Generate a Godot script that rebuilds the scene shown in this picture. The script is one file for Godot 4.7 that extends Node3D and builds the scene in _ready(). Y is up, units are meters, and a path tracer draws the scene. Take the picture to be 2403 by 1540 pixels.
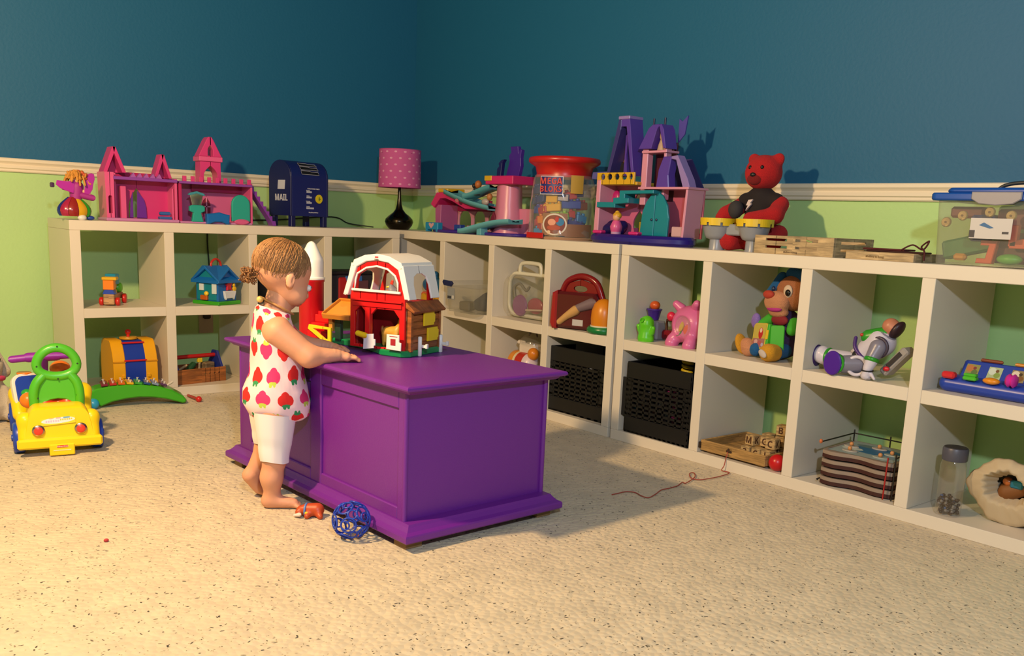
extends Node3D
# A playroom corner with white cube shelving along two walls, a purple toy chest and a toddler.

class G:
	# a mesh in the making: positions, normals, texture coordinates, colours, triangles
	var v := PackedVector3Array()
	var n := PackedVector3Array()
	var u := PackedVector2Array()
	var c := PackedColorArray()
	var ix := PackedInt32Array()
	var x := Transform3D.IDENTITY
	var cc := Color.WHITE
	func at(p := Vector3.ZERO, deg := Vector3.ZERO, s := 1.0) -> G:
		x = Transform3D(Basis.from_euler(deg * PI / 180.0) * s, p)
		return self
	func xf(t: Transform3D) -> G:
		x = t
		return self
	func tint(k: Color) -> G:
		cc = k.srgb_to_linear()
		return self
	func av(p: Vector3, nn: Vector3, uv := Vector2.ZERO) -> int:
		v.append(x * p)
		n.append((x.basis * nn).normalized())
		u.append(uv)
		c.append(cc)
		return v.size() - 1
	func t3(i: int, j: int, k: int) -> void:
		if (v[j] - v[i]).cross(v[k] - v[i]).dot(n[i] + n[j] + n[k]) > 0.0:
			ix.append_array([i, k, j])
		else:
			ix.append_array([i, j, k])
	func flat(ps: Array, nn: Vector3) -> void:
		var b := v.size()
		for p in ps:
			av(p, nn, Vector2(p.x, p.y))
		for i in range(1, ps.size() - 1):
			t3(b, b + i, b + i + 1)
	func quad(p: Vector3, a: Vector3, b: Vector3) -> G:
		# a flat sheet: p is its corner, a and b its sides; texture right way up when b points up
		var nn := a.cross(b).normalized()
		var s := v.size()
		av(p, nn, Vector2(0, 1)); av(p + a, nn, Vector2(1, 1)); av(p + a + b, nn, Vector2(1, 0)); av(p + b, nn, Vector2(0, 0))
		t3(s, s + 1, s + 2); t3(s, s + 2, s + 3)
		return self
	func box(p: Vector3, s: Vector3, bev := 0.0) -> G:
		var h := s * 0.5
		bev = minf(bev, minf(h.x, minf(h.y, h.z)) * 0.95)
		var P := func(sg: Vector3, ax: int) -> Vector3:
			var q := Vector3.ZERO
			for k in 3:
				q[k] = p[k] + sg[k] * (h[k] - (0.0 if k == ax else bev))
			return q
		for ax in 3:
			var b := (ax + 1) % 3
			var d := (ax + 2) % 3
			for sa in [-1.0, 1.0]:
				var nn := Vector3.ZERO
				nn[ax] = sa
				var ps := []
				for k in [[-1.0, -1.0], [1.0, -1.0], [1.0, 1.0], [-1.0, 1.0]]:
					var sg := Vector3.ZERO
					sg[ax] = sa; sg[b] = k[0]; sg[d] = k[1]
					ps.append(P.call(sg, ax))
				flat(ps, nn)
				if bev > 0.0:
					for sb in [-1.0, 1.0]:
						var s1 := Vector3.ZERO
						s1[ax] = sa; s1[b] = sb; s1[d] = -1.0
						var s2 := s1
						s2[d] = 1.0
						var en := Vector3.ZERO
						en[ax] = sa; en[b] = sb
						flat([P.call(s1, ax), P.call(s2, ax), P.call(s2, b), P.call(s1, b)], en.normalized())
		if bev > 0.0:
			for i in 8:
				var sg := Vector3(1.0 if i & 1 else -1.0, 1.0 if i & 2 else -1.0, 1.0 if i & 4 else -1.0)
				flat([P.call(sg, 0), P.call(sg, 1), P.call(sg, 2)], sg.normalized())
		return self
	func lathe(pr: Array, seg := 24, a0 := 0.0, a1 := 360.0) -> G:
		# pr: Vector2(radius, height) from bottom to top, turned round y
		for i in range(pr.size() - 1):
			var p: Vector2 = pr[i]
			var q: Vector2 = pr[i + 1]
			if p.distance_to(q) < 1e-7:
				continue
			var m := Vector2(q.y - p.y, p.x - q.x).normalized()
			var na := m
			var nb := m
			if i > 0:
				var o: Vector2 = pr[i - 1]
				var m0 := Vector2(p.y - o.y, o.x - p.x).normalized()
				if m0.dot(m) > 0.6:
					na = (m0 + m).normalized()
			if i < pr.size() - 2:
				var o2: Vector2 = pr[i + 2]
				var m2 := Vector2(o2.y - q.y, q.x - o2.x).normalized()
				if m2.dot(m) > 0.6:
					nb = (m2 + m).normalized()
			var b := v.size()
			for k in seg + 1:
				var t := deg_to_rad(lerpf(a0, a1, float(k) / seg))
				var d := Vector3(sin(t), 0, cos(t))
				av(d * p.x + Vector3.UP * p.y, d * na.x + Vector3.UP * na.y, Vector2(float(k) / seg, p.y))
				av(d * q.x + Vector3.UP * q.y, d * nb.x + Vector3.UP * nb.y, Vector2(float(k) / seg, q.y))
			for k in seg:
				var w := b + k * 2
				if p.x > 1e-6:
					t3(w, w + 2, w + 1)
				if q.x > 1e-6:
					t3(w + 1, w + 2, w + 3)
		return self
	func cyl(p: Vector3, r: float, h: float, bev := 0.0, seg := 24, axis := Vector3.UP, r2 := -1.0) -> G:
		# a cylinder or cone that starts at p and runs h along the axis
		if r2 < 0.0:
			r2 = r
		var keep := x
		x = x * Transform3D(Basis(Quaternion(Vector3.UP, axis.normalized())) if axis.normalized().y > -0.999 else Basis(Vector3.RIGHT, PI), p)
		var pr := [Vector2(0, 0), Vector2(r - bev, 0), Vector2(r, bev), Vector2(r2, h - bev), Vector2(maxf(r2 - bev, 0.0), h), Vector2(0, h)]
		lathe(pr, seg)
		x = keep
		return self
	func ball(p: Vector3, r: Vector3, lat := 10, lon := 16) -> G:
		var b := v.size()
		for i in lat + 1:
			var f := PI * i / lat
			for k in lon + 1:
				var t := TAU * k / lon
				var d := Vector3(sin(f) * sin(t), cos(f), sin(f) * cos(t))
				av(p + d * r, (d / r).normalized(), Vector2(float(k) / lon, float(i) / lat))
		for i in lat:
			for k in lon:
				var w := b + i * (lon + 1) + k
				if i > 0:
					t3(w, w + 1, w + lon + 1)
				if i < lat - 1:
					t3(w + 1, w + lon + 2, w + lon + 1)
		return self
	func tube(ps: Array, r, seg := 8, closed := false, caps := true) -> G:
		# r: one radius or one for each point
		var m := ps.size()
		var pts := []
		var rs := []
		for i in m:
			pts.append(ps[i])
			rs.append(r[i] if r is Array else r)
		if not closed and caps:
			var d0: Vector3 = (pts[0] - pts[1]).normalized()
			var d1: Vector3 = (pts[m - 1] - pts[m - 2]).normalized()
			var p0: Vector3 = pts[0]
			var p1: Vector3 = pts[m - 1]
			var r0: float = rs[0]
			var r1: float = rs[m - 1]
			for k in [0.5, 0.87, 1.0]:
				pts.push_front(p0 + d0 * r0 * k); rs.push_front(r0 * sqrt(maxf(1.0 - k * k, 1e-8)))
				pts.append(p1 + d1 * r1 * k); rs.append(r1 * sqrt(maxf(1.0 - k * k, 1e-8)))
			m = pts.size()
		var b := v.size()
		var ref := Vector3.ZERO
		for i in m:
			var tg: Vector3
			if closed:
				tg = pts[(i + 1) % m] - pts[(i + m - 1) % m]
			else:
				tg = pts[mini(i + 1, m - 1)] - pts[maxi(i - 1, 0)]
			tg = tg.normalized()
			if i == 0:
				ref = tg.cross(Vector3.UP if absf(tg.y) < 0.9 else Vector3.RIGHT).normalized()
			ref = (ref - tg * ref.dot(tg)).normalized()
			var o := tg.cross(ref)
			for k in seg + 1:
				var t := TAU * k / seg
				var d := ref * cos(t) + o * sin(t)
				av(pts[i] + d * rs[i], d, Vector2(float(k) / seg, float(i) / m))
		for i in (m if closed else m - 1):
			for k in seg:
				var w := b + i * (seg + 1) + k
				var z := b + ((i + 1) % m) * (seg + 1) + k
				t3(w, w + 1, z)
				t3(w + 1, z + 1, z)
		return self
	func prism(poly: Array, z0: float, z1: float, bev := 0.0, holes := []) -> G:
		# an outline in the xy plane pushed from z0 to z1; each hole is cut by halving the outline through it
		var pcs := [PackedVector2Array(poly)]
		var cuts := []
		for hl in holes:
			var hp := PackedVector2Array(hl)
			var cx := 0.0
			for q in hp:
				cx += q.x / hp.size()
			cuts.append(cx)
			var nx := []
			for pc in pcs:
				for sd in [-1.0, 1.0]:
					var half := PackedVector2Array([Vector2(cx, -9), Vector2(cx + sd * 9, -9), Vector2(cx + sd * 9, 9), Vector2(cx, 9)])
					for q in Geometry2D.intersect_polygons(pc, half):
						for w in Geometry2D.clip_polygons(q, hp):
							nx.append(w)
			pcs = nx
		for pc in pcs:
			var P: PackedVector2Array = pc
			if Geometry2D.is_polygon_clockwise(P):
				P.reverse()
			var m := P.size()
			var en := []
			for i in m:
				var e := (P[(i + 1) % m] - P[i]).normalized()
				en.append(Vector2(e.y, -e.x))
			var inn := PackedVector2Array()
			for i in m:
				var k: Vector2 = en[i] + en[(i + m - 1) % m]
				inn.append(P[i] - k / maxf(k.length_squared() * 0.5, 0.3) * bev)
			var tri := Geometry2D.triangulate_polygon(inn)
			if tri.is_empty():
				tri = Geometry2D.triangulate_polygon(P)
			for s in 2:
				var zz := z1 if s else z0
				var nn := Vector3(0, 0, 1 if s else -1)
				var b := v.size()
				for q in inn:
					av(Vector3(q.x, q.y, zz), nn, Vector2(q.x, -q.y))
				for i in range(0, tri.size(), 3):
					t3(b + tri[i], b + tri[i + 1], b + tri[i + 2])
			for i in m:
				var j := (i + 1) % m
				var skip := false
				for cx in cuts:
					if absf(P[i].x - cx) < 1e-5 and absf(P[j].x - cx) < 1e-5:
						skip = true
				if skip:
					continue
				var n0: Vector2 = en[i]
				var na := n0
				var nb := n0
				var pv: Vector2 = en[(i + m - 1) % m]
				var nv: Vector2 = en[j]
				if pv.dot(n0) > 0.8: na = (pv + n0).normalized()
				if nv.dot(n0) > 0.8: nb = (nv + n0).normalized()
				var b := v.size()
				var a3 := Vector3(na.x, na.y, 0)
				var b3 := Vector3(nb.x, nb.y, 0)
				av(Vector3(P[i].x, P[i].y, z0 + bev), a3); av(Vector3(P[j].x, P[j].y, z0 + bev), b3)
				av(Vector3(P[j].x, P[j].y, z1 - bev), b3); av(Vector3(P[i].x, P[i].y, z1 - bev), a3)
				t3(b, b + 1, b + 2); t3(b, b + 2, b + 3)
				if bev > 0.0:
					for s in [-1.0, 1.0]:
						var zo: float = z1 - bev if s > 0 else z0 + bev
						var zi: float = z1 if s > 0 else z0
						flat([Vector3(P[i].x, P[i].y, zo), Vector3(P[j].x, P[j].y, zo), Vector3(inn[j].x, inn[j].y, zi), Vector3(inn[i].x, inn[i].y, zi)], Vector3(n0.x, n0.y, s).normalized())
		return self
	func grid(rows: Array, closed := true, cap0 := false, cap1 := false, us := 1.0, vs := 1.0) -> G:
		# a smooth skin over rows of points; closed joins the last point of a row to its first
		var m := rows.size()
		var k: int = rows[0].size()
		var kk := k + 1 if closed else k
		var b := v.size()
		var nn := []
		for i in m:
			for j in k:
				var a: Vector3 = rows[i][(j + 1) % k if closed else mini(j + 1, k - 1)] - rows[i][(j + k - 1) % k if closed else maxi(j - 1, 0)]
				var d: Vector3 = rows[mini(i + 1, m - 1)][j] - rows[maxi(i - 1, 0)][j]
				nn.append(a.cross(d).normalized())
		for i in m:
			for j in kk:
				av(rows[i][j % k], nn[i * k + j % k], Vector2(us * j / k, vs * i / (m - 1)))
		# rows turn the same way round, so one test tells whether the normals face out
		var mid := Vector3.ZERO
		for q in rows[m / 2]:
			mid += q / k
		var s := 0.0
		if closed:
			for j in k:
				s += nn[(m / 2) * k + j].dot(rows[m / 2][j] - mid)
		if s < 0.0:
			for i in range(b, n.size()):
				n[i] = -n[i]
		for i in m - 1:
			for j in kk - 1:
				var w := b + i * kk + j
				t3(w, w + 1, w + kk); t3(w + 1, w + kk + 1, w + kk)
		for e in 2:
			if (e == 0 and cap0) or (e == 1 and cap1):
				var row: Array = rows[0] if e == 0 else rows[m - 1]
				var o := Vector3.ZERO
				for q in row:
					o += q / k
				var dir: Vector3 = (o - mid).normalized()
				var ce := av(o, dir)
				for q in row:
					av(q, dir)
				for j in k:
					t3(ce, ce + 1 + j, ce + 1 + (j + 1) % k)
		return self
	func nets(prims: Array, cell: float, paint = null) -> G:
		# surface nets over a field of capsules and ellipsoids joined smoothly
		# capsule: [k, a, b, ra, rb]   ellipsoid: [k, centre, radii, degrees]   a negative k carves
		var lo := Vector3.ONE * 1e9
		var hi := Vector3.ONE * -1e9
		var bb := []
		for p in prims:
			var l: Vector3
			var h: Vector3
			if p[3] is float:
				var rr: float = maxf(p[3], p[4])
				l = (p[1] as Vector3).min(p[2]) - Vector3.ONE * rr
				h = (p[1] as Vector3).max(p[2]) + Vector3.ONE * rr
			else:
				var ba := Basis.from_euler(p[3] * PI / 180.0)
				var ex := Vector3.ZERO
				for q in 3:
					for w in 3:
						ex[q] += absf(ba[w][q]) * p[2][w]
				l = p[1] - ex
				h = p[1] + ex
			bb.append([l, h])
			if p[0] > 0.0:
				lo = lo.min(l)
				hi = hi.max(h)
		lo -= Vector3.ONE * cell * 2.5
		hi += Vector3.ONE * cell * 2.5
		var sx := int((hi.x - lo.x) / cell) + 2
		var sy := int((hi.y - lo.y) / cell) + 2
		var sz := int((hi.z - lo.z) / cell) + 2
		var f := PackedFloat32Array()
		f.resize(sx * sy * sz)
		f.fill(1.0)
		for pi in prims.size():
			var p: Array = prims[pi]
			var kk: float = absf(p[0])
			var neg: bool = p[0] < 0.0
			var pad := Vector3.ONE * (kk + cell * 2.0)
			var i0: Vector3 = ((bb[pi][0] - pad - lo) / cell).floor().max(Vector3.ZERO)
			var i1: Vector3 = ((bb[pi][1] + pad - lo) / cell).ceil().min(Vector3(sx - 1, sy - 1, sz - 1))
			var cap: bool = p[3] is float
			var a: Vector3 = p[1]
			var ba := Vector3.ZERO
			var bl := 1.0
			var inv := Basis.IDENTITY
			var rad := Vector3.ONE
			if cap:
				ba = p[2] - a
				bl = maxf(ba.length_squared(), 1e-9)
			else:
				inv = Basis.from_euler(p[3] * PI / 180.0).inverse()
				rad = p[2]
			for iz in range(int(i0.z), int(i1.z) + 1):
				for iy in range(int(i0.y), int(i1.y) + 1):
					var id := (iz * sy + iy) * sx + int(i0.x)
					for ixx in range(int(i0.x), int(i1.x) + 1):
						var q := lo + Vector3(ixx, iy, iz) * cell
						var d: float
						if cap:
							var t := clampf((q - a).dot(ba) / bl, 0.0, 1.0)
							d = q.distance_to(a + ba * t) - lerpf(p[3], p[4], t)
						else:
							var e := inv * (q - a)
							var e1 := e / rad
							var l0 := e1.length()
							var l1 := (e1 / rad).length()
							d = l0 * (l0 - 1.0) / l1 if l1 > 1e-6 else -rad.x
						var o := f[id]
						if neg:
							var h2 := maxf(kk - absf(o + d), 0.0)
							f[id] = maxf(o, -d) + (h2 * h2 * 0.25 / kk if kk > 0.0 else 0.0)
						else:
							var h := maxf(kk - absf(o - d), 0.0)
							f[id] = minf(o, d) - (h * h * 0.25 / kk if kk > 0.0 else 0.0)
						id += 1
		var vid := PackedInt32Array()
		vid.resize(f.size())
		vid.fill(-1)
		var vs := PackedVector3Array()
		var nr := PackedVector3Array()
		var off := [0, 1, sx, sx + 1, sx * sy, sx * sy + 1, sx * sy + sx, sx * sy + sx + 1]
		for iz in sz - 1:
			for iy in sy - 1:
				var id := (iz * sy + iy) * sx
				for ixx in sx - 1:
					var g0 := f[id]
					var s0 := g0 < 0.0
					if s0 != (f[id + 1] < 0.0) or s0 != (f[id + sx] < 0.0) or s0 != (f[id + sx + 1] < 0.0) or s0 != (f[id + off[4]] < 0.0) or s0 != (f[id + off[5]] < 0.0) or s0 != (f[id + off[6]] < 0.0) or s0 != (f[id + off[7]] < 0.0):
						var acc := Vector3.ZERO
						var cnt := 0
						for e in 12:
							var ax := e / 4
							var r := e % 4
							var b0: int
							var dx := Vector3.ZERO
							if ax == 0:
								b0 = [0, 2, 4, 6][r]
								dx = Vector3(0, r & 1, r >> 1)
							elif ax == 1:
								b0 = [0, 1, 4, 5][r]
								dx = Vector3(r & 1, 0, r >> 1)
							else:
								b0 = [0, 1, 2, 3][r]
								dx = Vector3(r & 1, r >> 1, 0)
							var fa := f[id + off[b0]]
							var fb := f[id + off[b0 + (1 << ax)]]
							if (fa < 0.0) != (fb < 0.0):
								dx[ax] += fa / (fa - fb)
								acc += dx
								cnt += 1
						vid[id] = vs.size()
						vs.append(lo + (Vector3(ixx, iy, iz) + acc / cnt) * cell)
						var gx := f[id + 1] + f[id + off[3]] + f[id + off[5]] + f[id + off[7]] - f[id] - f[id + off[2]] - f[id + off[4]] - f[id + off[6]]
						var gy := f[id + off[2]] + f[id + off[3]] + f[id + off[6]] + f[id + off[7]] - f[id] - f[id + 1] - f[id + off[4]] - f[id + off[5]]
						var gz := f[id + off[4]] + f[id + off[5]] + f[id + off[6]] + f[id + off[7]] - f[id] - f[id + 1] - f[id + off[2]] - f[id + off[3]]
						nr.append(Vector3(gx, gy, gz).normalized())
					id += 1
		var b := v.size()
		for i in vs.size():
			if paint != null:
				cc = (paint.call(vs[i], nr[i]) as Color).srgb_to_linear()
			av(vs[i], nr[i], Vector2(vs[i].x + vs[i].z, vs[i].y))
		for iz in range(1, sz - 1):
			for iy in range(1, sy - 1):
				var id := (iz * sy + iy) * sx + 1
				for ixx in range(1, sx - 1):
					var s0 := f[id] < 0.0
					if s0 != (f[id + 1] < 0.0):
						q4(b, vid[id], vid[id - sx], vid[id - sx - sx * sy], vid[id - sx * sy])
					if s0 != (f[id + sx] < 0.0):
						q4(b, vid[id], vid[id - 1], vid[id - 1 - sx * sy], vid[id - sx * sy])
					if s0 != (f[id + sx * sy] < 0.0):
						q4(b, vid[id], vid[id - 1], vid[id - 1 - sx], vid[id - sx])
					id += 1
		return self
	func q4(b: int, i: int, j: int, k: int, l: int) -> void:
		if i < 0 or j < 0 or k < 0 or l < 0:
			return
		t3(b + i, b + j, b + k)
		t3(b + i, b + k, b + l)
	func mesh(m: Material) -> ArrayMesh:
		var a := []
		a.resize(Mesh.ARRAY_MAX)
		a[Mesh.ARRAY_VERTEX] = v
		a[Mesh.ARRAY_NORMAL] = n
		a[Mesh.ARRAY_TEX_UV] = u
		a[Mesh.ARRAY_COLOR] = c
		a[Mesh.ARRAY_INDEX] = ix
		var me := ArrayMesh.new()
		me.add_surface_from_arrays(Mesh.PRIMITIVE_TRIANGLES, a)
		me.surface_set_material(0, m)
		return me

var rng := RandomNumberGenerator.new()
var mats := {}
var taken := {}

func M(hex: String, rough := 0.4, kind := "") -> StandardMaterial3D:
	# one plain material per colour, finish and kind
	var key := hex + str(rough) + kind
	if mats.has(key):
		return mats[key]
	var m := StandardMaterial3D.new()
	m.albedo_color = Color(hex)
	m.roughness = rough
	match kind:
		"metal": m.metallic = 1.0
		"cloth":
			m.rim_enabled = true
			m.rim = 0.25
			m.rim_tint = 0.6
			relief(m, "weave", 0.03, 60.0)
		"plush":
			m.rim_enabled = true
			m.rim = 0.5
			m.rim_tint = 0.7
			relief(m, "fur", 0.25, 14.0)
		"wood": grain(m, hex)
		"clear":
			m.transparency = BaseMaterial3D.TRANSPARENCY_ALPHA
			m.albedo_color.a = 0.12
		"haze":
			m.transparency = BaseMaterial3D.TRANSPARENCY_ALPHA
			m.albedo_color.a = 0.2
		"vc": m.vertex_color_use_as_albedo = true
		"two": m.cull_mode = BaseMaterial3D.CULL_DISABLED
		"lid": m.backlight_enabled = true
	mats[key] = m
	return m

var noises := {}
func noise_tex(kind: String) -> Texture2D:
	if noises.has(kind):
		return noises[kind]
	var t := NoiseTexture2D.new()
	t.width = 512
	t.height = 512
	t.seamless = true
	var f := FastNoiseLite.new()
	f.seed = 5
	match kind:
		"weave":
			f.noise_type = FastNoiseLite.TYPE_CELLULAR
			f.frequency = 0.06
		"fur":
			f.noise_type = FastNoiseLite.TYPE_SIMPLEX
			f.frequency = 0.05
			f.fractal_octaves = 4
		"wall":
			f.noise_type = FastNoiseLite.TYPE_SIMPLEX
			f.frequency = 0.03
			f.fractal_octaves = 3
		"pile":
			f.noise_type = FastNoiseLite.TYPE_CELLULAR
			f.frequency = 0.045
			f.cellular_jitter = 0.9
			f.fractal_octaves = 2
	t.noise = f
	noises[kind] = t
	return t

func relief(m: StandardMaterial3D, kind: String, cm: float, per_metre: float) -> void:
	m.uv1_triplanar = true
	m.uv1_scale = Vector3.ONE * per_metre
	m.heightmap_enabled = true
	m.heightmap_texture = noise_tex(kind)
	m.heightmap_scale = cm

func grain(m: StandardMaterial3D, hex: String) -> void:
	var im := Image.create(128, 128, false, Image.FORMAT_RGB8)
	var f := FastNoiseLite.new()
	f.seed = 11
	f.frequency = 0.02
	var base := Color(hex)
	for y in 128:
		for xx in 128:
			var k := f.get_noise_2d(xx * 0.35, y * 3.2) * 0.55 + f.get_noise_2d(xx * 1.2 + 90.0, y * 11.0) * 0.4
			im.set_pixel(xx, y, base.darkened(clampf(0.16 + k * 0.5, 0.0, 0.5)))
	m.albedo_color = Color.WHITE
	m.albedo_texture = ImageTexture.create_from_image(im)
	m.uv1_triplanar = true
	m.uv1_scale = Vector3.ONE * 5.0

func picture(w: int, h: int, draw: Callable, rough := 0.5) -> StandardMaterial3D:
	var im := Image.create(w, h, false, Image.FORMAT_RGB8)
	draw.call(im)
	var m := StandardMaterial3D.new()
	m.albedo_texture = ImageTexture.create_from_image(im)
	m.roughness = rough
	return m
func dot(im: Image, cx: float, cy: float, rx: float, ry: float, k: Color) -> void:
	for y in range(maxi(0, int(cy - ry)), mini(im.get_height(), int(cy + ry) + 1)):
		for xx in range(maxi(0, int(cx - rx)), mini(im.get_width(), int(cx + rx) + 1)):
			var a := (xx + 0.5 - cx) / rx
			var b := (y + 0.5 - cy) / ry
			if a * a + b * b <= 1.0:
				im.set_pixel(xx, y, k)
func bar(im: Image, x0: int, y0: int, w: int, h: int, k: Color) -> void:
	im.fill_rect(Rect2i(x0, y0, w, h), k)

func numbered(called: String) -> String:
	if not taken.has(called):
		taken[called] = 0
		return called
	taken[called] += 1
	return "%s_%03d" % [called, taken[called]]
func tag(o: Node, label: String, category: String, group := "") -> void:
	o.set_meta("label", label)
	o.set_meta("category", category)
	if group:
		o.set_meta("group", group)
func thing(called: String, label: String, category: String, p := Vector3.ZERO, deg := 0.0, group := "") -> Node3D:
	var o := Node3D.new()
	o.name = numbered(called)
	add_child(o)
	o.position = p
	o.rotation_degrees.y = deg
	tag(o, label, category, group)
	return o
func part(o: Node, called: String, g: G, m: Material, label := "") -> MeshInstance3D:
	var i := MeshInstance3D.new()
	i.name = called
	i.mesh = g.mesh(m)
	o.add_child(i, true)
	if label:
		i.set_meta("label", label)
	return i
func struct(called: String, g: G, m: Material, o: Node = self) -> MeshInstance3D:
	var i := part(o, called, g, m)
	i.set_meta("kind", "structure")
	return i
func letters(o: Node, called: String, s: String, size: float, deep: float, m: Material, p: Vector3, deg := Vector3.ZERO, squash := 1.0) -> MeshInstance3D:
	var f := SystemFont.new()
	f.font_names = PackedStringArray(["Droid Sans"])
	f.font_weight = 700
	var t := TextMesh.new()
	t.font = f
	t.text = s
	t.font_size = 48
	t.pixel_size = size / 48.0
	t.depth = deep
	t.material = m
	var i := MeshInstance3D.new()
	i.name = called
	i.mesh = t
	o.add_child(i, true)
	i.position = p
	i.rotation_degrees = deg
	i.scale = Vector3(squash, 1, 1)
	return i
func V(a: float, b: float, d: float) -> Vector3:
	return Vector3(a, b, d)
func v2(a: Array) -> Array:
	# [x0, y0, x1, y1, ...] as points
	var o := []
	for i in range(0, a.size(), 2):
		o.append(Vector2(a[i], a[i + 1]))
	return o
func v3(a: Array) -> Array:
	var o := []
	for i in range(0, a.size(), 3):
		o.append(Vector3(a[i], a[i + 1], a[i + 2]))
	return o
func arch(x0: float, x1: float, y0: float, y1: float, point := 0.0, n := 10) -> Array:
	# an opening with a round (point 0) or pointed head
	var o := [Vector2(x0, y0), Vector2(x1, y0)]
	var r := (x1 - x0) * 0.5
	var rise := r * (1.0 + point)
	for i in n + 1:
		var t := PI * i / n
		var yy := sin(t)
		if point > 0.0:
			yy = pow(1.0 - absf(cos(t)), 0.6)
		o.append(Vector2((x0 + x1) * 0.5 + cos(t) * r, y1 - rise + yy * rise))
	return o
func oval(cx: float, cy: float, rx: float, ry: float, n := 20) -> Array:
	var o := []
	for i in n:
		var t := TAU * i / n
		o.append(Vector2(cx + cos(t) * rx, cy + sin(t) * ry))
	return o
func rrect(x0: float, y0: float, x1: float, y1: float, r: float, n := 5) -> Array:
	var o := []
	for q in [[x1 - r, y0 + r, -90], [x1 - r, y1 - r, 0], [x0 + r, y1 - r, 90], [x0 + r, y0 + r, 180]]:
		for i in n + 1:
			var t := deg_to_rad(q[2] + 90.0 * i / n)
			o.append(Vector2(q[0] + cos(t) * r, q[1] + sin(t) * r))
	return o
func ring_pts(p: Vector3, r: float, n := 24, axis := Vector3.UP, squash := 1.0) -> Array:
	var o := []
	var b := Basis(Quaternion(Vector3.UP, axis.normalized()))
	for i in n:
		var t := TAU * i / n
		o.append(p + b * Vector3(cos(t) * r, 0, sin(t) * r * squash))
	return o
func curve(ps: Array, steps := 6) -> Array:
	# a smooth line through points
	var o := []
	for i in ps.size() - 1:
		var a: Vector3 = ps[maxi(i - 1, 0)]
		var d: Vector3 = ps[mini(i + 2, ps.size() - 1)]
		for k in steps:
			o.append((ps[i] as Vector3).cubic_interpolate(ps[i + 1], a, d, float(k) / steps))
	o.append(ps[-1])
	return o

const TH := 0.0376     # board thickness of the shelving
const CW := 0.335      # width of one cube
const CH := 0.3019     # height of one cube
const TOP := 0.7166    # height of the shelving
const UP := 0.3771     # upper shelf floor
const WX := 0.40       # face of the right wall
const WZ := -1.984     # face of the left wall

func _ready() -> void:
	rng.seed = 7
	# camera
	var cam := Camera3D.new()
	cam.name = "camera"
	add_child(cam)
	var R := Vector3(0.77453528, 0.04176504, 0.63115037)
	var U := Vector3(0.09040735, 0.98026339, -0.17581296)
	cam.transform = Transform3D(Basis(R, U, R.cross(U)), Vector3(-2.4367411, 0.78220063, 2.35857225))
	var near := 0.05
	var foc := 2166.26
	cam.set_frustum(near * 1540.0 / foc, Vector2(0, near * 176.16 / foc), near, 30.0)
	cam.current = true
	# surroundings
	var we := WorldEnvironment.new()
	we.name = "environment"
	var env := Environment.new()
	env.background_mode = Environment.BG_COLOR
	env.background_color = Color(0, 0, 0)
	env.tonemap_mode = Environment.TONE_MAPPER_LINEAR
	env.tonemap_exposure = 1.0
	env.sdfgi_enabled = true
	env.ssao_enabled = true
	env.ssil_enabled = true
	we.environment = env
	add_child(we)
	# two floor lamps, out of the frame
	floor_lamp(Vector3(-2.42, 1.575, 0.28), Color(1.0, 0.84, 0.62), 5.0, "floor lamp with a warm white glass globe, left of the toy chest")
	floor_lamp(Vector3(-2.40, 1.575, 2.70), Color(0.88, 0.93, 1.0), 3.5, "floor lamp with a cool white glass globe, behind the viewer")
	room()
	shelves()
	chest()
	farm()
	ride_on()
	left_things()
	right_things()
	child()
	floor_toys()

func floor_lamp(p: Vector3, k: Color, e: float, label: String) -> void:
	var o := thing("floor_lamp", label, "lamp", Vector3(p.x, 0, p.z))
	var glow := StandardMaterial3D.new()
	glow.albedo_color = Color(1, 1, 1)
	glow.emission_enabled = true
	glow.emission = k
	glow.emission_energy_multiplier = 2.0
	part(o, "bulb", G.new().ball(V(0, p.y, 0), V(0.06, 0.06, 0.06), 12, 20), glow)
	var dark := M("#2a2622", 0.35)
	part(o, "pole", G.new().cyl(V(0, 0.02, 0), 0.011, p.y - 0.08), dark)
	part(o, "base", G.new().lathe(v2([0, 0, 0.13, 0, 0.135, 0.006, 0.13, 0.014, 0.03, 0.024, 0.012, 0.05])), dark)
	var l := OmniLight3D.new()
	l.name = "lamp_light"
	l.position = V(0, p.y, 0)
	l.light_color = k
	l.light_energy = e
	l.light_size = 0.05
	l.omni_range = 12.0
	l.omni_attenuation = 2.0
	l.shadow_enabled = true
	o.add_child(l)

func paint(hex: String, rough: float) -> StandardMaterial3D:
	var m := M(hex, rough, "wallpaint")
	relief(m, "wall", 0.03, 3.0)
	return m

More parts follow.
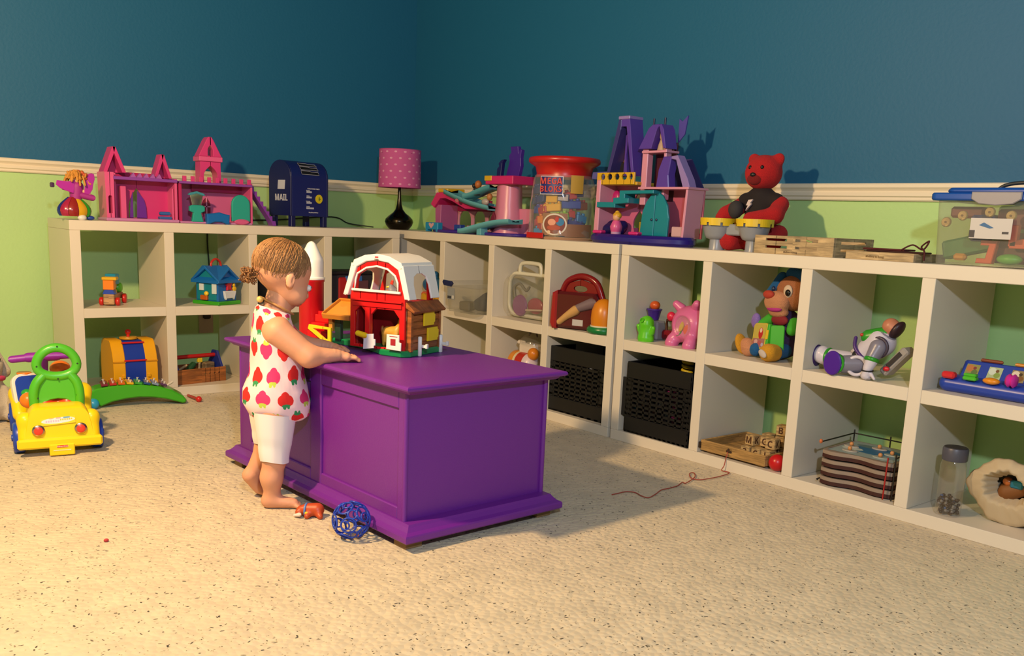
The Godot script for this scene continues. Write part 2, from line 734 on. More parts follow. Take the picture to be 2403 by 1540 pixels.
func room() -> void:
	var teal := paint("#0f5f88", 0.6)
	var green := paint("#b2d890", 0.55)
	var trim := M("#e8dcc4", 0.35)
	var fx0 := -5.2
	var fz1 := 6.0
	var ht := 2.45
	var cx := (fx0 + WX) * 0.5
	var cz := (WZ + fz1) * 0.5
	var lx := WX - fx0
	var lz := fz1 - WZ
	var rail0 := 0.8945
	# floor
	var fl := StandardMaterial3D.new()
	fl.albedo_texture = carpet_picture()
	fl.roughness = 1.0
	fl.uv1_triplanar = true
	fl.uv1_world_triplanar = true
	fl.uv1_scale = Vector3.ONE * 0.8
	fl.rim_enabled = true
	fl.rim = 0.3
	fl.heightmap_enabled = true
	fl.heightmap_texture = carpet_bump
	fl.heightmap_scale = 0.4
	struct("floor", G.new().box(V(cx, -0.05, cz), V(lx + 0.4, 0.1, lz + 0.4)), fl)
	struct("ceiling", G.new().box(V(cx, ht + 0.05, cz), V(lx + 0.4, 0.1, lz + 0.4)), M("#77746e", 0.9))
	# walls: green below the chair rail, teal above
	var parts := [["left", V(cx, 0, WZ - 0.05), V(lx + 0.2, 0, 0.1)], ["right", V(WX + 0.05, 0, cz), V(0.1, 0, lz)], ["back", V(cx, 0, fz1 + 0.05), V(lx + 0.2, 0, 0.1)], ["far", V(fx0 - 0.05, 0, cz), V(0.1, 0, lz)]]
	for w in parts:
		var s: Vector3 = w[2]
		var p: Vector3 = w[1]
		var o := struct("wall_" + w[0], G.new().box(V(p.x, (rail0 + 0.03 + ht) * 0.5, p.z), V(s.x, ht - rail0 - 0.03, s.z)), teal)
		part(o, "wainscot", G.new().box(V(p.x, (rail0 + 0.03) * 0.5, p.z), V(s.x, rail0 + 0.03, s.z)), green)
	# chair rails: a stepped moulding swept along each visible wall
	var pr := v2([0, 0, 0.008, 0, 0.012, 0.004, 0.012, 0.012, 0.017, 0.016, 0.017, 0.026, 0.013, 0.031, 0.016, 0.036, 0.022, 0.042, 0.022, 0.052, 0.018, 0.0558, 0, 0.0558])
	var g := G.new()
	g.xf(Transform3D(Basis(V(0, 0, 1), V(0, 1, 0), V(-1, 0, 0)), V(WX, rail0, WZ)))
	g.prism(pr, 0, lx)
	struct("trim_1", g.xf(Transform3D.IDENTITY), trim)
	g = G.new()
	g.xf(Transform3D(Basis(V(-1, 0, 0), V(0, 1, 0), V(0, 0, -1)), V(WX, rail0, WZ)))
	g.prism(pr, -lz, 0)
	struct("trim_2", g.xf(Transform3D.IDENTITY), trim)

var carpet_bump: Texture2D
func carpet_picture() -> Texture2D:
	# cream looped pile with dark flecks
	var s := 1536
	var by := PackedByteArray()
	by.resize(s * s * 3)
	var f := FastNoiseLite.new()
	f.seed = 21
	f.frequency = 0.05
	f.noise_type = FastNoiseLite.TYPE_CELLULAR
	f.cellular_jitter = 0.9
	f.fractal_type = FastNoiseLite.FRACTAL_NONE
	f.cellular_return_type = FastNoiseLite.RETURN_DISTANCE
	var cell := f.get_seamless_image(s, s, false, false, 0.08)
	cell.convert(Image.FORMAT_L8)
	var cd := cell.get_data()
	var inv := PackedByteArray()
	inv.resize(s * s)
	var f2 := FastNoiseLite.new()
	f2.seed = 3
	f2.frequency = 0.008
	var soft := f2.get_seamless_image(s, s, false, false, 0.1)
	soft.convert(Image.FORMAT_L8)
	var sd := soft.get_data()
	for i in s * s:
		var d := cd[i]
		inv[i] = 255 - d
		var k := 1.0 + (sd[i] - 128) * 0.0004
		by[i * 3] = int(clampf(205.0 * k, 0, 255))
		by[i * 3 + 1] = int(clampf(190.0 * k, 0, 255))
		by[i * 3 + 2] = int(clampf(160.0 * k, 0, 255))
	for q in 5200:
		var px := rng.randi() % s
		var py := rng.randi() % s
		var big := rng.randf() < 0.16
		var a := rng.randf() * PI
		var l := rng.randf_range(2.5, 6.5) if big else rng.randf_range(1.5, 3.5)
		var w := rng.randf_range(1.3, 2.6) if big else rng.randf_range(0.8, 1.6)
		var sh := rng.randf_range(0.25, 0.55) if big else rng.randf_range(0.5, 0.85)
		for yy in range(-7, 8):
			for xx in range(-7, 8):
				var e := (xx * cos(a) + yy * sin(a)) / l
				var h := (-xx * sin(a) + yy * cos(a)) / w
				if e * e + h * h < 1.0:
					var id := (posmod(py + yy, s) * s + posmod(px + xx, s)) * 3
					by[id] = int(by[id] * sh)
					by[id + 1] = int(by[id + 1] * sh * 0.96)
					by[id + 2] = int(by[id + 2] * sh * 0.86)
	carpet_bump = ImageTexture.create_from_image(Image.create_from_data(s, s, false, Image.FORMAT_L8, inv))
	return ImageTexture.create_from_image(Image.create_from_data(s, s, false, Image.FORMAT_RGB8, by))

func cube_unit(label: String, p: Vector3, deg: float, cw: float, th: float, dep: float) -> Node3D:
	# a white unit of two rows of four cubes, its front lower left corner at p
	var o := thing("cube_shelf", label, "shelf", p, deg, "white cube shelving units along the walls")
	var m := M("#dbd2c2", 0.38, "shelfwhite")
	var w := 5 * th + 4 * cw
	part(o, "top_panel", G.new().box(V(w * 0.5, TOP - TH * 0.5, -dep * 0.5), V(w, TH, dep), 0.0015), m)
	part(o, "bottom_panel", G.new().box(V(w * 0.5, TH * 0.5, -dep * 0.5), V(w, TH, dep), 0.0015), m)
	for i in 5:
		var xx := th * 0.5 + i * (cw + th)
		part(o, "side_panel" if i % 4 == 0 else "divider", G.new().box(V(xx, TOP * 0.5, -dep * 0.5), V(th, TOP - TH * 2 - 0.0006, dep - 0.0006), 0.0012), m)
	for i in 4:
		part(o, "shelf_board", G.new().box(V(th + cw * 0.5 + i * (cw + th), UP - TH * 0.5, -dep * 0.5), V(cw - 0.0006, TH, dep - 0.001), 0.0012), m)
	return o

func shelves() -> void:
	cube_unit("white cube shelf against the left wall, under the pink castle and blue mailbox", V(-1.480, 0, -1.4854), -1.563, 0.3162, 0.0386, 0.37)
	cube_unit("white cube shelf in the middle, holding a black crate below a red case", V(0.026, 0, -1.5424), -90.966, CW, TH, 0.37)
	cube_unit("white cube shelf at the right, under the blue-lidded tote and wooden crates", V(0, 0, 0.0), -89.602, CW, TH, 0.37)
	# the square corner between two units is filled by a plain box of the same height
	var o := thing("corner_cabinet", "plain white corner box between the shelves, with the pink lamp on it", "cabinet", V(0.2, 0, -1.765))
	var m := M("#dbd2c2", 0.38, "shelfwhite")
	part(o, "top_panel", G.new().box(V(0.005, TOP - 0.019, 0.0), V(0.37, 0.0376, 0.42), 0.0015), m)
	part(o, "body", G.new().box(V(0.005, TOP * 0.5 - 0.02, 0.0), V(0.36, TOP - 0.04, 0.40), 0.0015), m)

func chest() -> void:
	var o := thing("toy_chest", "purple painted wooden toy chest with an overhanging lid and panelled side", "chest", V(-1.062, 0, 0.119), 2.1)
	var pm := M("#6f2391", 0.42, "chestpaint")
	relief(pm, "wall", 0.02, 9.0)
	part(o, "body", G.new().box(V(0, 0.2145, 0), V(0.443, 0.335, 0.868), 0.003), pm)
	# the long sides are framed: stiles and rails stand proud of two sunken panels
	for s in [-1.0, 1.0]:
		for q in [[-0.405, 0.07], [0.019, 0.056], [0.425, 0.03]]:
			part(o, "stile", G.new().box(V(s * 0.2235, 0.2145, q[0]), V(0.011, 0.335, q[1]), 0.0025), pm)
		for q in [[0.357, 0.045], [0.069, 0.044]]:
			part(o, "rail", G.new().box(V(s * 0.2233, q[0], -0.19), V(0.011, q[1], 0.362), 0.0025), pm)
			part(o, "rail", G.new().box(V(s * 0.2233, q[0], 0.2285), V(0.011, q[1], 0.363), 0.0025), pm)
	for a in [-1.0, 1.0]:
		for b in [-1.0, 1.0]:
			part(o, "corner_bead", G.new().tube([V(a * 0.2245, 0.05, b * 0.4365), V(a * 0.2245, 0.377, b * 0.4365)], 0.0065, 10, false, false), pm)
	# lid: rounded slab over a stepped under-moulding
	var lid := slab(0.257, 0.4865, v2([0, 0.3765, -0.024, 0.3765, -0.021, 0.3775, -0.016, 0.382, -0.014, 0.3855, -0.007, 0.3862, -0.002, 0.3885, 0, 0.3925, -0.001, 0.3965, -0.004, 0.399, -0.009, 0.4, 0, 0.4]))
	part(o, "lid", lid, pm)
	var base := slab(0.257, 0.491, v2([0, 0.022, -0.004, 0.022, 0, 0.026, 0, 0.038, -0.002, 0.042, -0.006, 0.044, -0.012, 0.047, -0.02, 0.056, -0.024, 0.062, 0, 0.062]))
	part(o, "base_moulding", base, pm)
	var fm := M("#8a6a45", 0.7)
	for a in [-1.0, 1.0]:
		for b in [-1.0, 1.0]:
			part(o, "foot", G.new().box(V(a * 0.215, 0.012, b * 0.44), V(0.05, 0.024, 0.05), 0.002), fm)

func slab(hx: float, hz: float, pr: Array) -> G:
	# a rectangle swept by an edge profile (outset, height); first and last points are its middle
	var g := G.new()
	for i in range(1, pr.size() - 2):
		var a: Vector2 = pr[i]
		var b: Vector2 = pr[i + 1]
		var cs := [[-1, -1], [1, -1], [1, 1], [-1, 1]]
		var nn := Vector2(b.y - a.y, a.x - b.x).normalized()
		for k in 4:
			var p: Array = cs[k]
			var q: Array = cs[(k + 1) % 4]
			var out := Vector3(p[0] + q[0], 0, p[1] + q[1]).normalized()
			g.flat([V(p[0] * (hx + a.x), a.y, p[1] * (hz + a.x)), V(q[0] * (hx + a.x), a.y, q[1] * (hz + a.x)), V(q[0] * (hx + b.x), b.y, q[1] * (hz + b.x)), V(p[0] * (hx + b.x), b.y, p[1] * (hz + b.x))], out * nn.x + Vector3.UP * nn.y)
	for e in [[1, -1.0], [pr.size() - 2, 1.0]]:
		var a: Vector2 = pr[e[0]]
		g.flat([V(-hx - a.x, a.y, -hz - a.x), V(hx + a.x, a.y, -hz - a.x), V(hx + a.x, a.y, hz + a.x), V(-hx - a.x, a.y, hz + a.x)], V(0, e[1], 0))
	return g

func plastic(hex: String) -> StandardMaterial3D:
	return M(hex, 0.32)

func farm() -> void:
	# the toy barn with its silo on one green base
	var o := thing("toy_barn", "red toy barn with white arched roof, silo and green base on the purple chest", "toy barn", V(-1.099, 0.4, 0.14), -66.5)
	var red := plastic("#d0161b")
	var wh := plastic("#f2eee6")
	var gr := plastic("#0f8a4c")
	var br := M("#b4672f", 0.45, "wood")
	var tan := plastic("#d8933a")
	var ye := plastic("#f3d21f")
	# base plate: outline in plan
	var g := G.new()
	g.at(V(0, 0, 0), V(90, 0, 0))
	g.prism(v2([-0.40, -0.18, -0.40, -0.125, -0.30, -0.105, -0.20, -0.085, -0.10, -0.062, -0.02, -0.02, 0.02, 0.008, 0.088, 0.010, 0.106, -0.012, 0.108, -0.175, 0.09, -0.19, -0.38, -0.19]), -0.018, 0.0, 0.003)
	part(o, "base", g, gr)
	# front wall with loft window and two openings below
	var outline := v2([-0.092, 0.016, 0.092, 0.016, 0.092, 0.16, 0.068, 0.238, 0.036, 0.254, 0, 0.259, -0.036, 0.254, -0.068, 0.238, -0.092, 0.16])
	var win := v2([-0.07, 0.178, 0.068, 0.178, 0.066, 0.203, 0.058, 0.220, 0.034, 0.236, 0, 0.242, -0.034, 0.236, -0.062, 0.220, -0.068, 0.203])
	var d1 := v2([-0.076, 0.024, -0.038, 0.024, -0.038, 0.115, -0.057, 0.134, -0.076, 0.115])
	var d2 := v2([-0.02, 0.022, 0.074, 0.022, 0.074, 0.106, 0.056, 0.127, -0.004, 0.127, -0.02, 0.110])
	part(o, "front_wall", G.new().prism(outline, -0.009, 0.0, 0.0012, [win, d1, d2]), red)
	part(o, "ledge", G.new().box(V(0, 0.150, 0.003), V(0.172, 0.005, 0.012), 0.001).box(V(0, 0.139, 0.001), V(0.165, 0.014, 0.006), 0.001), red)
	part(o, "door_post", G.new().box(V(-0.029, 0.075, 0.002), V(0.016, 0.11, 0.008), 0.001), red)
	# loft floor, back frame and inner walls
	part(o, "loft_floor", G.new().box(V(0, 0.146, -0.07), V(0.176, 0.006, 0.13), 0.001), red)
	part(o, "back_frame", G.new().prism(outline, -0.145, -0.138, 0.001, [v2([-0.074, 0.15, 0.074, 0.15, 0.07, 0.215, 0.03, 0.238, -0.03, 0.238, -0.07, 0.215]), v2([-0.05, 0.03, 0.078, 0.03, 0.078, 0.128, -0.05, 0.128])]), red)
	part(o, "stall_wall", G.new().box(V(-0.075, 0.08, -0.06), V(0.006, 0.125, 0.1), 0.001).box(V(-0.032, 0.08, -0.09), V(0.085, 0.125, 0.005), 0.001), M("#8e0f16", 0.4))
	part(o, "stall_wall", G.new().box(V(0.02, 0.05, -0.12), V(0.05, 0.07, 0.005), 0.001), M("#5a2a18", 0.5))
	# white moulding round the loft window
	var fr := []
	for q in win:
		fr.append(V(q.x * 1.05, (q.y - 0.205) * 1.06 + 0.206, 0.003))
	part(o, "window_frame", G.new().tube(fr, 0.003, 8, true).box(V(-0.002, 0.177, 0.004), V(0.162, 0.007, 0.007), 0.001), wh)
	# roof: an arched shell open at the front, with an arch cut in each steep side
	var band := v2([-0.084, 0.240, -0.078, 0.259, -0.040, 0.274, 0, 0.279, 0.040, 0.274, 0.080, 0.258, 0.087, 0.240, 0.071, 0.238, 0.038, 0.2565, 0, 0.2615, -0.036, 0.2565, -0.070, 0.239])
	part(o, "roof", G.new().prism(band, -0.152, 0.005, 0.002), wh)
	part(o, "roof_gable", G.new().prism(v2([-0.114, 0.160, -0.084, 0.248, -0.069, 0.240, -0.098, 0.160]), -0.03, 0.005, 0.0015).prism(v2([0.107, 0.160, 0.0845, 0.250, 0.071, 0.238, 0.093, 0.160]), -0.03, 0.005, 0.0015), wh)
	for s in [-1.0, 1.0]:
		var ey := V(-s * 0.024, 0.092, 0).normalized()
		var ez := V(s * 0.092, 0.024, 0).normalized()
		g = G.new()
		g.xf(Transform3D(Basis(ey.cross(ez), ey, ez), V(s * 0.110, 0.160, -0.0735)))
		var op := v2([-0.042, -0.01, 0.036, -0.01, 0.036, 0.04, 0.028, 0.062, 0.010, 0.071, -0.016, 0.071, -0.034, 0.062, -0.042, 0.04])
		g.prism(v2([-0.078, 0, 0.078, 0, 0.078, 0.094, -0.078, 0.094]), -0.006, 0.0, 0.0012, [op])
		part(o, "roof_side", g, wh)
	part(o, "logo_patch", G.new().box(V(0.0, 0.270, 0.0052), V(0.011, 0.004, 0.001)), M("#b5323a", 0.5))
	letters(o, "lettering", "Little", 0.0055, 0.0006, M("#4a4038", 0.6), V(0.0, 0.2635, 0.0054))
	# brown planked side with two yellow-shuttered windows
	part(o, "side_wall", G.new().box(V(0.0965, 0.078, -0.085), V(0.012, 0.125, 0.15), 0.001), br)
	for k in 6:
		part(o, "plank", G.new().box(V(0.1035, 0.029 + k * 0.0195, -0.085), V(0.003, 0.0175, 0.148), 0.001), br)
	part(o, "side_roof", G.new().prism(v2([0.088, 0.152, 0.094, 0.152, 0.122, 0.128, 0.119, 0.123, 0.088, 0.138]), -0.168, -0.004, 0.001), br)
	for q in [[0.103, -0.098], [0.058, -0.118]]:
		part(o, "shutter", G.new().prism(v2([-0.027, -0.019, 0.024, -0.019, 0.024, -0.013, 0.029, -0.010, 0.029, 0.011, 0.024, 0.014, 0.024, 0.019, -0.027, 0.019]), 0, 0.006, 0.001), ye).transform = Transform3D(Basis(V(0, 0, -1), V(0, 1, 0), V(1, 0, 0)), V(0.106, q[0], q[1]))
	part(o, "side_post", G.new().box(V(0.105, 0.078, -0.014), V(0.008, 0.125, 0.012), 0.001).box(V(0.105, 0.078, -0.158), V(0.008, 0.125, 0.01), 0.001), br)
	# doors swung open
	part(o, "barn_door", G.new().prism(v2([-0.032, 0.014, 0.004, 0.020, 0.004, 0.026, 0.009, 0.028, 0.009, 0.045, 0.003, 0.046, 0.003, 0.060, -0.030, 0.056]), 0.016, 0.020, 0.0008), plastic("#d9dde2"))
	var dr := part(o, "barn_door", G.new().prism(v2([0.046, 0.022, 0.094, 0.020, 0.095, 0.042, 0.088, 0.044, 0.088, 0.064, 0.047, 0.063]), 0.016, 0.020, 0.0008), wh)
	part(dr, "emblem", G.new().box(V(0.069, 0.043, 0.0204), V(0.016, 0.018, 0.001)).box(V(0.07, 0.0585, 0.0204), V(0.026, 0.0016, 0.0008)), M("#a5262b", 0.5))
	part(o, "feed_cob", G.new().tube([V(-0.053, 0.056, 0.014), V(-0.026, 0.052, 0.016)], 0.0085, 12), ye)
	# silo, stairs, sloping loft tray, gate and corner posts
	part(o, "silo", G.new().at(V(-0.312, 0, -0.1)).lathe(v2([0, 0.016, 0.037, 0.016, 0.037, 0.178, 0.039, 0.18, 0.039, 0.186, 0, 0.186]), 32), plastic("#c0121a"))
	part(o, "silo_cap", G.new().at(V(-0.312, 0, -0.1)).lathe(v2([0, 0.186, 0.040, 0.186, 0.041, 0.191, 0.036, 0.193, 0.036, 0.240, 0.034, 0.248, 0.012, 0.292, 0.006, 0.297, 0, 0.299]), 32), wh)
	g = G.new()
	for k in 3:
		g.box(V(-0.252, 0.030 + k * 0.022, -0.062 - k * 0.014), V(0.05, 0.022, 0.05 - k * 0.008), 0.0015)
	part(o, "stairs", g, red)
	part(o, "stair_wall", G.new().box(V(-0.262, 0.055, -0.092), V(0.065, 0.078, 0.006), 0.001), red)
	g = G.new()
	var tx := Transform3D(Basis(V(1, 0, 0), -0.42), V(-0.158, 0.090, -0.05))
	g.xf(Transform3D(Basis(V(1, 0, 0), 0.42), V(-0.158, 0.0865, -0.048)))
	g.box(V(0, 0, -0.045), V(0.135, 0.008, 0.09), 0.001)
	part(o, "loft_tray", g, tan)
	g = G.new()
	g.xf(Transform3D(Basis(V(1, 0, 0), 0.42), V(-0.158, 0.0865, -0.048)))
	g.box(V(0, 0.001, 0.001), V(0.139, 0.016, 0.006), 0.001).box(V(-0.067, 0.006, -0.045), V(0.005, 0.012, 0.092), 0.001).box(V(0, 0.006, -0.09), V(0.137, 0.012, 0.005), 0.001)
	part(o, "tray_rim", g, plastic("#c9832e"))
	part(o, "tray_post", G.new().box(V(-0.196, 0.046, -0.085), V(0.020, 0.068, 0.014), 0.001), M("#173a2c", 0.4))
	part(o, "tray_post", G.new().box(V(-0.216, 0.062, -0.075), V(0.014, 0.044, 0.012), 0.001), tan)
	part(o, "gate", G.new().prism(v2([-0.266, 0.047, -0.203, 0.010, -0.181, 0.010, -0.181, 0.056, -0.262, 0.060]), -0.034, -0.026, 0.001, [v2([-0.248, 0.0495, -0.203, 0.022, -0.193, 0.022, -0.193, 0.050])]), ye)
	for q in [[-0.052, 0.056], [-0.162, 0.052]]:
		part(o, "fence_post", G.new().cyl(V(0.110, 0.0, q[0]), 0.0058, q[1], 0.002, 14).box(V(0.1235, q[1] * 0.52, q[0]), V(0.024, 0.008, 0.007), 0.001).box(V(0.133, q[1] * 0.52 + 0.001, q[0]), V(0.006, 0.013, 0.009), 0.001), wh)
	# animals and a farmhand, each its own toy
	var bx := o.transform
	var r := thing("toy_rooster", "grey toy rooster with red comb in the barn loft", "toy rooster", bx * V(0.037, 0.1525, -0.022), -66.5)
	part(r, "body", G.new().nets([[0.012, V(0, 0.014, 0), V(0, 0.024, 0), 0.0165, 0.0135], [0.010, V(-0.004, 0.030, 0), V(-0.006, 0.038, 0), 0.0085, 0.007], [0.01, V(0.013, 0.026, -0.002), V(0.02, 0.032, -0.002), 0.006, 0.004], [0.006, V(0, 0.003, 0), V(0.0, 0.004, 0), 0.0165, 0.0165]], 0.0016), M("#77777f", 0.5))
	part(r, "comb", G.new().ball(V(-0.004, 0.047, 0), V(0.005, 0.006, 0.0025)).ball(V(-0.002, 0.052, 0), V(0.004, 0.005, 0.0022)).ball(V(-0.011, 0.027, 0.008), V(0.003, 0.004, 0.003)), plastic("#c8321f"))
	part(r, "beak", G.new().cyl(V(-0.010, 0.037, 0.004), 0.004, 0.009, 0.0, 10, V(-0.8, -0.1, 0.6), 0.0006), ye)
	part(r, "wing", G.new().ball(V(0.003, 0.02, 0.014), V(0.010, 0.007, 0.004)), M("#9a9aa2", 0.5))
	var h := thing("toy_horse", "tan toy horse with brown mane standing in the barn stall", "toy horse", bx * V(0.012, 0.018, -0.062), -66.5)
	var hp := [[0.008, V(-0.018, 0.040, 0), V(0.016, 0.042, 0), 0.0155, 0.0165]]
	for q in [[-0.022, 0.009], [-0.022, -0.009], [0.018, 0.009], [0.018, -0.009]]:
		hp.append([0.006, V(q[0], 0.034, q[1]), V(q[0], 0.006, q[1]), 0.0085, 0.007])
	hp.append([0.008, V(0.018, 0.048, 0), V(0.030, 0.072, 0), 0.011, 0.009])
	hp.append([0.006, V(0.030, 0.074, 0), V(0.044, 0.064, 0.003), 0.0105, 0.0075])
	part(h, "body", G.new().nets(hp, 0.002), M("#d9a23f", 0.42))
	part(h, "mane", G.new().ball(V(0.020, 0.072, -0.004), V(0.008, 0.018, 0.007)).ball(V(0.031, 0.086, 0), V(0.006, 0.006, 0.005)).ball(V(0.014, 0.062, -0.006), V(0.006, 0.010, 0.006)), M("#3c2116", 0.6))
	part(h, "muzzle", G.new().ball(V(0.0455, 0.063, 0.0035), V(0.006, 0.0065, 0.007)), M("#c07c2c", 0.45))
	part(h, "tail", G.new().ball(V(-0.033, 0.044, 0.004), V(0.005, 0.013, 0.006)), M("#a05a20", 0.5))
	var f := thing("toy_figure", "small red and white toy figure with a black head in the barn doorway", "figurine", bx * V(-0.036, 0.018, -0.014), -66.5)
	part(f, "body", G.new().lathe(v2([0, 0, 0.010, 0, 0.0105, 0.004, 0.0095, 0.03, 0.007, 0.048, 0, 0.05]), 20), red)
	part(f, "head", G.new().ball(V(0, 0.060, 0), V(0.0085, 0.010, 0.0085)), M("#1b1a1c", 0.4))
	part(f, "face", G.new().ball(V(0.001, 0.060, 0.006), V(0.0035, 0.006, 0.0035)), wh)
	part(f, "arm", G.new().tube([V(-0.008, 0.036, 0.003), V(-0.014, 0.022, 0.006)], 0.0035, 8), M("#d9a9a0", 0.5))

func ride_on() -> void:
	var o := thing("ride_on_car", "yellow ride-on toy car with green looped backrest and purple handlebar", "ride-on toy", V(-1.73, 0, -0.71), -9.5)
	var ye := plastic("#f6d514")
	var gr := plastic("#4fb52a")
	var bl := plastic("#2244b0")
	var pu := plastic("#8d2aa5")
	var og := plastic("#f0801f")
	# body: cross-sections from the tail forwards
	var rows := []
	for q in [[-0.002, 0.104, 0.080, 0.030, 0.148], [-0.012, 0.108, 0.081, 0.028, 0.154], [-0.05, 0.108, 0.080, 0.028, 0.157], [-0.11, 0.100, 0.078, 0.028, 0.150], [-0.16, 0.092, 0.078, 0.03, 0.128], [-0.34, 0.092, 0.078, 0.03, 0.125], [-0.44, 0.10, 0.075, 0.03, 0.125], [-0.52, 0.085, 0.06, 0.04, 0.110]]:
		var row := []
		for p in rrect(-1, 0, 1, 1, 0.22, 4):
			row.append(V(p.x * lerpf(q[1], q[2], clampf(p.y, 0, 1)), lerpf(q[3], q[4], p.y), q[0]))
		rows.append(row)
	part(o, "body", G.new().grid(rows, true, true, true), ye)
	for s in [-1.0, 1.0]:
		part(o, "rear_fender", G.new().nets([[0.015, V(s * 0.098, 0.055, -0.02), V(s * 0.094, 0.112, -0.03), 0.019, 0.022], [0.015, V(s * 0.094, 0.112, -0.03), V(s * 0.09, 0.10, -0.10), 0.022, 0.02]], 0.005), ye)
		part(o, "front_fender", G.new().nets([[0.02, V(s * 0.10, 0.075, -0.30), V(s * 0.10, 0.135, -0.36), 0.022, 0.026], [0.02, V(s * 0.10, 0.135, -0.36), V(s * 0.10, 0.115, -0.47), 0.026, 0.028]], 0.006), ye)
		for z in [-0.075, -0.41]:
			var w := part(o, "wheel", G.new().at(V(s * 0.112, 0.048, z), V(0, 0, 90)).lathe(v2([0, -0.017, 0.044, -0.017, 0.0485, -0.012, 0.0485, 0.012, 0.044, 0.017, 0.03, 0.0175, 0.028, 0.012, 0, 0.012]), 28), bl)
			part(w, "hub", G.new().at(V(s * 0.130, 0.048, z), V(0, 0, 90)).lathe(v2([0, -0.004, 0.011, -0.004, 0.011, 0.003, 0, 0.005]), 16), bl)
		var l := part(o, "tail_light", G.new().at(V(s * 0.060, 0.082, 0.0005), V(90, 0, 0)).lathe(v2([0.0, 0, 0.018, 0, 0.0185, 0.002, 0.016, 0.005, 0, 0.006]), 24), M("#b9a7a0", 0.25, "metal"))
		part(l, "lens", G.new().ball(V(s * 0.060, 0.082, 0.004), V(0.014, 0.014, 0.005)), plastic("#e2412f"))
	part(o, "bumper", G.new().box(V(0, 0.043, 0.006), V(0.242, 0.032, 0.026), 0.006), ye)
	var pl := part(o, "number_plate", G.new().box(V(0.003, 0.022, 0.018), V(0.072, 0.036, 0.010), 0.003), ye)
	part(pl, "badge", G.new().box(V(0.004, 0.033, 0.0235), V(0.03, 0.007, 0.001)), M("#d23a2c", 0.4))
	part(pl, "badge", G.new().box(V(0.003, 0.021, 0.0235), V(0.05, 0.003, 0.001)), M("#efe6a8", 0.5))
	letters(pl, "lettering", "Fisher-Price", 0.0058, 0.0005, M("#f7ead8", 0.5), V(0.004, 0.033, 0.0245))
	# sticker with three round children's heads over a white banner
	var st := picture(160, 96, func(im: Image) -> void:
		im.fill(Color("#f4d317"))
		dot(im, 80, 66, 78, 22, Color("#efe6ec"))
		for q in [[48, 34, "#f0c23c", "#e9b98e"], [80, 28, "#7c2c33", "#eab38a"], [114, 30, "#8a3340", "#9c6a4c"]]:
			dot(im, q[0], q[1], 19, 19, Color(q[2]))
			dot(im, q[0], q[1] + 6, 12, 12, Color(q[3]))
		bar(im, 70, 44, 22, 10, Color("#e9a9b4"))
		bar(im, 104, 44, 30, 12, Color("#6fa7c7"))
		for k in 6:
			bar(im, 22 + k * 11, 62, 7, 14, Color("#d9b8dc"))
		for k in 6:
			bar(im, 88 + k * 10, 58, 7, 12, Color("#e5c63c")))
	part(o, "sticker", G.new().quad(V(-0.052, 0.096, 0.0012), V(0.098, 0.006, 0), V(0, 0.041, -0.006)), st)
	# backrest: a shield with a low arch that carries a big ring
	part(o, "backrest", G.new().prism(v2([-0.076, 0.136, -0.070, 0.175, -0.060, 0.205, -0.044, 0.235, 0.062, 0.235, 0.074, 0.205, 0.080, 0.175, 0.080, 0.134, 0.047, 0.136, 0.042, 0.150, 0.028, 0.160, 0.005, 0.163, -0.016, 0.160, -0.030, 0.152, -0.036, 0.136]), -0.104, -0.094, 0.003), gr)
	part(o, "backrest_edge", G.new().tube(curve(v3([-0.062, 0.132, -0.098, -0.064, 0.18, -0.094, -0.055, 0.214, -0.094, -0.035, 0.238, -0.098]), 5), 0.0145, 12).tube(curve(v3([0.068, 0.132, -0.098, 0.069, 0.18, -0.094, 0.062, 0.214, -0.094, 0.046, 0.238, -0.098]), 5), 0.0145, 12), gr)
	var rp := []
	for i in 32:
		var t := TAU * i / 32
		rp.append(V(0.007 + cos(t) * 0.058, 0.277 + sin(t) * 0.046 - 0.004 * cos(2 * t), -0.10))
	part(o, "loop_handle", G.new().tube(rp, 0.0145, 14, true), gr)
	for q in [[0.010, 0.332], [-0.051, 0.270], [0.066, 0.276], [0.008, 0.228], [-0.052, 0.168], [0.060, 0.174]]:
		part(o, "screw_hole", G.new().cyl(V(q[0], q[1], -0.0875), 0.0028, 0.0025, 0.0, 10, V(0, 0, 1)), M("#1c3a12", 0.6))
	part(o, "seat", G.new().nets([[0.03, V(-0.03, 0.142, -0.12), V(-0.03, 0.136, -0.30), 0.03, 0.03], [0.03, V(0.035, 0.142, -0.12), V(0.035, 0.136, -0.30), 0.03, 0.03]], 0.006), plastic("#c43a17"))
	part(o, "handlebar", G.new().tube([V(-0.112, 0.259, -0.33), V(-0.064, 0.263, -0.33)], 0.0125, 14).tube([V(-0.064, 0.2635, -0.33), V(0.022, 0.2665, -0.33)], 0.0165, 14).tube([V(0.022, 0.2665, -0.33), V(0.072, 0.2685, -0.33)], 0.0125, 14), pu)
	part(o, "steering_column", G.new().tube([V(-0.02, 0.262, -0.33), V(-0.022, 0.21, -0.335), V(-0.03, 0.13, -0.36)], 0.0165, 14), M("#5d1c78", 0.4))
	part(o, "bonnet_ball", G.new().ball(V(0.036, 0.21, -0.41), V(0.034, 0.028, 0.03)), og)
	part(o, "bonnet_knob", G.new().ball(V(0.045, 0.188, -0.40), V(0.034, 0.026, 0.03)), plastic("#c5391f"))
	# activity dash on the near side: white frame, blue face, knob and little drum
	part(o, "dash_frame", G.new().at(V(-0.062, 0.150, -0.345), V(-18, 18, 0)).prism(rrect(-0.058, -0.062, 0.05, 0.056, 0.03), -0.012, 0.010, 0.003), plastic("#efe7dc"))
	var dp := part(o, "dash_panel", G.new().at(V(-0.062, 0.150, -0.345), V(-18, 18, 0)).prism(rrect(-0.049, -0.052, 0.045, 0.048, 0.024), 0.008, 0.014, 0.002), bl)
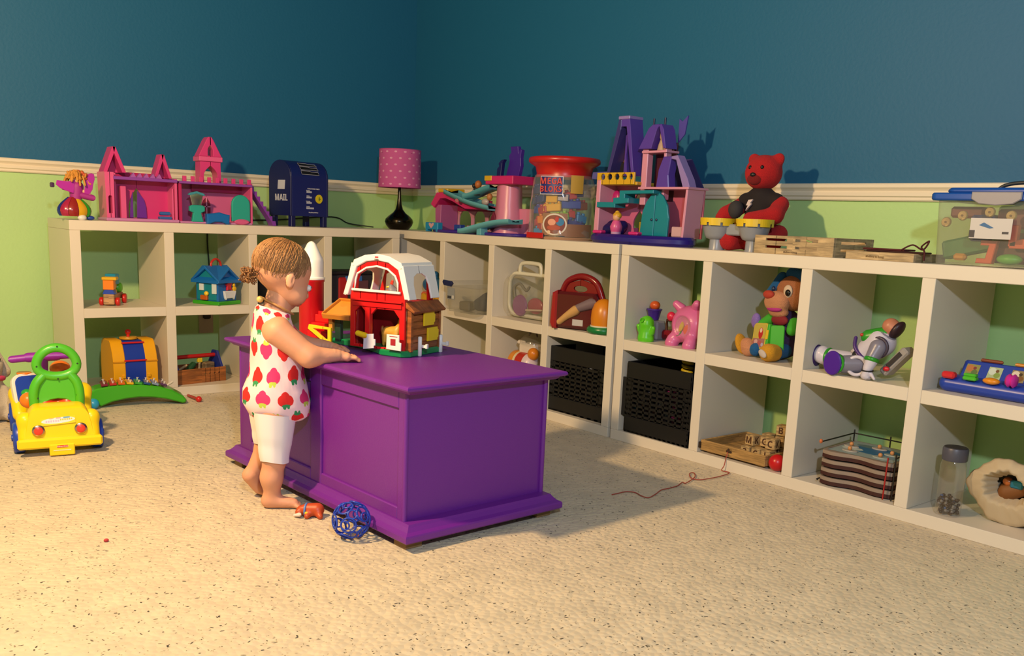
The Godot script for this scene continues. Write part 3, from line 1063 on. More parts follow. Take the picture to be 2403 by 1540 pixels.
	part(dp, "knob", G.new().ball(V(-0.075, 0.143, -0.322), V(0.018, 0.015, 0.018)), plastic("#31a83a"))
	part(dp, "button", G.new().ball(V(-0.045, 0.168, -0.318), V(0.016, 0.010, 0.008)), plastic("#d83b6c"))
	part(dp, "button", G.new().ball(V(-0.040, 0.190, -0.322), V(0.012, 0.006, 0.008)), ye)
	part(o, "drum", G.new().at(V(-0.078, 0.186, -0.37)).lathe(v2([0, 0, 0.017, 0, 0.0215, 0.018, 0, 0.018]), 24), plastic("#cf2b1f"))
	part(o, "drum_rim", G.new().at(V(-0.078, 0.202, -0.37)).lathe(v2([0, 0, 0.022, 0, 0.0235, 0.003, 0.022, 0.006, 0, 0.006]), 24), og)
	part(o, "side_ball", G.new().ball(V(-0.076, 0.142, -0.20), V(0.026, 0.026, 0.026)), og)

func left_things() -> void:
	white_dog()
	drum_toy()
	xylophone()
	toolbox()
	train()
	blue_house()
	dark_toys()
	fairy()
	pink_castle()
	mailbox()
	table_lamp()

func white_dog() -> void:
	var o := thing("plush_dog", "cream plush dog with a pink ribbon sitting behind the ride-on car", "plush toy", V(-1.835, 0, -1.30), 20)
	var m := M("#ddd0bb", 0.95, "plush")
	part(o, "body", G.new().nets([[0.04, V(0, 0.065, 0), V(0, 0.13, 0), 0.072, 0.055], [0.03, V(0, 0.13, 0), V(0.0, 0.215, 0.01), 0.05, 0.06], [0.02, V(0.0, 0.205, 0.03), V(-0.03, 0.19, 0.075), 0.042, 0.032], [0.015, V(0.045, 0.11, 0.03), V(0.06, 0.03, 0.06), 0.026, 0.026], [0.015, V(-0.045, 0.11, 0.03), V(-0.06, 0.03, 0.06), 0.026, 0.026], [0.015, V(0.055, 0.035, 0.0), V(0.09, 0.025, 0.06), 0.034, 0.03], [0.015, V(-0.055, 0.035, 0), V(-0.09, 0.025, 0.06), 0.034, 0.03]], 0.007), m)
	part(o, "ear", G.new().nets([[0.01, V(0.052, 0.245, -0.01), V(0.078, 0.175, -0.005), 0.017, 0.024]], 0.005), m)
	part(o, "ear", G.new().nets([[0.01, V(-0.052, 0.245, -0.01), V(-0.078, 0.175, -0.005), 0.017, 0.024]], 0.005), m)
	for s in [-1.0, 1.0]:
		part(o, "eye", G.new().ball(V(s * 0.022, 0.232, 0.066), V(0.007, 0.007, 0.006)), M("#17120f", 0.15))
	part(o, "nose", G.new().ball(V(-0.033, 0.203, 0.107), V(0.012, 0.008, 0.007)), M("#3a2a26", 0.5))
	part(o, "ribbon", G.new().tube(ring_pts(V(0, 0.152, 0.01), 0.058, 24, V(0, 1, -0.25)), 0.009, 8, true), M("#d63a6e", 0.8, "cloth"))

func drum_toy() -> void:
	var o := thing("barrel_drum", "yellow and blue toy drum with a red knob, behind the xylophone", "toy drum", V(-1.243, TH, -1.52))
	var ye := plastic("#e8a818")
	var sec := v2([0, 0, 0.006, 0.02, 0.008, 0.07, 0.004, 0.118, -0.006, 0.150, -0.028, 0.190, -0.042, 0.2, -0.13, 0.2, -0.15, 0.19, -0.165, 0.15, -0.172, 0.1, -0.168, 0.02, -0.16, 0])
	for s in [-1.0, 1.0]:
		var g := G.new().xf(Transform3D(Basis(V(0, 0, 1), V(0, 1, 0), V(-1, 0, 0)), V(s * 0.0645, 0, 0)))
		part(o, "end_section", g.prism(sec, -0.024, 0.024, 0.003), ye)
		part(o, "clip", G.new().box(V(s * 0.050, 0.055, 0.011), V(0.012, 0.014, 0.01), 0.002).box(V(s * 0.056, 0.036, 0.010), V(0.01, 0.012, 0.01), 0.002), ye)
		part(o, "seam_band", G.new().box(V(s * 0.0645, 0.114, 0.0045), V(0.05, 0.006, 0.006), 0.001), M("#c98a12", 0.4))
	var g2 := G.new().xf(Transform3D(Basis(V(0, 0, 1), V(0, 1, 0), V(-1, 0, 0)), V(0, 0, 0)))
	var inner := []
	for p in sec:
		inner.append(Vector2((p.x + 0.08) * 0.965 - 0.08, p.y * 0.97))
	part(o, "barrel", g2.prism(inner, -0.043, 0.043, 0.0), plastic("#1b3aa6"))
	for q in [[0.118, 0.0045], [0.188, -0.026]]:
		part(o, "red_rod", G.new().tube([V(-0.042, q[0], q[1]), V(0.042, q[0], q[1])], 0.004, 10), plastic("#c3202c"))
	part(o, "top_disc", G.new().at(V(0, 0.197, -0.085)).lathe(v2([0, 0, 0.034, 0, 0.036, 0.004, 0.034, 0.009, 0, 0.01]), 28), plastic("#d99a1b"))
	part(o, "knob", G.new().cyl(V(0, 0.206, -0.085), 0.0065, 0.012, 0.0, 14).ball(V(0, 0.226, -0.085), V(0.012, 0.012, 0.012)), plastic("#cf2420"))

func xylophone() -> void:
	var o := thing("xylophone", "green arched toy xylophone with coloured keys on the carpet", "xylophone", V(-1.29, 0, -1.33), -12)
	var gr := plastic("#3fa81f")
	part(o, "arch_body", G.new().prism(v2([-0.140, 0.008, -0.10, 0.024, -0.05, 0.034, 0.0, 0.038, 0.05, 0.035, 0.10, 0.026, 0.162, 0.006, 0.172, 0.008, 0.177, 0.018, 0.165, 0.034, 0.12, 0.062, 0.07, 0.078, 0.01, 0.086, -0.05, 0.088, -0.10, 0.086, -0.155, 0.078, -0.176, 0.068, -0.188, 0.050, -0.182, 0.035, -0.16, 0.018]), -0.10, 0.0, 0.005), gr)
	part(o, "end_ball", G.new().ball(V(-0.168, 0.021, 0.004), V(0.021, 0.021, 0.021), 12, 20), plastic("#2f9fd0"))
	var cs := ["#7c1f3c", "#b3262d", "#d5641f", "#e2b21e", "#3da33a", "#234f8f", "#7f93b5", "#55325f"]
	for k in 8:
		var xx := -0.125 + k * 0.031
		var yy := 0.090 - pow((xx + 0.045) / 0.17, 2) * 0.016
		var key := part(o, "key", G.new().box(V(0, 0, -0.05), V(0.026, 0.009, 0.082), 0.002), M(cs[k], 0.25))
		key.position = V(xx, yy + 0.003, 0)
		key.rotation_degrees.z = -6 - (k - 3) * 4.0
		for z in [-0.018, -0.080]:
			part(key, "peg", G.new().lathe(v2([0.0025, 0.004, 0.0025, 0.009, 0.0055, 0.0125, 0, 0.0135]), 12), plastic("#efe9e4")).position = V(0, 0, z)
	part(o, "white_tip", G.new().tube([V(0.105, 0.078, -0.02), V(0.128, 0.086, -0.045)], 0.005, 8), plastic("#e6dfcf"))
	var m := thing("mallet", "red xylophone mallet with a ball tip lying on the carpet", "mallet", V(-1.06, 0.0, -1.315))
	part(m, "ball", G.new().ball(V(0, 0.0125, 0), V(0.0125, 0.0125, 0.0125)), plastic("#cc2622"))
	part(m, "stick", G.new().tube([V(-0.001, 0.012, -0.006), V(0.0, 0.0075, -0.12)], 0.006, 10), plastic("#b3301f"))

func toolbox() -> void:
	var o := thing("tool_box", "small wooden toy tool box with a red bar handle and blue ends", "tool box", V(-0.962, TH, -1.534), 8.2)
	var wd := M("#b26a33", 0.55, "wood")
	part(o, "front_board", G.new().prism(v2([-0.116, 0, 0.116, 0, 0.116, 0.063, -0.116, 0.063]), -0.008, 0, 0.001, [oval(0.018, 0.038, 0.004, 0.004, 10), oval(0.040, 0.038, 0.004, 0.004, 10), oval(0.062, 0.038, 0.004, 0.004, 10), oval(0.084, 0.038, 0.004, 0.004, 10)]), wd)
	part(o, "back_board", G.new().box(V(0, 0.0315, -0.136), V(0.232, 0.063, 0.008), 0.001), wd)
	part(o, "bottom_board", G.new().box(V(0, 0.004, -0.072), V(0.215, 0.008, 0.12), 0.001), wd)
	for s in [-1.0, 1.0]:
		var g := G.new().xf(Transform3D(Basis(V(0, 0, 1), V(0, 1, 0), V(-1, 0, 0)), V(s * 0.104, 0, 0)))
		part(o, "end_board", g.prism(v2([-0.009, 0.002, -0.127, 0.002, -0.127, 0.064, -0.088, 0.128, -0.048, 0.128, -0.009, 0.064]), -0.005, 0.005, 0.001), M("#1d2f86", 0.4))
	part(o, "handle", G.new().tube([V(-0.1, 0.108, -0.068), V(0.1, 0.108, -0.068)], 0.009, 12), plastic("#b21a1e"))
	# loose play tools lie inside
	var p := o.transform
	var t := thing("toy_tool", "dark green toy tool lying in the wooden tool box", "toy tool", p * V(-0.03, 0.008, -0.06), 8.2)
	part(t, "head", G.new().tube([V(-0.02, 0.02, 0), V(0.028, 0.062, -0.01)], 0.014, 10), plastic("#1f4a2c"))
	part(t, "handle", G.new().tube([V(-0.06, 0.046, 0.02), V(-0.02, 0.066, 0.018)], 0.006, 8), M("#d8b888", 0.5, "wood"))
	t = thing("toy_hammer", "yellow-headed toy hammer lying in the wooden tool box", "toy tool", p * V(0.04, 0.008, -0.06), 8.2)
	part(t, "head", G.new().box(V(-0.01, 0.08, -0.01), V(0.022, 0.02, 0.016), 0.003), plastic("#e0c32a"))
	part(t, "handle", G.new().tube([V(-0.02, 0.03, 0), V(-0.01, 0.076, -0.01)], 0.006, 8), M("#a9906a", 0.5, "wood"))
	t = thing("toy_block", "bare wooden toy block lying in the wooden tool box", "toy block", p * V(0.066, 0.008, -0.07), 20)
	part(t, "block", G.new().box(V(0, 0.035, 0), V(0.05, 0.07, 0.04), 0.003), M("#9a815f", 0.55, "wood"))

func train() -> void:
	var o := thing("block_train", "wooden block train with red wheels and coloured blocks", "toy train", V(-1.325, UP, -1.565), -28)
	var wd := M("#d3a673", 0.5, "wood")
	var rd := plastic("#c9241d")
	part(o, "engine_block", G.new().box(V(0, 0.026, -0.03), V(0.042, 0.042, 0.06), 0.003), wd)
	for s in [-1.0, 1.0]:
		for z in [-0.02, -0.145]:
			var r := 0.017 if z > -0.1 else 0.02
			part(o, "wheel", G.new().at(V(s * 0.031, r, z), V(0, 0, 90)).lathe(v2([0, -0.008, r - 0.003, -0.008, r, -0.005, r, 0.005, r - 0.003, 0.008, 0, 0.009]), 24), rd)
	part(o, "deck", G.new().box(V(0, 0.032, -0.115), V(0.040, 0.026, 0.12), 0.003), M("#c78a63", 0.5, "wood"))
	# blocks that lift off are things of their own
	var p := o.transform
	var q := thing("toy_block", "blue wedge block under the orange block on the wooden train", "toy block", p * V(0, 0.047, -0.02), -28, "")
	part(q, "block", G.new().prism(v2([-0.024, 0, 0.024, 0, 0.016, 0.018, -0.016, 0.018]), -0.022, 0.018, 0.001), plastic("#2747b4"))
	q = thing("toy_block", "orange cube block on the front of the wooden train", "toy block", p * V(0, 0.065, -0.02), -28)
	part(q, "block", G.new().box(V(0, 0.0195, 0), V(0.041, 0.039, 0.04), 0.002), plastic("#ee8420"))
	q = thing("toy_block", "flat yellow block on top of the orange block of the train", "toy block", p * V(0.004, 0.104, -0.02), -28)
	part(q, "block", G.new().box(V(0, 0.006, 0), V(0.056, 0.012, 0.046), 0.002), plastic("#e2b01d"))
	q = thing("toy_block", "wooden spool block in the middle of the train", "toy block", p * V(0.0, 0.045, -0.075), -28)
	part(q, "block", G.new().lathe(v2([0, 0, 0.017, 0, 0.017, 0.014, 0.011, 0.02, 0.017, 0.026, 0.017, 0.038, 0, 0.038]), 20), M("#d9b25a", 0.5, "wood"))
	q = thing("toy_block", "teal cube block on the middle of the wooden train", "toy block", p * V(0.0, 0.083, -0.075), -38)
	part(q, "block", G.new().box(V(0, 0.021, 0), V(0.043, 0.042, 0.043), 0.003), plastic("#238fb3"))
	q = thing("toy_block", "green barrel block with a wooden peg on the tail of the train", "toy block", p * V(0.0, 0.045, -0.14), -28)
	part(q, "block", G.new().at(V(-0.024, 0.02, 0), V(0, 0, -90)).lathe(v2([0, 0, 0.014, 0, 0.02, 0.006, 0.02, 0.042, 0.014, 0.048, 0, 0.048]), 22), plastic("#5fc02c"))
	part(q, "peg", G.new().cyl(V(0, 0.038, 0), 0.008, 0.018, 0.002, 14), wd)

func blue_house() -> void:
	var o := thing("toy_house", "blue toy house with a red carrying handle on a green base", "toy house", V(-0.906, UP, -1.470), 25.5)
	var bl := plastic("#1769b5")
	var te := plastic("#157f8f")
	part(o, "base", G.new().box(V(0.062, 0.008, -0.068), V(0.138, 0.016, 0.148), 0.003), plastic("#38a321"))
	part(o, "walls", G.new().box(V(0.06, 0.062, -0.068), V(0.112, 0.094, 0.122), 0.002), bl)
	part(o, "side_wall", G.new().box(V(0.0035, 0.064, -0.068), V(0.004, 0.088, 0.106), 0.001), te)
	# gables and a cross roof of two pitched slabs
	var gab := v2([-0.061, 0.105, 0.061, 0.105, 0, 0.150])
	part(o, "gable", G.new().xf(Transform3D(Basis(V(0, 0, -1), V(0, 1, 0), V(1, 0, 0)), V(0.06, 0, -0.068))).prism(gab, -0.054, 0.054), te)
	part(o, "gable", G.new().at(V(0.06, 0, -0.068)).prism(v2([-0.054, 0.105, 0.054, 0.105, 0, 0.146]), -0.060, 0.060), bl)
	var chev := v2([-0.078, 0.094, -0.078, 0.105, 0, 0.165, 0.078, 0.105, 0.078, 0.094, 0, 0.152])
	part(o, "roof", G.new().xf(Transform3D(Basis(V(0, 0, -1), V(0, 1, 0), V(1, 0, 0)), V(0.06, 0, -0.068))).prism(chev, -0.070, 0.070, 0.002), bl)
	part(o, "roof", G.new().at(V(0.06, 0, -0.068)).prism(v2([-0.070, 0.092, -0.070, 0.103, 0, 0.161, 0.070, 0.103, 0.070, 0.092, 0, 0.149]), -0.078, 0.076, 0.002), bl)
	part(o, "handle", G.new().tube(curve(v3([0.03, 0.150, -0.068, 0.034, 0.178, -0.068, 0.06, 0.192, -0.068, 0.086, 0.178, -0.068, 0.09, 0.150, -0.068]), 5), 0.005, 10), plastic("#c02a22"))
	part(o, "bath_tub", G.new().prism(v2([0.030, 0.060, 0.100, 0.060, 0.103, 0.056, 0.094, 0.030, 0.09, 0.022, 0.084, 0.028, 0.046, 0.028, 0.042, 0.022, 0.036, 0.030]), -0.006, 0.006, 0.002), plastic("#dfe2ea"))
	part(o, "red_star", G.new().prism(v2([0.050, 0.062, 0.066, 0.066, 0.078, 0.061, 0.074, 0.080, 0.084, 0.098, 0.068, 0.098, 0.058, 0.108, 0.054, 0.094, 0.042, 0.088, 0.052, 0.080]), -0.006, 0.004, 0.001), plastic("#c41f35"))
	part(o, "duck", G.new().ball(V(0.094, 0.068, 0.002), V(0.012, 0.011, 0.006)).ball(V(0.090, 0.084, 0.003), V(0.007, 0.008, 0.006)), plastic("#e3b51b"))
	for q in [[-0.022, 0.070, 0.012, 0.022], [-0.092, 0.074, 0.012, 0.014]]:
		part(o, "window_panel", G.new().box(V(-0.002, q[1], q[0]), V(0.006, q[3] * 2, q[2] * 2), 0.001), plastic("#cfdde0"))
	part(o, "flower_pot", G.new().box(V(-0.004, 0.030, -0.076), V(0.012, 0.020, 0.038), 0.002), plastic("#b85a17"))
	part(o, "flower", G.new().ball(V(-0.006, 0.048, -0.062), V(0.009, 0.010, 0.011)), plastic("#ebc52d"))

func dark_toys() -> void:
	var o := thing("toy_bag", "dark brown toy bag in the cube behind the toddler's neck", "bag", V(-0.60, UP, -1.60), 0)
	part(o, "body", G.new().nets([[0.03, V(-0.04, 0.06, 0), V(0.04, 0.06, 0), 0.06, 0.06], [0.03, V(-0.03, 0.10, 0), V(0.03, 0.11, 0), 0.045, 0.045]], 0.008), M("#241c17", 0.85, "cloth"))
	part(o, "strap", G.new().tube(curve(v3([-0.05, 0.13, 0.0, -0.02, 0.175, 0.0, 0.03, 0.175, 0, 0.05, 0.13, 0]), 5), 0.006, 8), M("#1a1512", 0.8))
	o = thing("toy_garage", "dark red and blue toy garage in the cube left of the barn roof", "toy garage", V(-0.24, UP, -1.58), 0)
	part(o, "body", G.new().box(V(0, 0.065, 0), V(0.24, 0.13, 0.16), 0.008), M("#26202a", 0.6))
	part(o, "roof", G.new().box(V(0, 0.136, 0), V(0.25, 0.014, 0.17), 0.004), M("#15121a", 0.5))
	part(o, "door", G.new().box(V(-0.055, 0.062, 0.081), V(0.05, 0.105, 0.012), 0.006), plastic("#a81a1f"))
	part(o, "door", G.new().box(V(0.05, 0.055, 0.081), V(0.06, 0.09, 0.01), 0.004), M("#5a3540", 0.5))
	part(o, "sign", G.new().box(V(0.0, 0.108, 0.082), V(0.09, 0.026, 0.012), 0.004), plastic("#2e5fa8"))

func fairy() -> void:
	# a fairy doll in a rainbow skirt, seen from behind
	var o := thing("fairy_doll", "fairy doll with purple wings, blond curls and shiny rainbow skirt", "doll", V(-1.432, TOP, -1.545), 8)
	var pk := M("#a3278c", 0.5, "cloth")
	part(o, "bodice", G.new().nets([[0.015, V(-0.004, 0.085, 0), V(0.0, 0.125, 0.0), 0.022, 0.026], [0.01, V(0.004, 0.118, 0), V(-0.052, 0.118, 0.008), 0.014, 0.008]], 0.004), pk)
	part(o, "head", G.new().ball(V(0.0, 0.158, 0.004), V(0.021, 0.024, 0.021)), M("#e2b48c", 0.6))
	var g := G.new()
	for i in 46:
		var a := rng.randf() * TAU
		var b := rng.randf_range(0.0, 1.0)
		var pts := []
		for k in 5:
			var r := 0.018 + k * 0.005
			pts.append(V(0.0 + cos(a) * r * (0.7 + b * 0.6), 0.176 - k * 0.009 * b + 0.010 * sin(k * 2.1 + i), 0.006 + sin(a) * r))
		g.tube(curve(pts, 2), 0.0042, 5)
	var hr := part(o, "hair", g, M("#c98a35", 0.7))
	g = G.new()
	for i in 12:
		g.ball(V(0.012 + rng.randf_range(-0.016, 0.016), 0.170 + rng.randf_range(-0.016, 0.018), 0.024 + rng.randf_range(-0.006, 0.006)), V(0.008, 0.007, 0.006), 6, 8)
	part(hr, "hair_bow", g, M("#c1562f", 0.6))
	part(o, "wing", G.new().prism(v2([0.020, 0.098, 0.040, 0.100, 0.052, 0.118, 0.056, 0.140, 0.062, 0.158, 0.060, 0.176, 0.050, 0.180, 0.030, 0.172, 0.024, 0.150]), 0.020, 0.024, 0.001), M("#b32fa8", 0.4))
	part(o, "wing", G.new().prism(v2([-0.012, 0.150, -0.040, 0.144, -0.080, 0.146, -0.084, 0.130, -0.070, 0.118, -0.052, 0.110, -0.020, 0.100]), 0.018, 0.022, 0.001), M("#b32fa8", 0.4))
	part(o, "sleeve", G.new().tube([V(0.012, 0.094, 0.016), V(0.05, 0.086, 0.022)], 0.012, 12), pk)
	part(o, "arm", G.new().tube([V(0.014, 0.112, 0.010), V(0.036, 0.104, 0.016), V(0.044, 0.092, 0.016)], 0.008, 10), M("#e2b48c", 0.6))
	part(o, "hand_wand", G.new().box(V(-0.094, 0.128, 0.010), V(0.014, 0.018, 0.014), 0.003), M("#4a2a55", 0.5))
	# skirt of shiny coloured panels, each its own piece
	var cols := ["#b0263f", "#156b4c", "#23307e", "#a32048", "#8e2424", "#d8a321", "#35a52a", "#12151d", "#232a5e", "#47306e"]
	for k in 10:
		var rows := []
		for i in 8:
			var t := i / 7.0
			var y := lerpf(0.086, 0.014, t)
			var r := 0.020 + 0.044 * sin(t * 2.2) * 0.95
			var row := []
			for j in 5:
				var a := TAU * (k + j / 4.0 * 0.96) / 10.0 + PI
				var rr := r + 0.003 * sin(PI * j / 4.0)
				row.append(V(sin(a) * rr - 0.012, y, cos(a) * rr * 0.7))
			rows.append(row)
		var sm := M(cols[k], 0.22, "two")
		part(o, "skirt_panel", G.new().grid(rows, false), sm)
	part(o, "shoe", G.new().ball(V(0.042, 0.009, 0.012), V(0.017, 0.009, 0.012)), plastic("#2b4aa0"))
	part(o, "shoe", G.new().ball(V(0.002, 0.009, 0.034), V(0.017, 0.012, 0.013)), plastic("#dcdad4"))

func crenels(g: G, x0: float, x1: float, y: float, n: int, h: float, z: float, d: float) -> void:
	var w := (x1 - x0) / n
	for k in n:
		g.box(V(x0 + w * (k + 0.5), y + h * 0.5, z), V(w * 0.45, h, d), 0.001)

func spire(x: float, y0: float, y1: float, w: float, z: float) -> G:
	# an open-fronted steep roof: two leaning sides, a back and a capped tip
	var g := G.new()
	g.prism(v2([x - w * 0.5, y0, x - w * 0.33, y0, x + 0.002, y1 - 0.02, x + 0.006, y1, x - 0.006, y1]), z - w * 0.4, z + w * 0.4, 0.001)
	g.prism(v2([x + w * 0.5, y0, x + w * 0.33, y0, x - 0.002, y1 - 0.02, x - 0.006, y1, x + 0.006, y1]), z - w * 0.4, z + w * 0.4, 0.001)
	g.prism(v2([x - w * 0.4, y0, x + w * 0.4, y0, x, y1 - 0.01]), z - w * 0.4, z - w * 0.34, 0.001)
	return g

func pink_castle() -> void:
	# two hinged halves; local origin at the left end of the front, x to the right
	var o := thing("pink_castle", "bright pink toy castle with spires, purple stairs and turquoise furniture", "toy castle", V(-1.312, TOP, -1.60), 0)
	var pk := plastic("#d03a7e")
	var dk := plastic("#b3245f")
	var lt := plastic("#dd5a92")
	var pu := plastic("#8a45a5")
	var lil := plastic("#c27fb4")
	var te := plastic("#2aa193")
	# left half
	part(o, "floor_plate", G.new().box(V(0.145, 0.006, -0.05), V(0.292, 0.012, 0.13), 0.003), lil)
	part(o, "back_wall", G.new().prism(v2([0.01, 0.010, 0.288, 0.010, 0.288, 0.165, 0.01, 0.165]), -0.10, -0.092, 0.001, [arch(0.118, 0.186, 0.014, 0.135, 1.2)]), pk)
	part(o, "side_wall", G.new().prism(v2([0.004, 0.012, 0.034, 0.012, 0.036, 0.192, 0.0, 0.192]), -0.10, 0.004, 0.001, [arch(0.012, 0.026, 0.03, 0.1)]), lt)
	part(o, "tower_side", G.new().box(V(0.052, 0.10, -0.07), V(0.006, 0.18, 0.06), 0.001).box(V(0.085, 0.075, -0.07), V(0.022, 0.13, 0.05), 0.002), lt)
	part(o, "right_wall", G.new().box(V(0.284, 0.095, -0.05), V(0.01, 0.17, 0.10), 0.001).box(V(0.272, 0.075, -0.02), V(0.006, 0.13, 0.03), 0.001), lt)
	part(o, "purple_door", G.new().prism(v2([0.120, 0.014, 0.134, 0.014, 0.134, 0.12, 0.126, 0.09]), -0.09, -0.085, 0.0005).prism(v2([0.148, 0.014, 0.188, 0.014, 0.186, 0.06, 0.178, 0.09, 0.152, 0.125]), -0.088, -0.082, 0.0005), plastic("#6a2a9c"))
	var g := G.new().box(V(0.16, 0.170, -0.045), V(0.255, 0.012, 0.11), 0.001)
	part(o, "upper_floor", g, pu)
	g = G.new()
	for k in 5:
		g.prism(v2([0.098 + k * 0.026, 0.176, 0.122 + k * 0.026, 0.176, 0.113 + k * 0.026, 0.194]), -0.012, 0.006, 0.0005)
	part(o, "parapet", g, plastic("#a55bb0"))
	part(o, "back_parapet", G.new().box(V(0.17, 0.186, -0.096), V(0.24, 0.022, 0.008), 0.001), dk)
	part(o, "spire", spire(0.046, 0.192, 0.292, 0.088, -0.05), pk)
	part(o, "spire", spire(0.240, 0.180, 0.276, 0.072, -0.05), pk)
	part(o, "bench", G.new().tube([V(0.222, 0.036, -0.01), V(0.254, 0.036, -0.01)], 0.008, 10).box(V(0.238, 0.018, -0.01), V(0.05, 0.012, 0.03), 0.003), plastic("#3c63a8"))
	# right half
	part(o, "back_wall", G.new().prism(v2([0.296, 0.0, 0.612, 0.0, 0.612, 0.165, 0.296, 0.165]), -0.12, -0.112, 0.001, [arch(0.436, 0.474, 0.042, 0.112, 0.6)]), plastic("#d4689b"))
	part(o, "window_bars", G.new().box(V(0.455, 0.076, -0.110), V(0.005, 0.072, 0.005)).box(V(0.455, 0.072, -0.110), V(0.04, 0.005, 0.005)), plastic("#e08cae"))
	part(o, "window_back", G.new().box(V(0.455, 0.075, -0.117), V(0.04, 0.08, 0.003)), M("#7c1b34", 0.5))
	part(o, "floor_plate", G.new().box(V(0.455, 0.004, -0.055), V(0.318, 0.008, 0.13), 0.002), lil)
	part(o, "left_wall", G.new().box(V(0.302, 0.088, -0.06), V(0.012, 0.165, 0.12), 0.001), dk)
	part(o, "right_wall", G.new().box(V(0.614, 0.090, -0.055), V(0.008, 0.175, 0.12), 0.001), lt)
	part(o, "upper_floor", G.new().box(V(0.456, 0.168, -0.055), V(0.32, 0.010, 0.13), 0.001), pu)
	part(o, "shade_board", G.new().box(V(0.50, 0.150, -0.10), V(0.23, 0.03, 0.012), 0.001), dk)
	g = G.new()
	crenels(g, 0.300, 0.620, 0.173, 9, 0.022, 0.006, 0.008)
	part(o, "parapet", g, pk)
	part(o, "tower", G.new().prism(v2([0.400, 0.173, 0.492, 0.173, 0.490, 0.262, 0.402, 0.262]), -0.09, -0.03, 0.001, [arch(0.416, 0.476, 0.174, 0.245, 0.3)]), pk)
	part(o, "tower_ledge", G.new().box(V(0.446, 0.272, -0.06), V(0.102, 0.02, 0.075), 0.002), lt)
	part(o, "tower_roof", G.new().prism(v2([0.395, 0.282, 0.497, 0.282, 0.460, 0.354, 0.452, 0.364, 0.440, 0.364, 0.432, 0.354]), -0.085, -0.03, 0.002, [arch(0.436, 0.458, 0.286, 0.330, 0.8)]), pk)
	var va := part(o, "vanity", G.new().prism(v2([0.345, 0.006, 0.395, 0.006, 0.388, 0.034, 0.386, 0.044, 0.402, 0.052, 0.402, 0.070, 0.392, 0.076, 0.346, 0.076, 0.336, 0.070, 0.336, 0.052, 0.352, 0.044, 0.350, 0.034]), -0.006, 0.012, 0.003), te)
	part(va, "mirror", G.new().prism(v2([0.350, 0.076, 0.388, 0.076, 0.396, 0.116, 0.384, 0.126, 0.356, 0.126, 0.341, 0.116]), 0.0, 0.004, 0.001), M("#dfe6ea", 0.05, "metal"))
	part(va, "mirror_top", G.new().prism(v2([0.330, 0.118, 0.338, 0.126, 0.370, 0.134, 0.398, 0.126, 0.406, 0.118, 0.398, 0.116, 0.368, 0.125, 0.340, 0.116]), -0.002, 0.008, 0.001), plastic("#3f8fa3"))
	part(o, "sofa", G.new().prism(v2([0.404, 0.0, 0.416, 0.0, 0.44, 0.009, 0.470, 0.009, 0.490, 0.0, 0.502, 0.0, 0.504, 0.040, 0.480, 0.044, 0.46, 0.050, 0.434, 0.045, 0.404, 0.042]), 0.0, 0.03, 0.004), plastic("#1468b4"))
	var bd := part(o, "bed", G.new().prism(arch(0.520, 0.604, 0.014, 0.128), -0.002, 0.014, 0.004), te)
	part(bd, "pillow", G.new().prism(oval(0.563, 0.012, 0.034, 0.012, 18), 0.0, 0.02, 0.004), plastic("#d35c8f"))
	# purple stairs at the right end
	g = G.new()
	var st := []
	for k in 8:
		st.append(Vector2(0.622 + k * 0.0145, 0.168 - k * 0.021))
		st.append(Vector2(0.636 + k * 0.0145, 0.168 - k * 0.021))
	st.append(Vector2(0.742, 0.0))
	st.append(Vector2(0.726, 0.0))
	for k in 8:
		st.append(Vector2(0.718 - k * 0.0145, 0.018 + k * 0.0205))
	part(o, "staircase", g.prism(st, -0.07, -0.02, 0.001), plastic("#7f3aa6"))

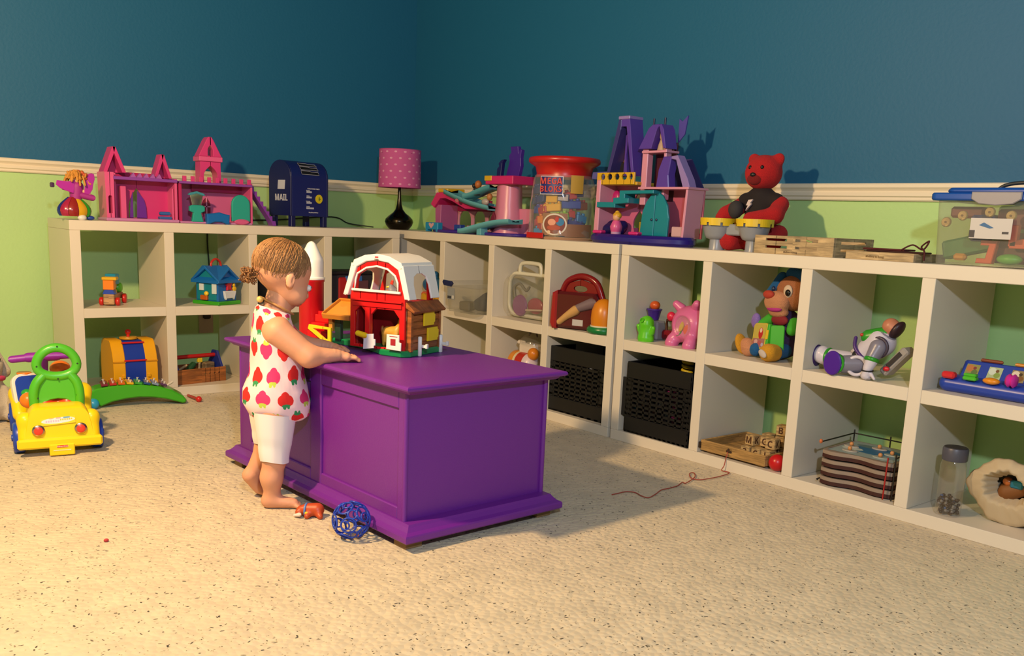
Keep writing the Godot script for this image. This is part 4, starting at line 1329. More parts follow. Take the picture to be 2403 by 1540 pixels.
func mailbox() -> void:
	var o := thing("toy_mailbox", "navy blue toy mailbox marked MAIL standing on the left shelf", "toy mailbox", V(-0.437, TOP, -1.665), 14)
	var nv := M("#101d66", 0.45)
	# rounded top, flat front facing local z
	var prof := v2([-0.075, 0.048, 0.075, 0.048, 0.075, 0.215])
	for i in range(0, 13):
		var t := PI * i / 12.0
		prof.append(Vector2(cos(t) * 0.075, 0.222 + sin(t) * 0.072))
	prof.append(Vector2(-0.075, 0.215))
	part(o, "body", G.new().xf(Transform3D(Basis(V(0, 0, 1), V(0, 1, 0), V(-1, 0, 0)), V(0, 0, 0))).prism(prof, -0.108, 0.108, 0.004), nv)
	part(o, "side_rim", G.new().xf(Transform3D(Basis(V(0, 0, 1), V(0, 1, 0), V(-1, 0, 0)), V(-0.108, 0, 0))).prism(prof, -0.004, 0.004, 0.001), M("#0c1650", 0.4))
	part(o, "side_rim", G.new().xf(Transform3D(Basis(V(0, 0, 1), V(0, 1, 0), V(-1, 0, 0)), V(0.108, 0, 0))).prism(prof, -0.004, 0.004, 0.001), M("#0c1650", 0.4))
	for q in [[-0.094, 0.062], [0.094, 0.062], [-0.094, -0.06], [0.094, -0.06]]:
		part(o, "leg", G.new().box(V(q[0], 0.026, q[1]), V(0.024, 0.052, 0.024), 0.002), M("#0b1450", 0.4))
	# three letter slots on the curved top, outlined in white
	for k in 3:
		var a := deg_to_rad(14 + k * 16)
		var g := G.new()
		g.xf(Transform3D(Basis(V(1, 0, 0), V(0, sin(PI / 2 - a), -cos(PI / 2 - a)), V(0, cos(PI / 2 - a + 0.0), sin(PI / 2 - a))), V(0.004, 0.222 + sin(a) * 0.0735, cos(a) * 0.0765)))
		var outl := v2([-0.052, -0.006, 0.05, -0.006, 0.046, 0.007, 0.006, 0.007, -0.004, 0.010, -0.054, 0.010])
		var sl := part(o, "letter_slot", g.prism(outl, 0, 0.0015, 0.0), M("#04060f", 0.6))
		var edge := []
		for p in outl:
			edge.append(V(p.x, p.y, 0.0018))
		part(sl, "slot_outline", G.new().xf(g.x).tube(edge, 0.0011, 5, true), M("#aeb2c4", 0.6))
	# printed side: envelope and MAIL, printed front: collection times and a yellow disc
	var wh := M("#b9bccb", 0.6)
	part(o, "envelope", G.new().at(V(-0.1125, 0, 0), V(0, -90, 0)).prism(v2([-0.012, 0.165, 0.036, 0.165, 0.040, 0.205, -0.008, 0.205]), 0, 0.0012), wh)
	letters(o, "lettering", "MAIL", 0.040, 0.001, wh, V(-0.1130, 0.128, 0.012), V(0, -90, 0), 0.9)
	letters(o, "lettering", "COLLECTION TIMES", 0.0078, 0.001, wh, V(0.022, 0.172, 0.0755))
	for k in 4:
		letters(o, "lettering", ["Monday", "Friday", "Saturday", "Sunday"][k], 0.0058, 0.0008, wh, V(-0.010, 0.164 - k * 0.024, 0.0755))
		part(o, "time_label", G.new().box(V(-0.004 + (0.006 if k == 3 else 0.0), 0.157 - k * 0.024, 0.0755), V(0.030 + (0.014 if k == 3 else 0.0), 0.0075, 0.001)), wh)
	letters(o, "lettering", "No pickup holidays", 0.0062, 0.0008, wh, V(0.022, 0.066, 0.0755))
	var dc := part(o, "disc", G.new().at(V(0.054, 0.128, 0.0745), V(90, 0, 0)).lathe(v2([0, 0, 0.020, 0, 0.020, 0.004, 0, 0.004]), 24), M("#d8c41d", 0.5))
	part(dc, "disc_mark", G.new().box(V(0.053, 0.128, 0.0788), V(0.005, 0.018, 0.001)).box(V(0.056, 0.128, 0.0788), V(0.013, 0.004, 0.001)), M("#6b7a22", 0.6))

func table_lamp() -> void:
	var o := thing("table_lamp", "small table lamp with a pink polka-dot drum shade and dark metal base", "lamp", V(0.126, TOP, -1.69), 0)
	part(o, "base", G.new().lathe(v2([0, 0, 0.046, 0, 0.052, 0.004, 0.066, 0.022, 0.072, 0.038, 0.068, 0.052, 0.052, 0.068, 0.032, 0.083, 0.019, 0.1, 0.0125, 0.125, 0.0095, 0.155, 0.008, 0.19, 0.007, 0.22, 0, 0.22]), 40), M("#3a352d", 0.22, "metal"))
	var st := picture(512, 256, func(im: Image) -> void:
		im.fill(Color("#c4589a"))
		for r in 6:
			for k in 14:
				dot(im, (k + (0.5 if r % 2 else 0.0)) * 512.0 / 14.0 + 10.0, 20 + r * 43, 5.5, 6.5, Color("#dd9cc0")), 0.85)
	st.backlight_enabled = true
	st.backlight = Color(0.3, 0.14, 0.2)
	st.cull_mode = BaseMaterial3D.CULL_DISABLED
	var g := G.new()
	g.lathe([Vector2(0.106, 0.206), Vector2(0.1035, 0.390)], 48)
	for i in g.u.size():
		g.u[i] = Vector2(g.u[i].x, 1.0 - (g.v[i].y - 0.206) / 0.184)
	var sh := part(o, "shade", g, st)
	part(sh, "shade_rim", G.new().tube(ring_pts(V(0, 0.2065, 0), 0.106, 40), 0.0014, 6, true).tube(ring_pts(V(0, 0.3895, 0), 0.1035, 40), 0.0014, 6, true), M("#b34d8b", 0.8))
	part(o, "shade_holder", G.new().tube([V(-0.104, 0.37, 0), V(0.104, 0.37, 0)], 0.0015, 6).tube([V(0, 0.37, -0.104), V(0, 0.37, 0.104)], 0.0015, 6).cyl(V(0, 0.215, 0), 0.004, 0.158), M("#6a6256", 0.3, "metal"))
	part(o, "bulb", G.new().ball(V(0, 0.30, 0), V(0.028, 0.035, 0.028)), M("#e6e2d8", 0.3))

func right_things() -> void:
	slide_house()
	block_bag()
	purple_castle()
	red_plush()
	bongos()
	crates_on_top()
	tote()
	bins()
	upper_cubes()
	lower_cubes()

func slide_house() -> void:
	var o := thing("slide_house", "pink toy house with pale blue slides, tower and purple base", "toy house", V(0.17, TOP, -1.06), -90)
	var pk := plastic("#cf7f9f")
	var hot := plastic("#c8276c")
	var pl := plastic("#3a2188")
	var sky := plastic("#5fa6b4")
	var ye := plastic("#cfa51e")
	part(o, "base", G.new().at(V(-0.15, 0, 0), V(90, 0, 0)).prism(oval(0, 0, 0.185, 0.105, 28), -0.014, 0, 0.004).at(V(0.19, 0, 0.0), V(90, 0, 0)).prism(oval(0, 0, 0.15, 0.11, 28), -0.013, 0, 0.004), pl)
	part(o, "back_wall", G.new().prism(v2([-0.31, 0.012, 0.10, 0.012, 0.10, 0.125, -0.04, 0.135, -0.20, 0.178, -0.28, 0.178, -0.315, 0.13]), -0.07, -0.062, 0.001, [arch(-0.262, -0.165, 0.02, 0.108), arch(-0.145, -0.055, 0.02, 0.108), arch(-0.035, 0.05, 0.02, 0.10)]), plastic("#c98a9f"))
	part(o, "post", G.new().prism(v2([-0.312, 0.012, -0.272, 0.012, -0.268, 0.128, -0.318, 0.128]), -0.06, 0.04, 0.002), plastic("#a9578f"))
	part(o, "roof", G.new().prism(v2([-0.336, 0.130, -0.288, 0.184, -0.203, 0.186, -0.05, 0.142, 0.14, 0.122, 0.14, 0.108, -0.06, 0.112, -0.16, 0.145, -0.215, 0.158, -0.26, 0.156, -0.308, 0.114]), -0.075, 0.055, 0.002), hot)
	part(o, "roof_inside", G.new().box(V(-0.13, 0.128, -0.055), V(0.26, 0.05, 0.01), 0.001), M("#8c1246", 0.5))
	part(o, "roof_ridge", G.new().box(V(-0.243, 0.194, 0.0), V(0.08, 0.018, 0.10), 0.003), ye)
	var bd := part(o, "bed", G.new().box(V(-0.258, 0.028, 0.085), V(0.104, 0.034, 0.03), 0.003).box(V(-0.30, 0.008, 0.085), V(0.012, 0.012, 0.03), 0.001).box(V(-0.216, 0.008, 0.085), V(0.012, 0.012, 0.03), 0.001), plastic("#1f86b8"))
	part(bd, "heart", G.new().prism(v2([-0.258, 0.017, -0.240, 0.030, -0.236, 0.037, -0.241, 0.042, -0.250, 0.041, -0.257, 0.036, -0.264, 0.041, -0.273, 0.042, -0.278, 0.037, -0.274, 0.030]), 0.1, 0.102), M("#c99ba3", 0.5))
	part(o, "chair", G.new().box(V(-0.115, 0.026, 0.04), V(0.05, 0.026, 0.03), 0.003), plastic("#23439a"))
	part(o, "table", G.new().box(V(-0.02, 0.034, 0.03), V(0.05, 0.006, 0.04), 0.001).box(V(-0.02, 0.022, 0.03), V(0.01, 0.02, 0.01), 0.001), pk)
	# slides: shallow troughs swept down
	var sw := func(pts: Array, w: float, m: Material, called: String) -> void:
		var rows := []
		for p in pts:
			var row := []
			for q in [[-1, 0.016], [-0.92, 0.016], [-0.84, 0.002], [0.84, 0.002], [0.92, 0.016], [1, 0.016], [1, -0.004], [0, -0.006], [-1, -0.004]]:
				row.append(p + V(0, q[1], q[0] * w))
			rows.append(row)
		part(o, called, G.new().grid(rows, true, true, true), m)
	sw.call(curve(v3([-0.195, 0.182, 0.035, -0.10, 0.158, 0.04, 0.0, 0.136, 0.045, 0.08, 0.122, 0.045, 0.15, 0.112, 0.04]), 4), 0.045, sky, "slide")
	sw.call(curve(v3([0.115, 0.205, 0.02, 0.06, 0.190, 0.03, 0.0, 0.168, 0.045, -0.03, 0.160, 0.06]), 4), 0.032, plastic("#4b929e"), "upper_slide")
	sw.call(curve(v3([0.33, 0.058, 0.07, 0.24, 0.050, 0.085, 0.14, 0.030, 0.10, 0.06, 0.010, 0.115, 0.035, 0.008, 0.12]), 4), 0.04, sky, "lower_slide")
	part(o, "slide_foot", G.new().box(V(0.15, 0.015, 0.11), V(0.03, 0.03, 0.04), 0.002), sky)
	part(o, "flower_sticker", G.new().xf(Transform3D(Basis(V(0, 0, 1), -0.24), V(-0.07, 0.147, 0.091))).prism(oval(0, 0, 0.014, 0.008, 12), 0, 0.001), M("#b36a74", 0.5))
	# tower with a doorway, a hot pink top and two jagged purple spires
	part(o, "tower", G.new().lathe(v2([0, 0.012, 0.075, 0.012, 0.066, 0.06, 0.058, 0.13, 0.054, 0.226, 0, 0.226]), 6).xf(Transform3D.IDENTITY), pk).transform = Transform3D(Basis(V(0, 1, 0), 0.4), V(0.195, 0, 0))
	part(o, "tower_door", G.new().prism(arch(0.142, 0.176, 0.02, 0.10, 0.8), 0.050, 0.06, 0.001), M("#6f1838", 0.5)).rotation_degrees.y = 0
	part(o, "tower_top", G.new().box(V(0.197, 0.238, 0), V(0.19, 0.036, 0.13), 0.003), hot)
	part(o, "tower_crown", G.new().box(V(0.122, 0.246, 0.05), V(0.05, 0.022, 0.035), 0.002), ye)
	part(o, "spire", G.new().prism(v2([0.15, 0.256, 0.236, 0.256, 0.250, 0.30, 0.246, 0.335, 0.252, 0.368, 0.240, 0.372, 0.232, 0.354, 0.226, 0.384, 0.176, 0.384, 0.182, 0.360, 0.166, 0.346, 0.172, 0.322]), -0.03, -0.01, 0.002), plastic("#43228f"))
	part(o, "spire", G.new().prism(v2([0.122, 0.256, 0.150, 0.256, 0.158, 0.312, 0.170, 0.328, 0.150, 0.326, 0.132, 0.312, 0.138, 0.300, 0.124, 0.290]), 0.0, 0.02, 0.002), M("#161a5c", 0.4))
	part(o, "side_wall", G.new().box(V(0.27, 0.065, -0.03), V(0.10, 0.11, 0.02), 0.003), pk)
	# small figures on the slides
	var p := o.transform
	var f := thing("toy_figure", "small toy figure with orange hair and black and white clothes on the pale blue slide", "figurine", p * V(0.02, 0.172, 0.05), -90)
	part(f, "body", G.new().lathe(v2([0, 0, 0.018, 0, 0.020, 0.006, 0.017, 0.024, 0.012, 0.034, 0, 0.036]), 20), M("#23282c", 0.4))
	part(f, "front", G.new().ball(V(-0.004, 0.014, 0.014), V(0.010, 0.013, 0.006)), plastic("#9aa3a3"))
	part(f, "head", G.new().ball(V(0.012, 0.048, 0), V(0.016, 0.018, 0.016)), M("#a8612a", 0.5))
	part(f, "hat", G.new().ball(V(-0.014, 0.042, 0.004), V(0.009, 0.011, 0.009)), M("#17181c", 0.5))
	f = thing("toy_figure", "small white and tan toy figure against the pink toy tower", "figurine", p * V(0.095, 0.130, 0.055), -90)
	part(f, "body", G.new().ball(V(0, 0.014, 0), V(0.022, 0.016, 0.014)), plastic("#a99f9a"))
	part(f, "head", G.new().ball(V(0.022, 0.036, -0.006), V(0.013, 0.016, 0.013)), M("#ab7040", 0.5))

func studded(c: Vector3, sx: int, sy: float, u := 0.026) -> G:
	var g := G.new()
	g.box(c + V(0, sy * 0.5, 0), V(sx * u, sy, u * 1.0), 0.003)
	for i in sx:
		g.cyl(c + V((i - (sx - 1) * 0.5) * u, sy, 0), u * 0.32, 0.010, 0.001, 12)
	return g

func block_bag() -> void:
	var o := thing("block_bag", "clear vinyl bag of coloured building blocks with a red round lid", "block bag", V(0.175, TOP, -0.522), -52)
	var rd := plastic("#b81a18")
	part(o, "lid", G.new().lathe(v2([0, 0.316, 0.125, 0.318, 0.134, 0.326, 0.143, 0.324, 0.147, 0.316, 0.146, 0.306, 0.138, 0.300, 0.118, 0.288, 0.112, 0.262, 0.115, 0.246, 0, 0.246]), 48), rd)
	part(o, "lid_top", G.new().lathe(v2([0, 0.320, 0.120, 0.322, 0.122, 0.3195, 0, 0.319]), 40), M("#6e1f1b", 0.4))
	var rows := []
	for q in [[0.006, 0.138], [0.03, 0.140], [0.08, 0.134], [0.14, 0.132], [0.20, 0.130], [0.235, 0.124], [0.255, 0.117]]:
		var row := []
		for i in 48:
			var t := TAU * i / 48
			var r: float = q[1] + 0.003 * sin(t * 7.0 + q[0] * 40.0) * (1.0 if q[0] < 0.22 else 0.3)
			row.append(V(sin(t) * r, q[0], cos(t) * r))
		rows.append(row)
	part(o, "clear_wall", G.new().grid(rows), M("#cfd3d6", 0.08, "clear"))
	part(o, "bottom", G.new().lathe(v2([0, 0, 0.140, 0, 0.144, 0.006, 0.138, 0.012, 0, 0.010]), 40), M("#b58f72", 0.4))
	part(o, "red_tag", G.new().at(V(0, 0, 0), V(0, -38, 0)).box(V(0, 0.014, 0.143), V(0.10, 0.022, 0.006), 0.002), rd)
	# printed marks on the vinyl: the logo plate, a round picture and a yellow figure
	var wrap := func(w: float, h: float, y: float, ang: float, r: float) -> G:
		var rr := []
		for i in 2:
			var row := []
			for k in 13:
				var t := deg_to_rad(ang) + (k / 12.0 - 0.5) * w / r
				row.append(V(sin(t) * r, y + h * (0.5 - i), cos(t) * r))
			rr.append(row)
		return G.new().grid(rr, false, false, false, 13.0 / 12.0, 1.0)
	var lg := part(o, "logo_plate", wrap.call(0.100, 0.072, 0.212, -12, 0.1345), M("#c9c6d4", 0.4, "two"))
	part(lg, "logo_field", wrap.call(0.094, 0.066, 0.212, -12, 0.1352), M("#1e2a78", 0.4, "two"))
	for k in 2:
		letters(lg, "lettering", ["MEGA", "BLOKS"][k], 0.034 if k == 0 else 0.031, 0.003, M("#c2252b", 0.4), V(sin(deg_to_rad(-12)) * 0.1345, 0.228 - k * 0.031, cos(deg_to_rad(-12)) * 0.1345), V(0, -12, 0))
	var pic := part(o, "round_picture", wrap.call(0.104, 0.088, 0.060, -2, 0.1412), picture(128, 108, func(im: Image) -> void:
		im.fill(Color("#8d6a54"))
		dot(im, 64, 54, 62, 52, Color("#cfc9be"))
		dot(im, 64, 54, 54, 45, Color("#7c3b2c"))
		dot(im, 50, 44, 20, 16, Color("#d9967c"))
		dot(im, 92, 42, 20, 18, Color("#2f77a8"))
		dot(im, 76, 30, 9, 14, Color("#b02a24"))
		dot(im, 60, 70, 34, 12, Color("#a8432c"))
		dot(im, 36, 92, 9, 9, Color("#d8b99a"))
		dot(im, 92, 92, 9, 9, Color("#c9a78c"))))
	(pic.mesh.surface_get_material(0) as StandardMaterial3D).cull_mode = BaseMaterial3D.CULL_DISABLED
	part(o, "small_print", wrap.call(0.13, 0.05, 0.038, 42, 0.1410), M("#8a6752", 0.5, "two"))
	part(o, "yellow_print", wrap.call(0.055, 0.070, 0.218, 34, 0.1345), M("#b8953f", 0.5, "two"))
	# blocks packed inside, each its own toy
	var cs := [["#a81f1c", "red"], ["#1d3f9e", "blue"], ["#d8a51c", "yellow"], ["#8cc02a", "lime green"], ["#d47f1f", "orange"], ["#2f86c4", "light blue"], ["#16306f", "dark blue"]]
	var spots := [[-62, 0.18, 6, 3], [-58, 0.14, 6, 3], [-60, 0.10, 1, 2], [-35, 0.10, 0, 2], [-14, 0.145, 2, 2], [-12, 0.110, 2, 3], [-36, 0.062, 4, 2], [6, 0.070, 3, 3], [14, 0.045, 3, 2], [34, 0.085, 0, 1], [38, 0.045, 1, 3], [30, 0.125, 1, 3], [28, 0.160, 0, 2], [56, 0.07, 5, 2], [60, 0.03, 6, 2], [62, 0.12, 0, 2], [-42, 0.03, 0, 2], [-66, 0.05, 0, 2], [-30, 0.012, 5, 1], [10, 0.15, 6, 2], [-18, 0.02, 4, 2], [44, 0.17, 6, 2], [-50, 0.012, 5, 2], [20, 0.012, 1, 2]]
	var made := {}
	for s in spots:
		var key := "%d_%d" % [s[2], s[3]]
		var b: Node3D
		var an: float = s[0]
		var at3 := o.transform * V(sin(deg_to_rad(an)) * 0.100, s[1], cos(deg_to_rad(an)) * 0.100)
		if made.has(key):
			b = made[key].duplicate()
			b.name = numbered("toy_block")
			add_child(b)
		else:
			b = Node3D.new()
			b.name = numbered("toy_block")
			add_child(b)
			part(b, "brick", studded(Vector3.ZERO, s[3], 0.030), plastic(cs[s[2]][0]))
			made[key] = b
		b.position = at3
		b.rotation_degrees = V(rng.randf_range(-10, 10), -52 + an + rng.randf_range(-14, 14), rng.randf_range(-14, 14))
		tag(b, "%s building block inside the clear red-lidded bag" % cs[s[2]][1], "toy block", "building blocks in the clear bag")

func purple_castle() -> void:
	var o := thing("purple_castle", "tall pink and purple toy castle with yellow balcony and teal doors", "toy castle", V(0.17, TOP, -0.04), -90)
	var pk := plastic("#c9648f")
	var lpk := plastic("#d08ea8")
	var pu := plastic("#553a9e")
	var lav := plastic("#8d78b8")
	var te := plastic("#147f90")
	var dk := plastic("#241679")
	part(o, "base", G.new().at(V(0.0, 0, 0.03), V(90, 0, 0)).prism(oval(0, 0, 0.245, 0.105, 40), -0.034, 0, 0.010), dk)
	# left wing with an arched window, a balcony and an open purple spire
	part(o, "left_wall", G.new().prism(v2([-0.225, 0.03, -0.035, 0.03, -0.035, 0.22, -0.225, 0.22]), -0.05, -0.042, 0.001, [arch(-0.115, -0.055, 0.06, 0.125, 0.6), arch(-0.112, -0.05, 0.15, 0.195)]), pk)
	part(o, "left_column", G.new().prism(v2([-0.238, 0.03, -0.212, 0.03, -0.212, 0.235, -0.232, 0.235]), -0.05, 0.05, 0.003), lpk)
	part(o, "left_panel", G.new().ball(V(-0.20, 0.165, -0.03), V(0.022, 0.035, 0.012)), plastic("#b51f70"))
	part(o, "left_floor", G.new().box(V(-0.13, 0.222, -0.01), V(0.20, 0.012, 0.10), 0.002), plastic("#c9a020"))
	var g := G.new()
	g.prism(v2([-0.236, 0.218, -0.040, 0.218, -0.040, 0.262, -0.236, 0.262]), 0.038, 0.046, 0.001, [oval(-0.205, 0.246, 0.012, 0.012, 8), oval(-0.168, 0.246, 0.013, 0.012, 8), oval(-0.130, 0.246, 0.013, 0.012, 8), oval(-0.092, 0.246, 0.014, 0.012, 8), oval(-0.058, 0.246, 0.009, 0.012, 8)])
	part(o, "balcony", g, plastic("#d0a51f"))
	var leg := func(called: String, a: Vector3, b: Vector3, w: float, m: Material) -> void:
		part(o, called, G.new().tube([a, b], w, 6), m)
	part(o, "spire_side", G.new().prism(v2([-0.205, 0.25, -0.19, 0.25, -0.140, 0.42, -0.140, 0.455, -0.153, 0.455]), -0.04, 0.03, 0.001), plastic("#3c3574"))
	part(o, "spire_side", G.new().prism(v2([-0.060, 0.25, -0.072, 0.25, -0.112, 0.43, -0.140, 0.43, -0.140, 0.464, -0.098, 0.464]), -0.04, 0.03, 0.001), pu)
	part(o, "spire_cap", G.new().box(V(-0.125, 0.462, -0.005), V(0.058, 0.012, 0.075), 0.002), lav)
	part(o, "spire_panel", G.new().prism(v2([-0.198, 0.25, -0.150, 0.25, -0.132, 0.40, -0.150, 0.40]), -0.036, -0.03), plastic("#b3872a"))
	part(o, "spire_panel", G.new().prism(v2([-0.198, 0.25, -0.150, 0.25, -0.156, 0.295, -0.176, 0.308, -0.190, 0.29]), -0.03, -0.02), M("#1d1a22", 0.5))
	part(o, "spire_rib", G.new().prism(v2([-0.142, 0.25, -0.122, 0.25, -0.132, 0.33, -0.126, 0.41, -0.14, 0.40]), -0.03, 0.0), pu)
	# middle tower
	part(o, "tower_post", G.new().box(V(-0.022, 0.255, -0.0), V(0.028, 0.22, 0.03), 0.002), lpk)
	part(o, "tower_post", G.new().box(V(0.075, 0.265, -0.0), V(0.012, 0.20, 0.03), 0.002), lpk)
	part(o, "tower_back", G.new().box(V(0.03, 0.265, -0.045), V(0.10, 0.21, 0.008), 0.001), M("#4a1226", 0.5))
	part(o, "tower_picture", G.new().prism(oval(0.045, 0.265, 0.018, 0.026, 8), -0.041, -0.038), plastic("#a8313a"))
	part(o, "tower_floor", G.new().box(V(0.03, 0.335, -0.01), V(0.12, 0.008, 0.07), 0.001), lpk)
	part(o, "tower_roof", G.new().prism(v2([-0.045, 0.345, 0.018, 0.345, 0.040, 0.412, 0.056, 0.430, 0.020, 0.430, 0.0, 0.418]), -0.035, 0.03, 0.002), pu)
	part(o, "tower_roof", G.new().prism(v2([0.076, 0.345, 0.088, 0.345, 0.072, 0.412, 0.060, 0.430, 0.048, 0.43]), -0.035, 0.03, 0.002), pu)
	part(o, "tower_niche", G.new().prism(arch(0.018, 0.078, 0.34, 0.42, 0.4), -0.03, -0.02), M("#7a5046", 0.6))
	part(o, "statue", G.new().lathe(v2([0, 0.340, 0.020, 0.340, 0.016, 0.360, 0.010, 0.378, 0.013, 0.386, 0.011, 0.402, 0, 0.408]), 16).xf(Transform3D.IDENTITY), plastic("#b39a86")).position = V(0.048, 0, 0)
	for q in [[-0.002, 0.436], [0.052, 0.436]]:
		part(o, "finial", G.new().tube([V(q[0], 0.425, 0), V(q[0], 0.452, 0)], 0.004, 8), M("#241d4a", 0.4))
	# lavender leaf-shaped flags behind the tower
	part(o, "flag", G.new().prism(v2([-0.05, 0.34, -0.018, 0.36, -0.03, 0.40, -0.062, 0.415, -0.056, 0.37]), -0.06, -0.055), M("#5b4aa3", 0.4))
	part(o, "flag", G.new().prism(v2([0.07, 0.37, 0.10, 0.40, 0.11, 0.465, 0.085, 0.445, 0.07, 0.455]), -0.06, -0.055), M("#4f459f", 0.4))
	# right wing: gabled roof over pink walls with pointed double doors
	part(o, "right_roof", G.new().prism(v2([0.062, 0.205, 0.125, 0.205, 0.118, 0.25, 0.128, 0.315, 0.09, 0.315, 0.07, 0.27]), 0.0, 0.04, 0.003), pu)
	part(o, "right_roof", G.new().prism(v2([0.19, 0.205, 0.222, 0.205, 0.21, 0.235, 0.156, 0.318, 0.128, 0.315, 0.128, 0.306, 0.15, 0.302]), 0.0, 0.04, 0.002), lav)
	part(o, "right_roof_back", G.new().prism(v2([0.06, 0.205, 0.215, 0.205, 0.15, 0.31, 0.09, 0.31]), -0.05, -0.044), M("#302a66", 0.5))
	part(o, "right_floor", G.new().box(V(0.11, 0.204, -0.0), V(0.24, 0.008, 0.11), 0.001), lpk)
	part(o, "right_wall", G.new().prism(v2([-0.035, 0.03, 0.222, 0.03, 0.222, 0.202, -0.035, 0.202]), -0.05, -0.042, 0.001, [arch(0.165, 0.215, 0.05, 0.135, 0.6)]), plastic("#b95c74"))
	part(o, "right_column", G.new().prism(v2([0.205, 0.03, 0.216, 0.03, 0.224, 0.205, 0.214, 0.205]), -0.04, 0.05, 0.002), lpk)
	part(o, "right_bench", G.new().box(V(0.172, 0.052, 0.02), V(0.05, 0.036, 0.03), 0.003), plastic("#c9a1a8"))
	part(o, "yellow_window", G.new().box(V(-0.048, 0.058, -0.03), V(0.04, 0.05, 0.008), 0.001), plastic("#a8962a"))
	part(o, "door", G.new().prism(v2([-0.012, 0.034, 0.056, 0.034, 0.056, 0.195, 0.034, 0.180, 0.012, 0.155, -0.004, 0.12]), 0.02, 0.03, 0.002), te)
	part(o, "door", G.new().prism(v2([0.058, 0.034, 0.122, 0.034, 0.126, 0.10, 0.115, 0.145, 0.092, 0.178, 0.058, 0.196]), 0.02, 0.03, 0.002), te)
	for q in [0.046, 0.07]:
		part(o, "door_knob", G.new().ball(V(q, 0.092, 0.031), V(0.005, 0.005, 0.003)), M("#1d2c4f", 0.4))
	# zigzag stairs of flat teal steps
	part(o, "stairs", G.new().prism(v2([-0.216, 0.132, -0.118, 0.132, -0.118, 0.145, -0.088, 0.147, -0.050, 0.150, -0.050, 0.168, -0.07, 0.168, -0.07, 0.182, 0.072, 0.185, 0.072, 0.197, -0.098, 0.195, -0.098, 0.170, -0.13, 0.168, -0.13, 0.152, -0.216, 0.152]), 0.0, 0.06, 0.002), te)
	part(o, "sofa", G.new().nets([[0.01, V(-0.195, 0.050, 0.01), V(-0.135, 0.050, 0.01), 0.022, 0.022], [0.01, V(-0.195, 0.066, -0.01), V(-0.135, 0.066, -0.01), 0.02, 0.02]], 0.006), M("#150f55", 0.4))
	for q in [[-0.168, 0.04, 0.085], [0.022, 0.04, 0.088]]:
		part(o, "button", G.new().box(V(q[0], q[1], q[2]), V(0.048, 0.012, 0.03), 0.004), plastic("#cc2a7c"))
	part(o, "bracket", G.new().prism(v2([-0.315, 0.242, -0.232, 0.236, -0.232, 0.27, -0.31, 0.268]), -0.03, 0.0, 0.002), plastic("#56569c"))
	var p := o.transform
	var f := thing("toy_princess", "blond toy figure in a pink dress standing in the castle doorway", "figurine", p * V(-0.072, 0.034, 0.092), -90)
	part(f, "dress", G.new().lathe(v2([0, 0, 0.017, 0, 0.018, 0.006, 0.021, 0.016, 0.023, 0.028, 0.017, 0.042, 0.013, 0.050, 0, 0.052]), 24), plastic("#c9528e"))
	part(f, "hem", G.new().lathe(v2([0, 0.0005, 0.0185, 0.0005, 0.019, 0.010, 0.0, 0.010]), 20), plastic("#b58ab5"))
	part(f, "head", G.new().ball(V(0, 0.062, 0), V(0.015, 0.015, 0.014)), M("#d3a07c", 0.5))
	part(f, "hair", G.new().ball(V(0, 0.068, -0.003), V(0.018, 0.014, 0.0155)).ball(V(-0.002, 0.080, -0.004), V(0.009, 0.007, 0.008)), plastic("#c89a22"))

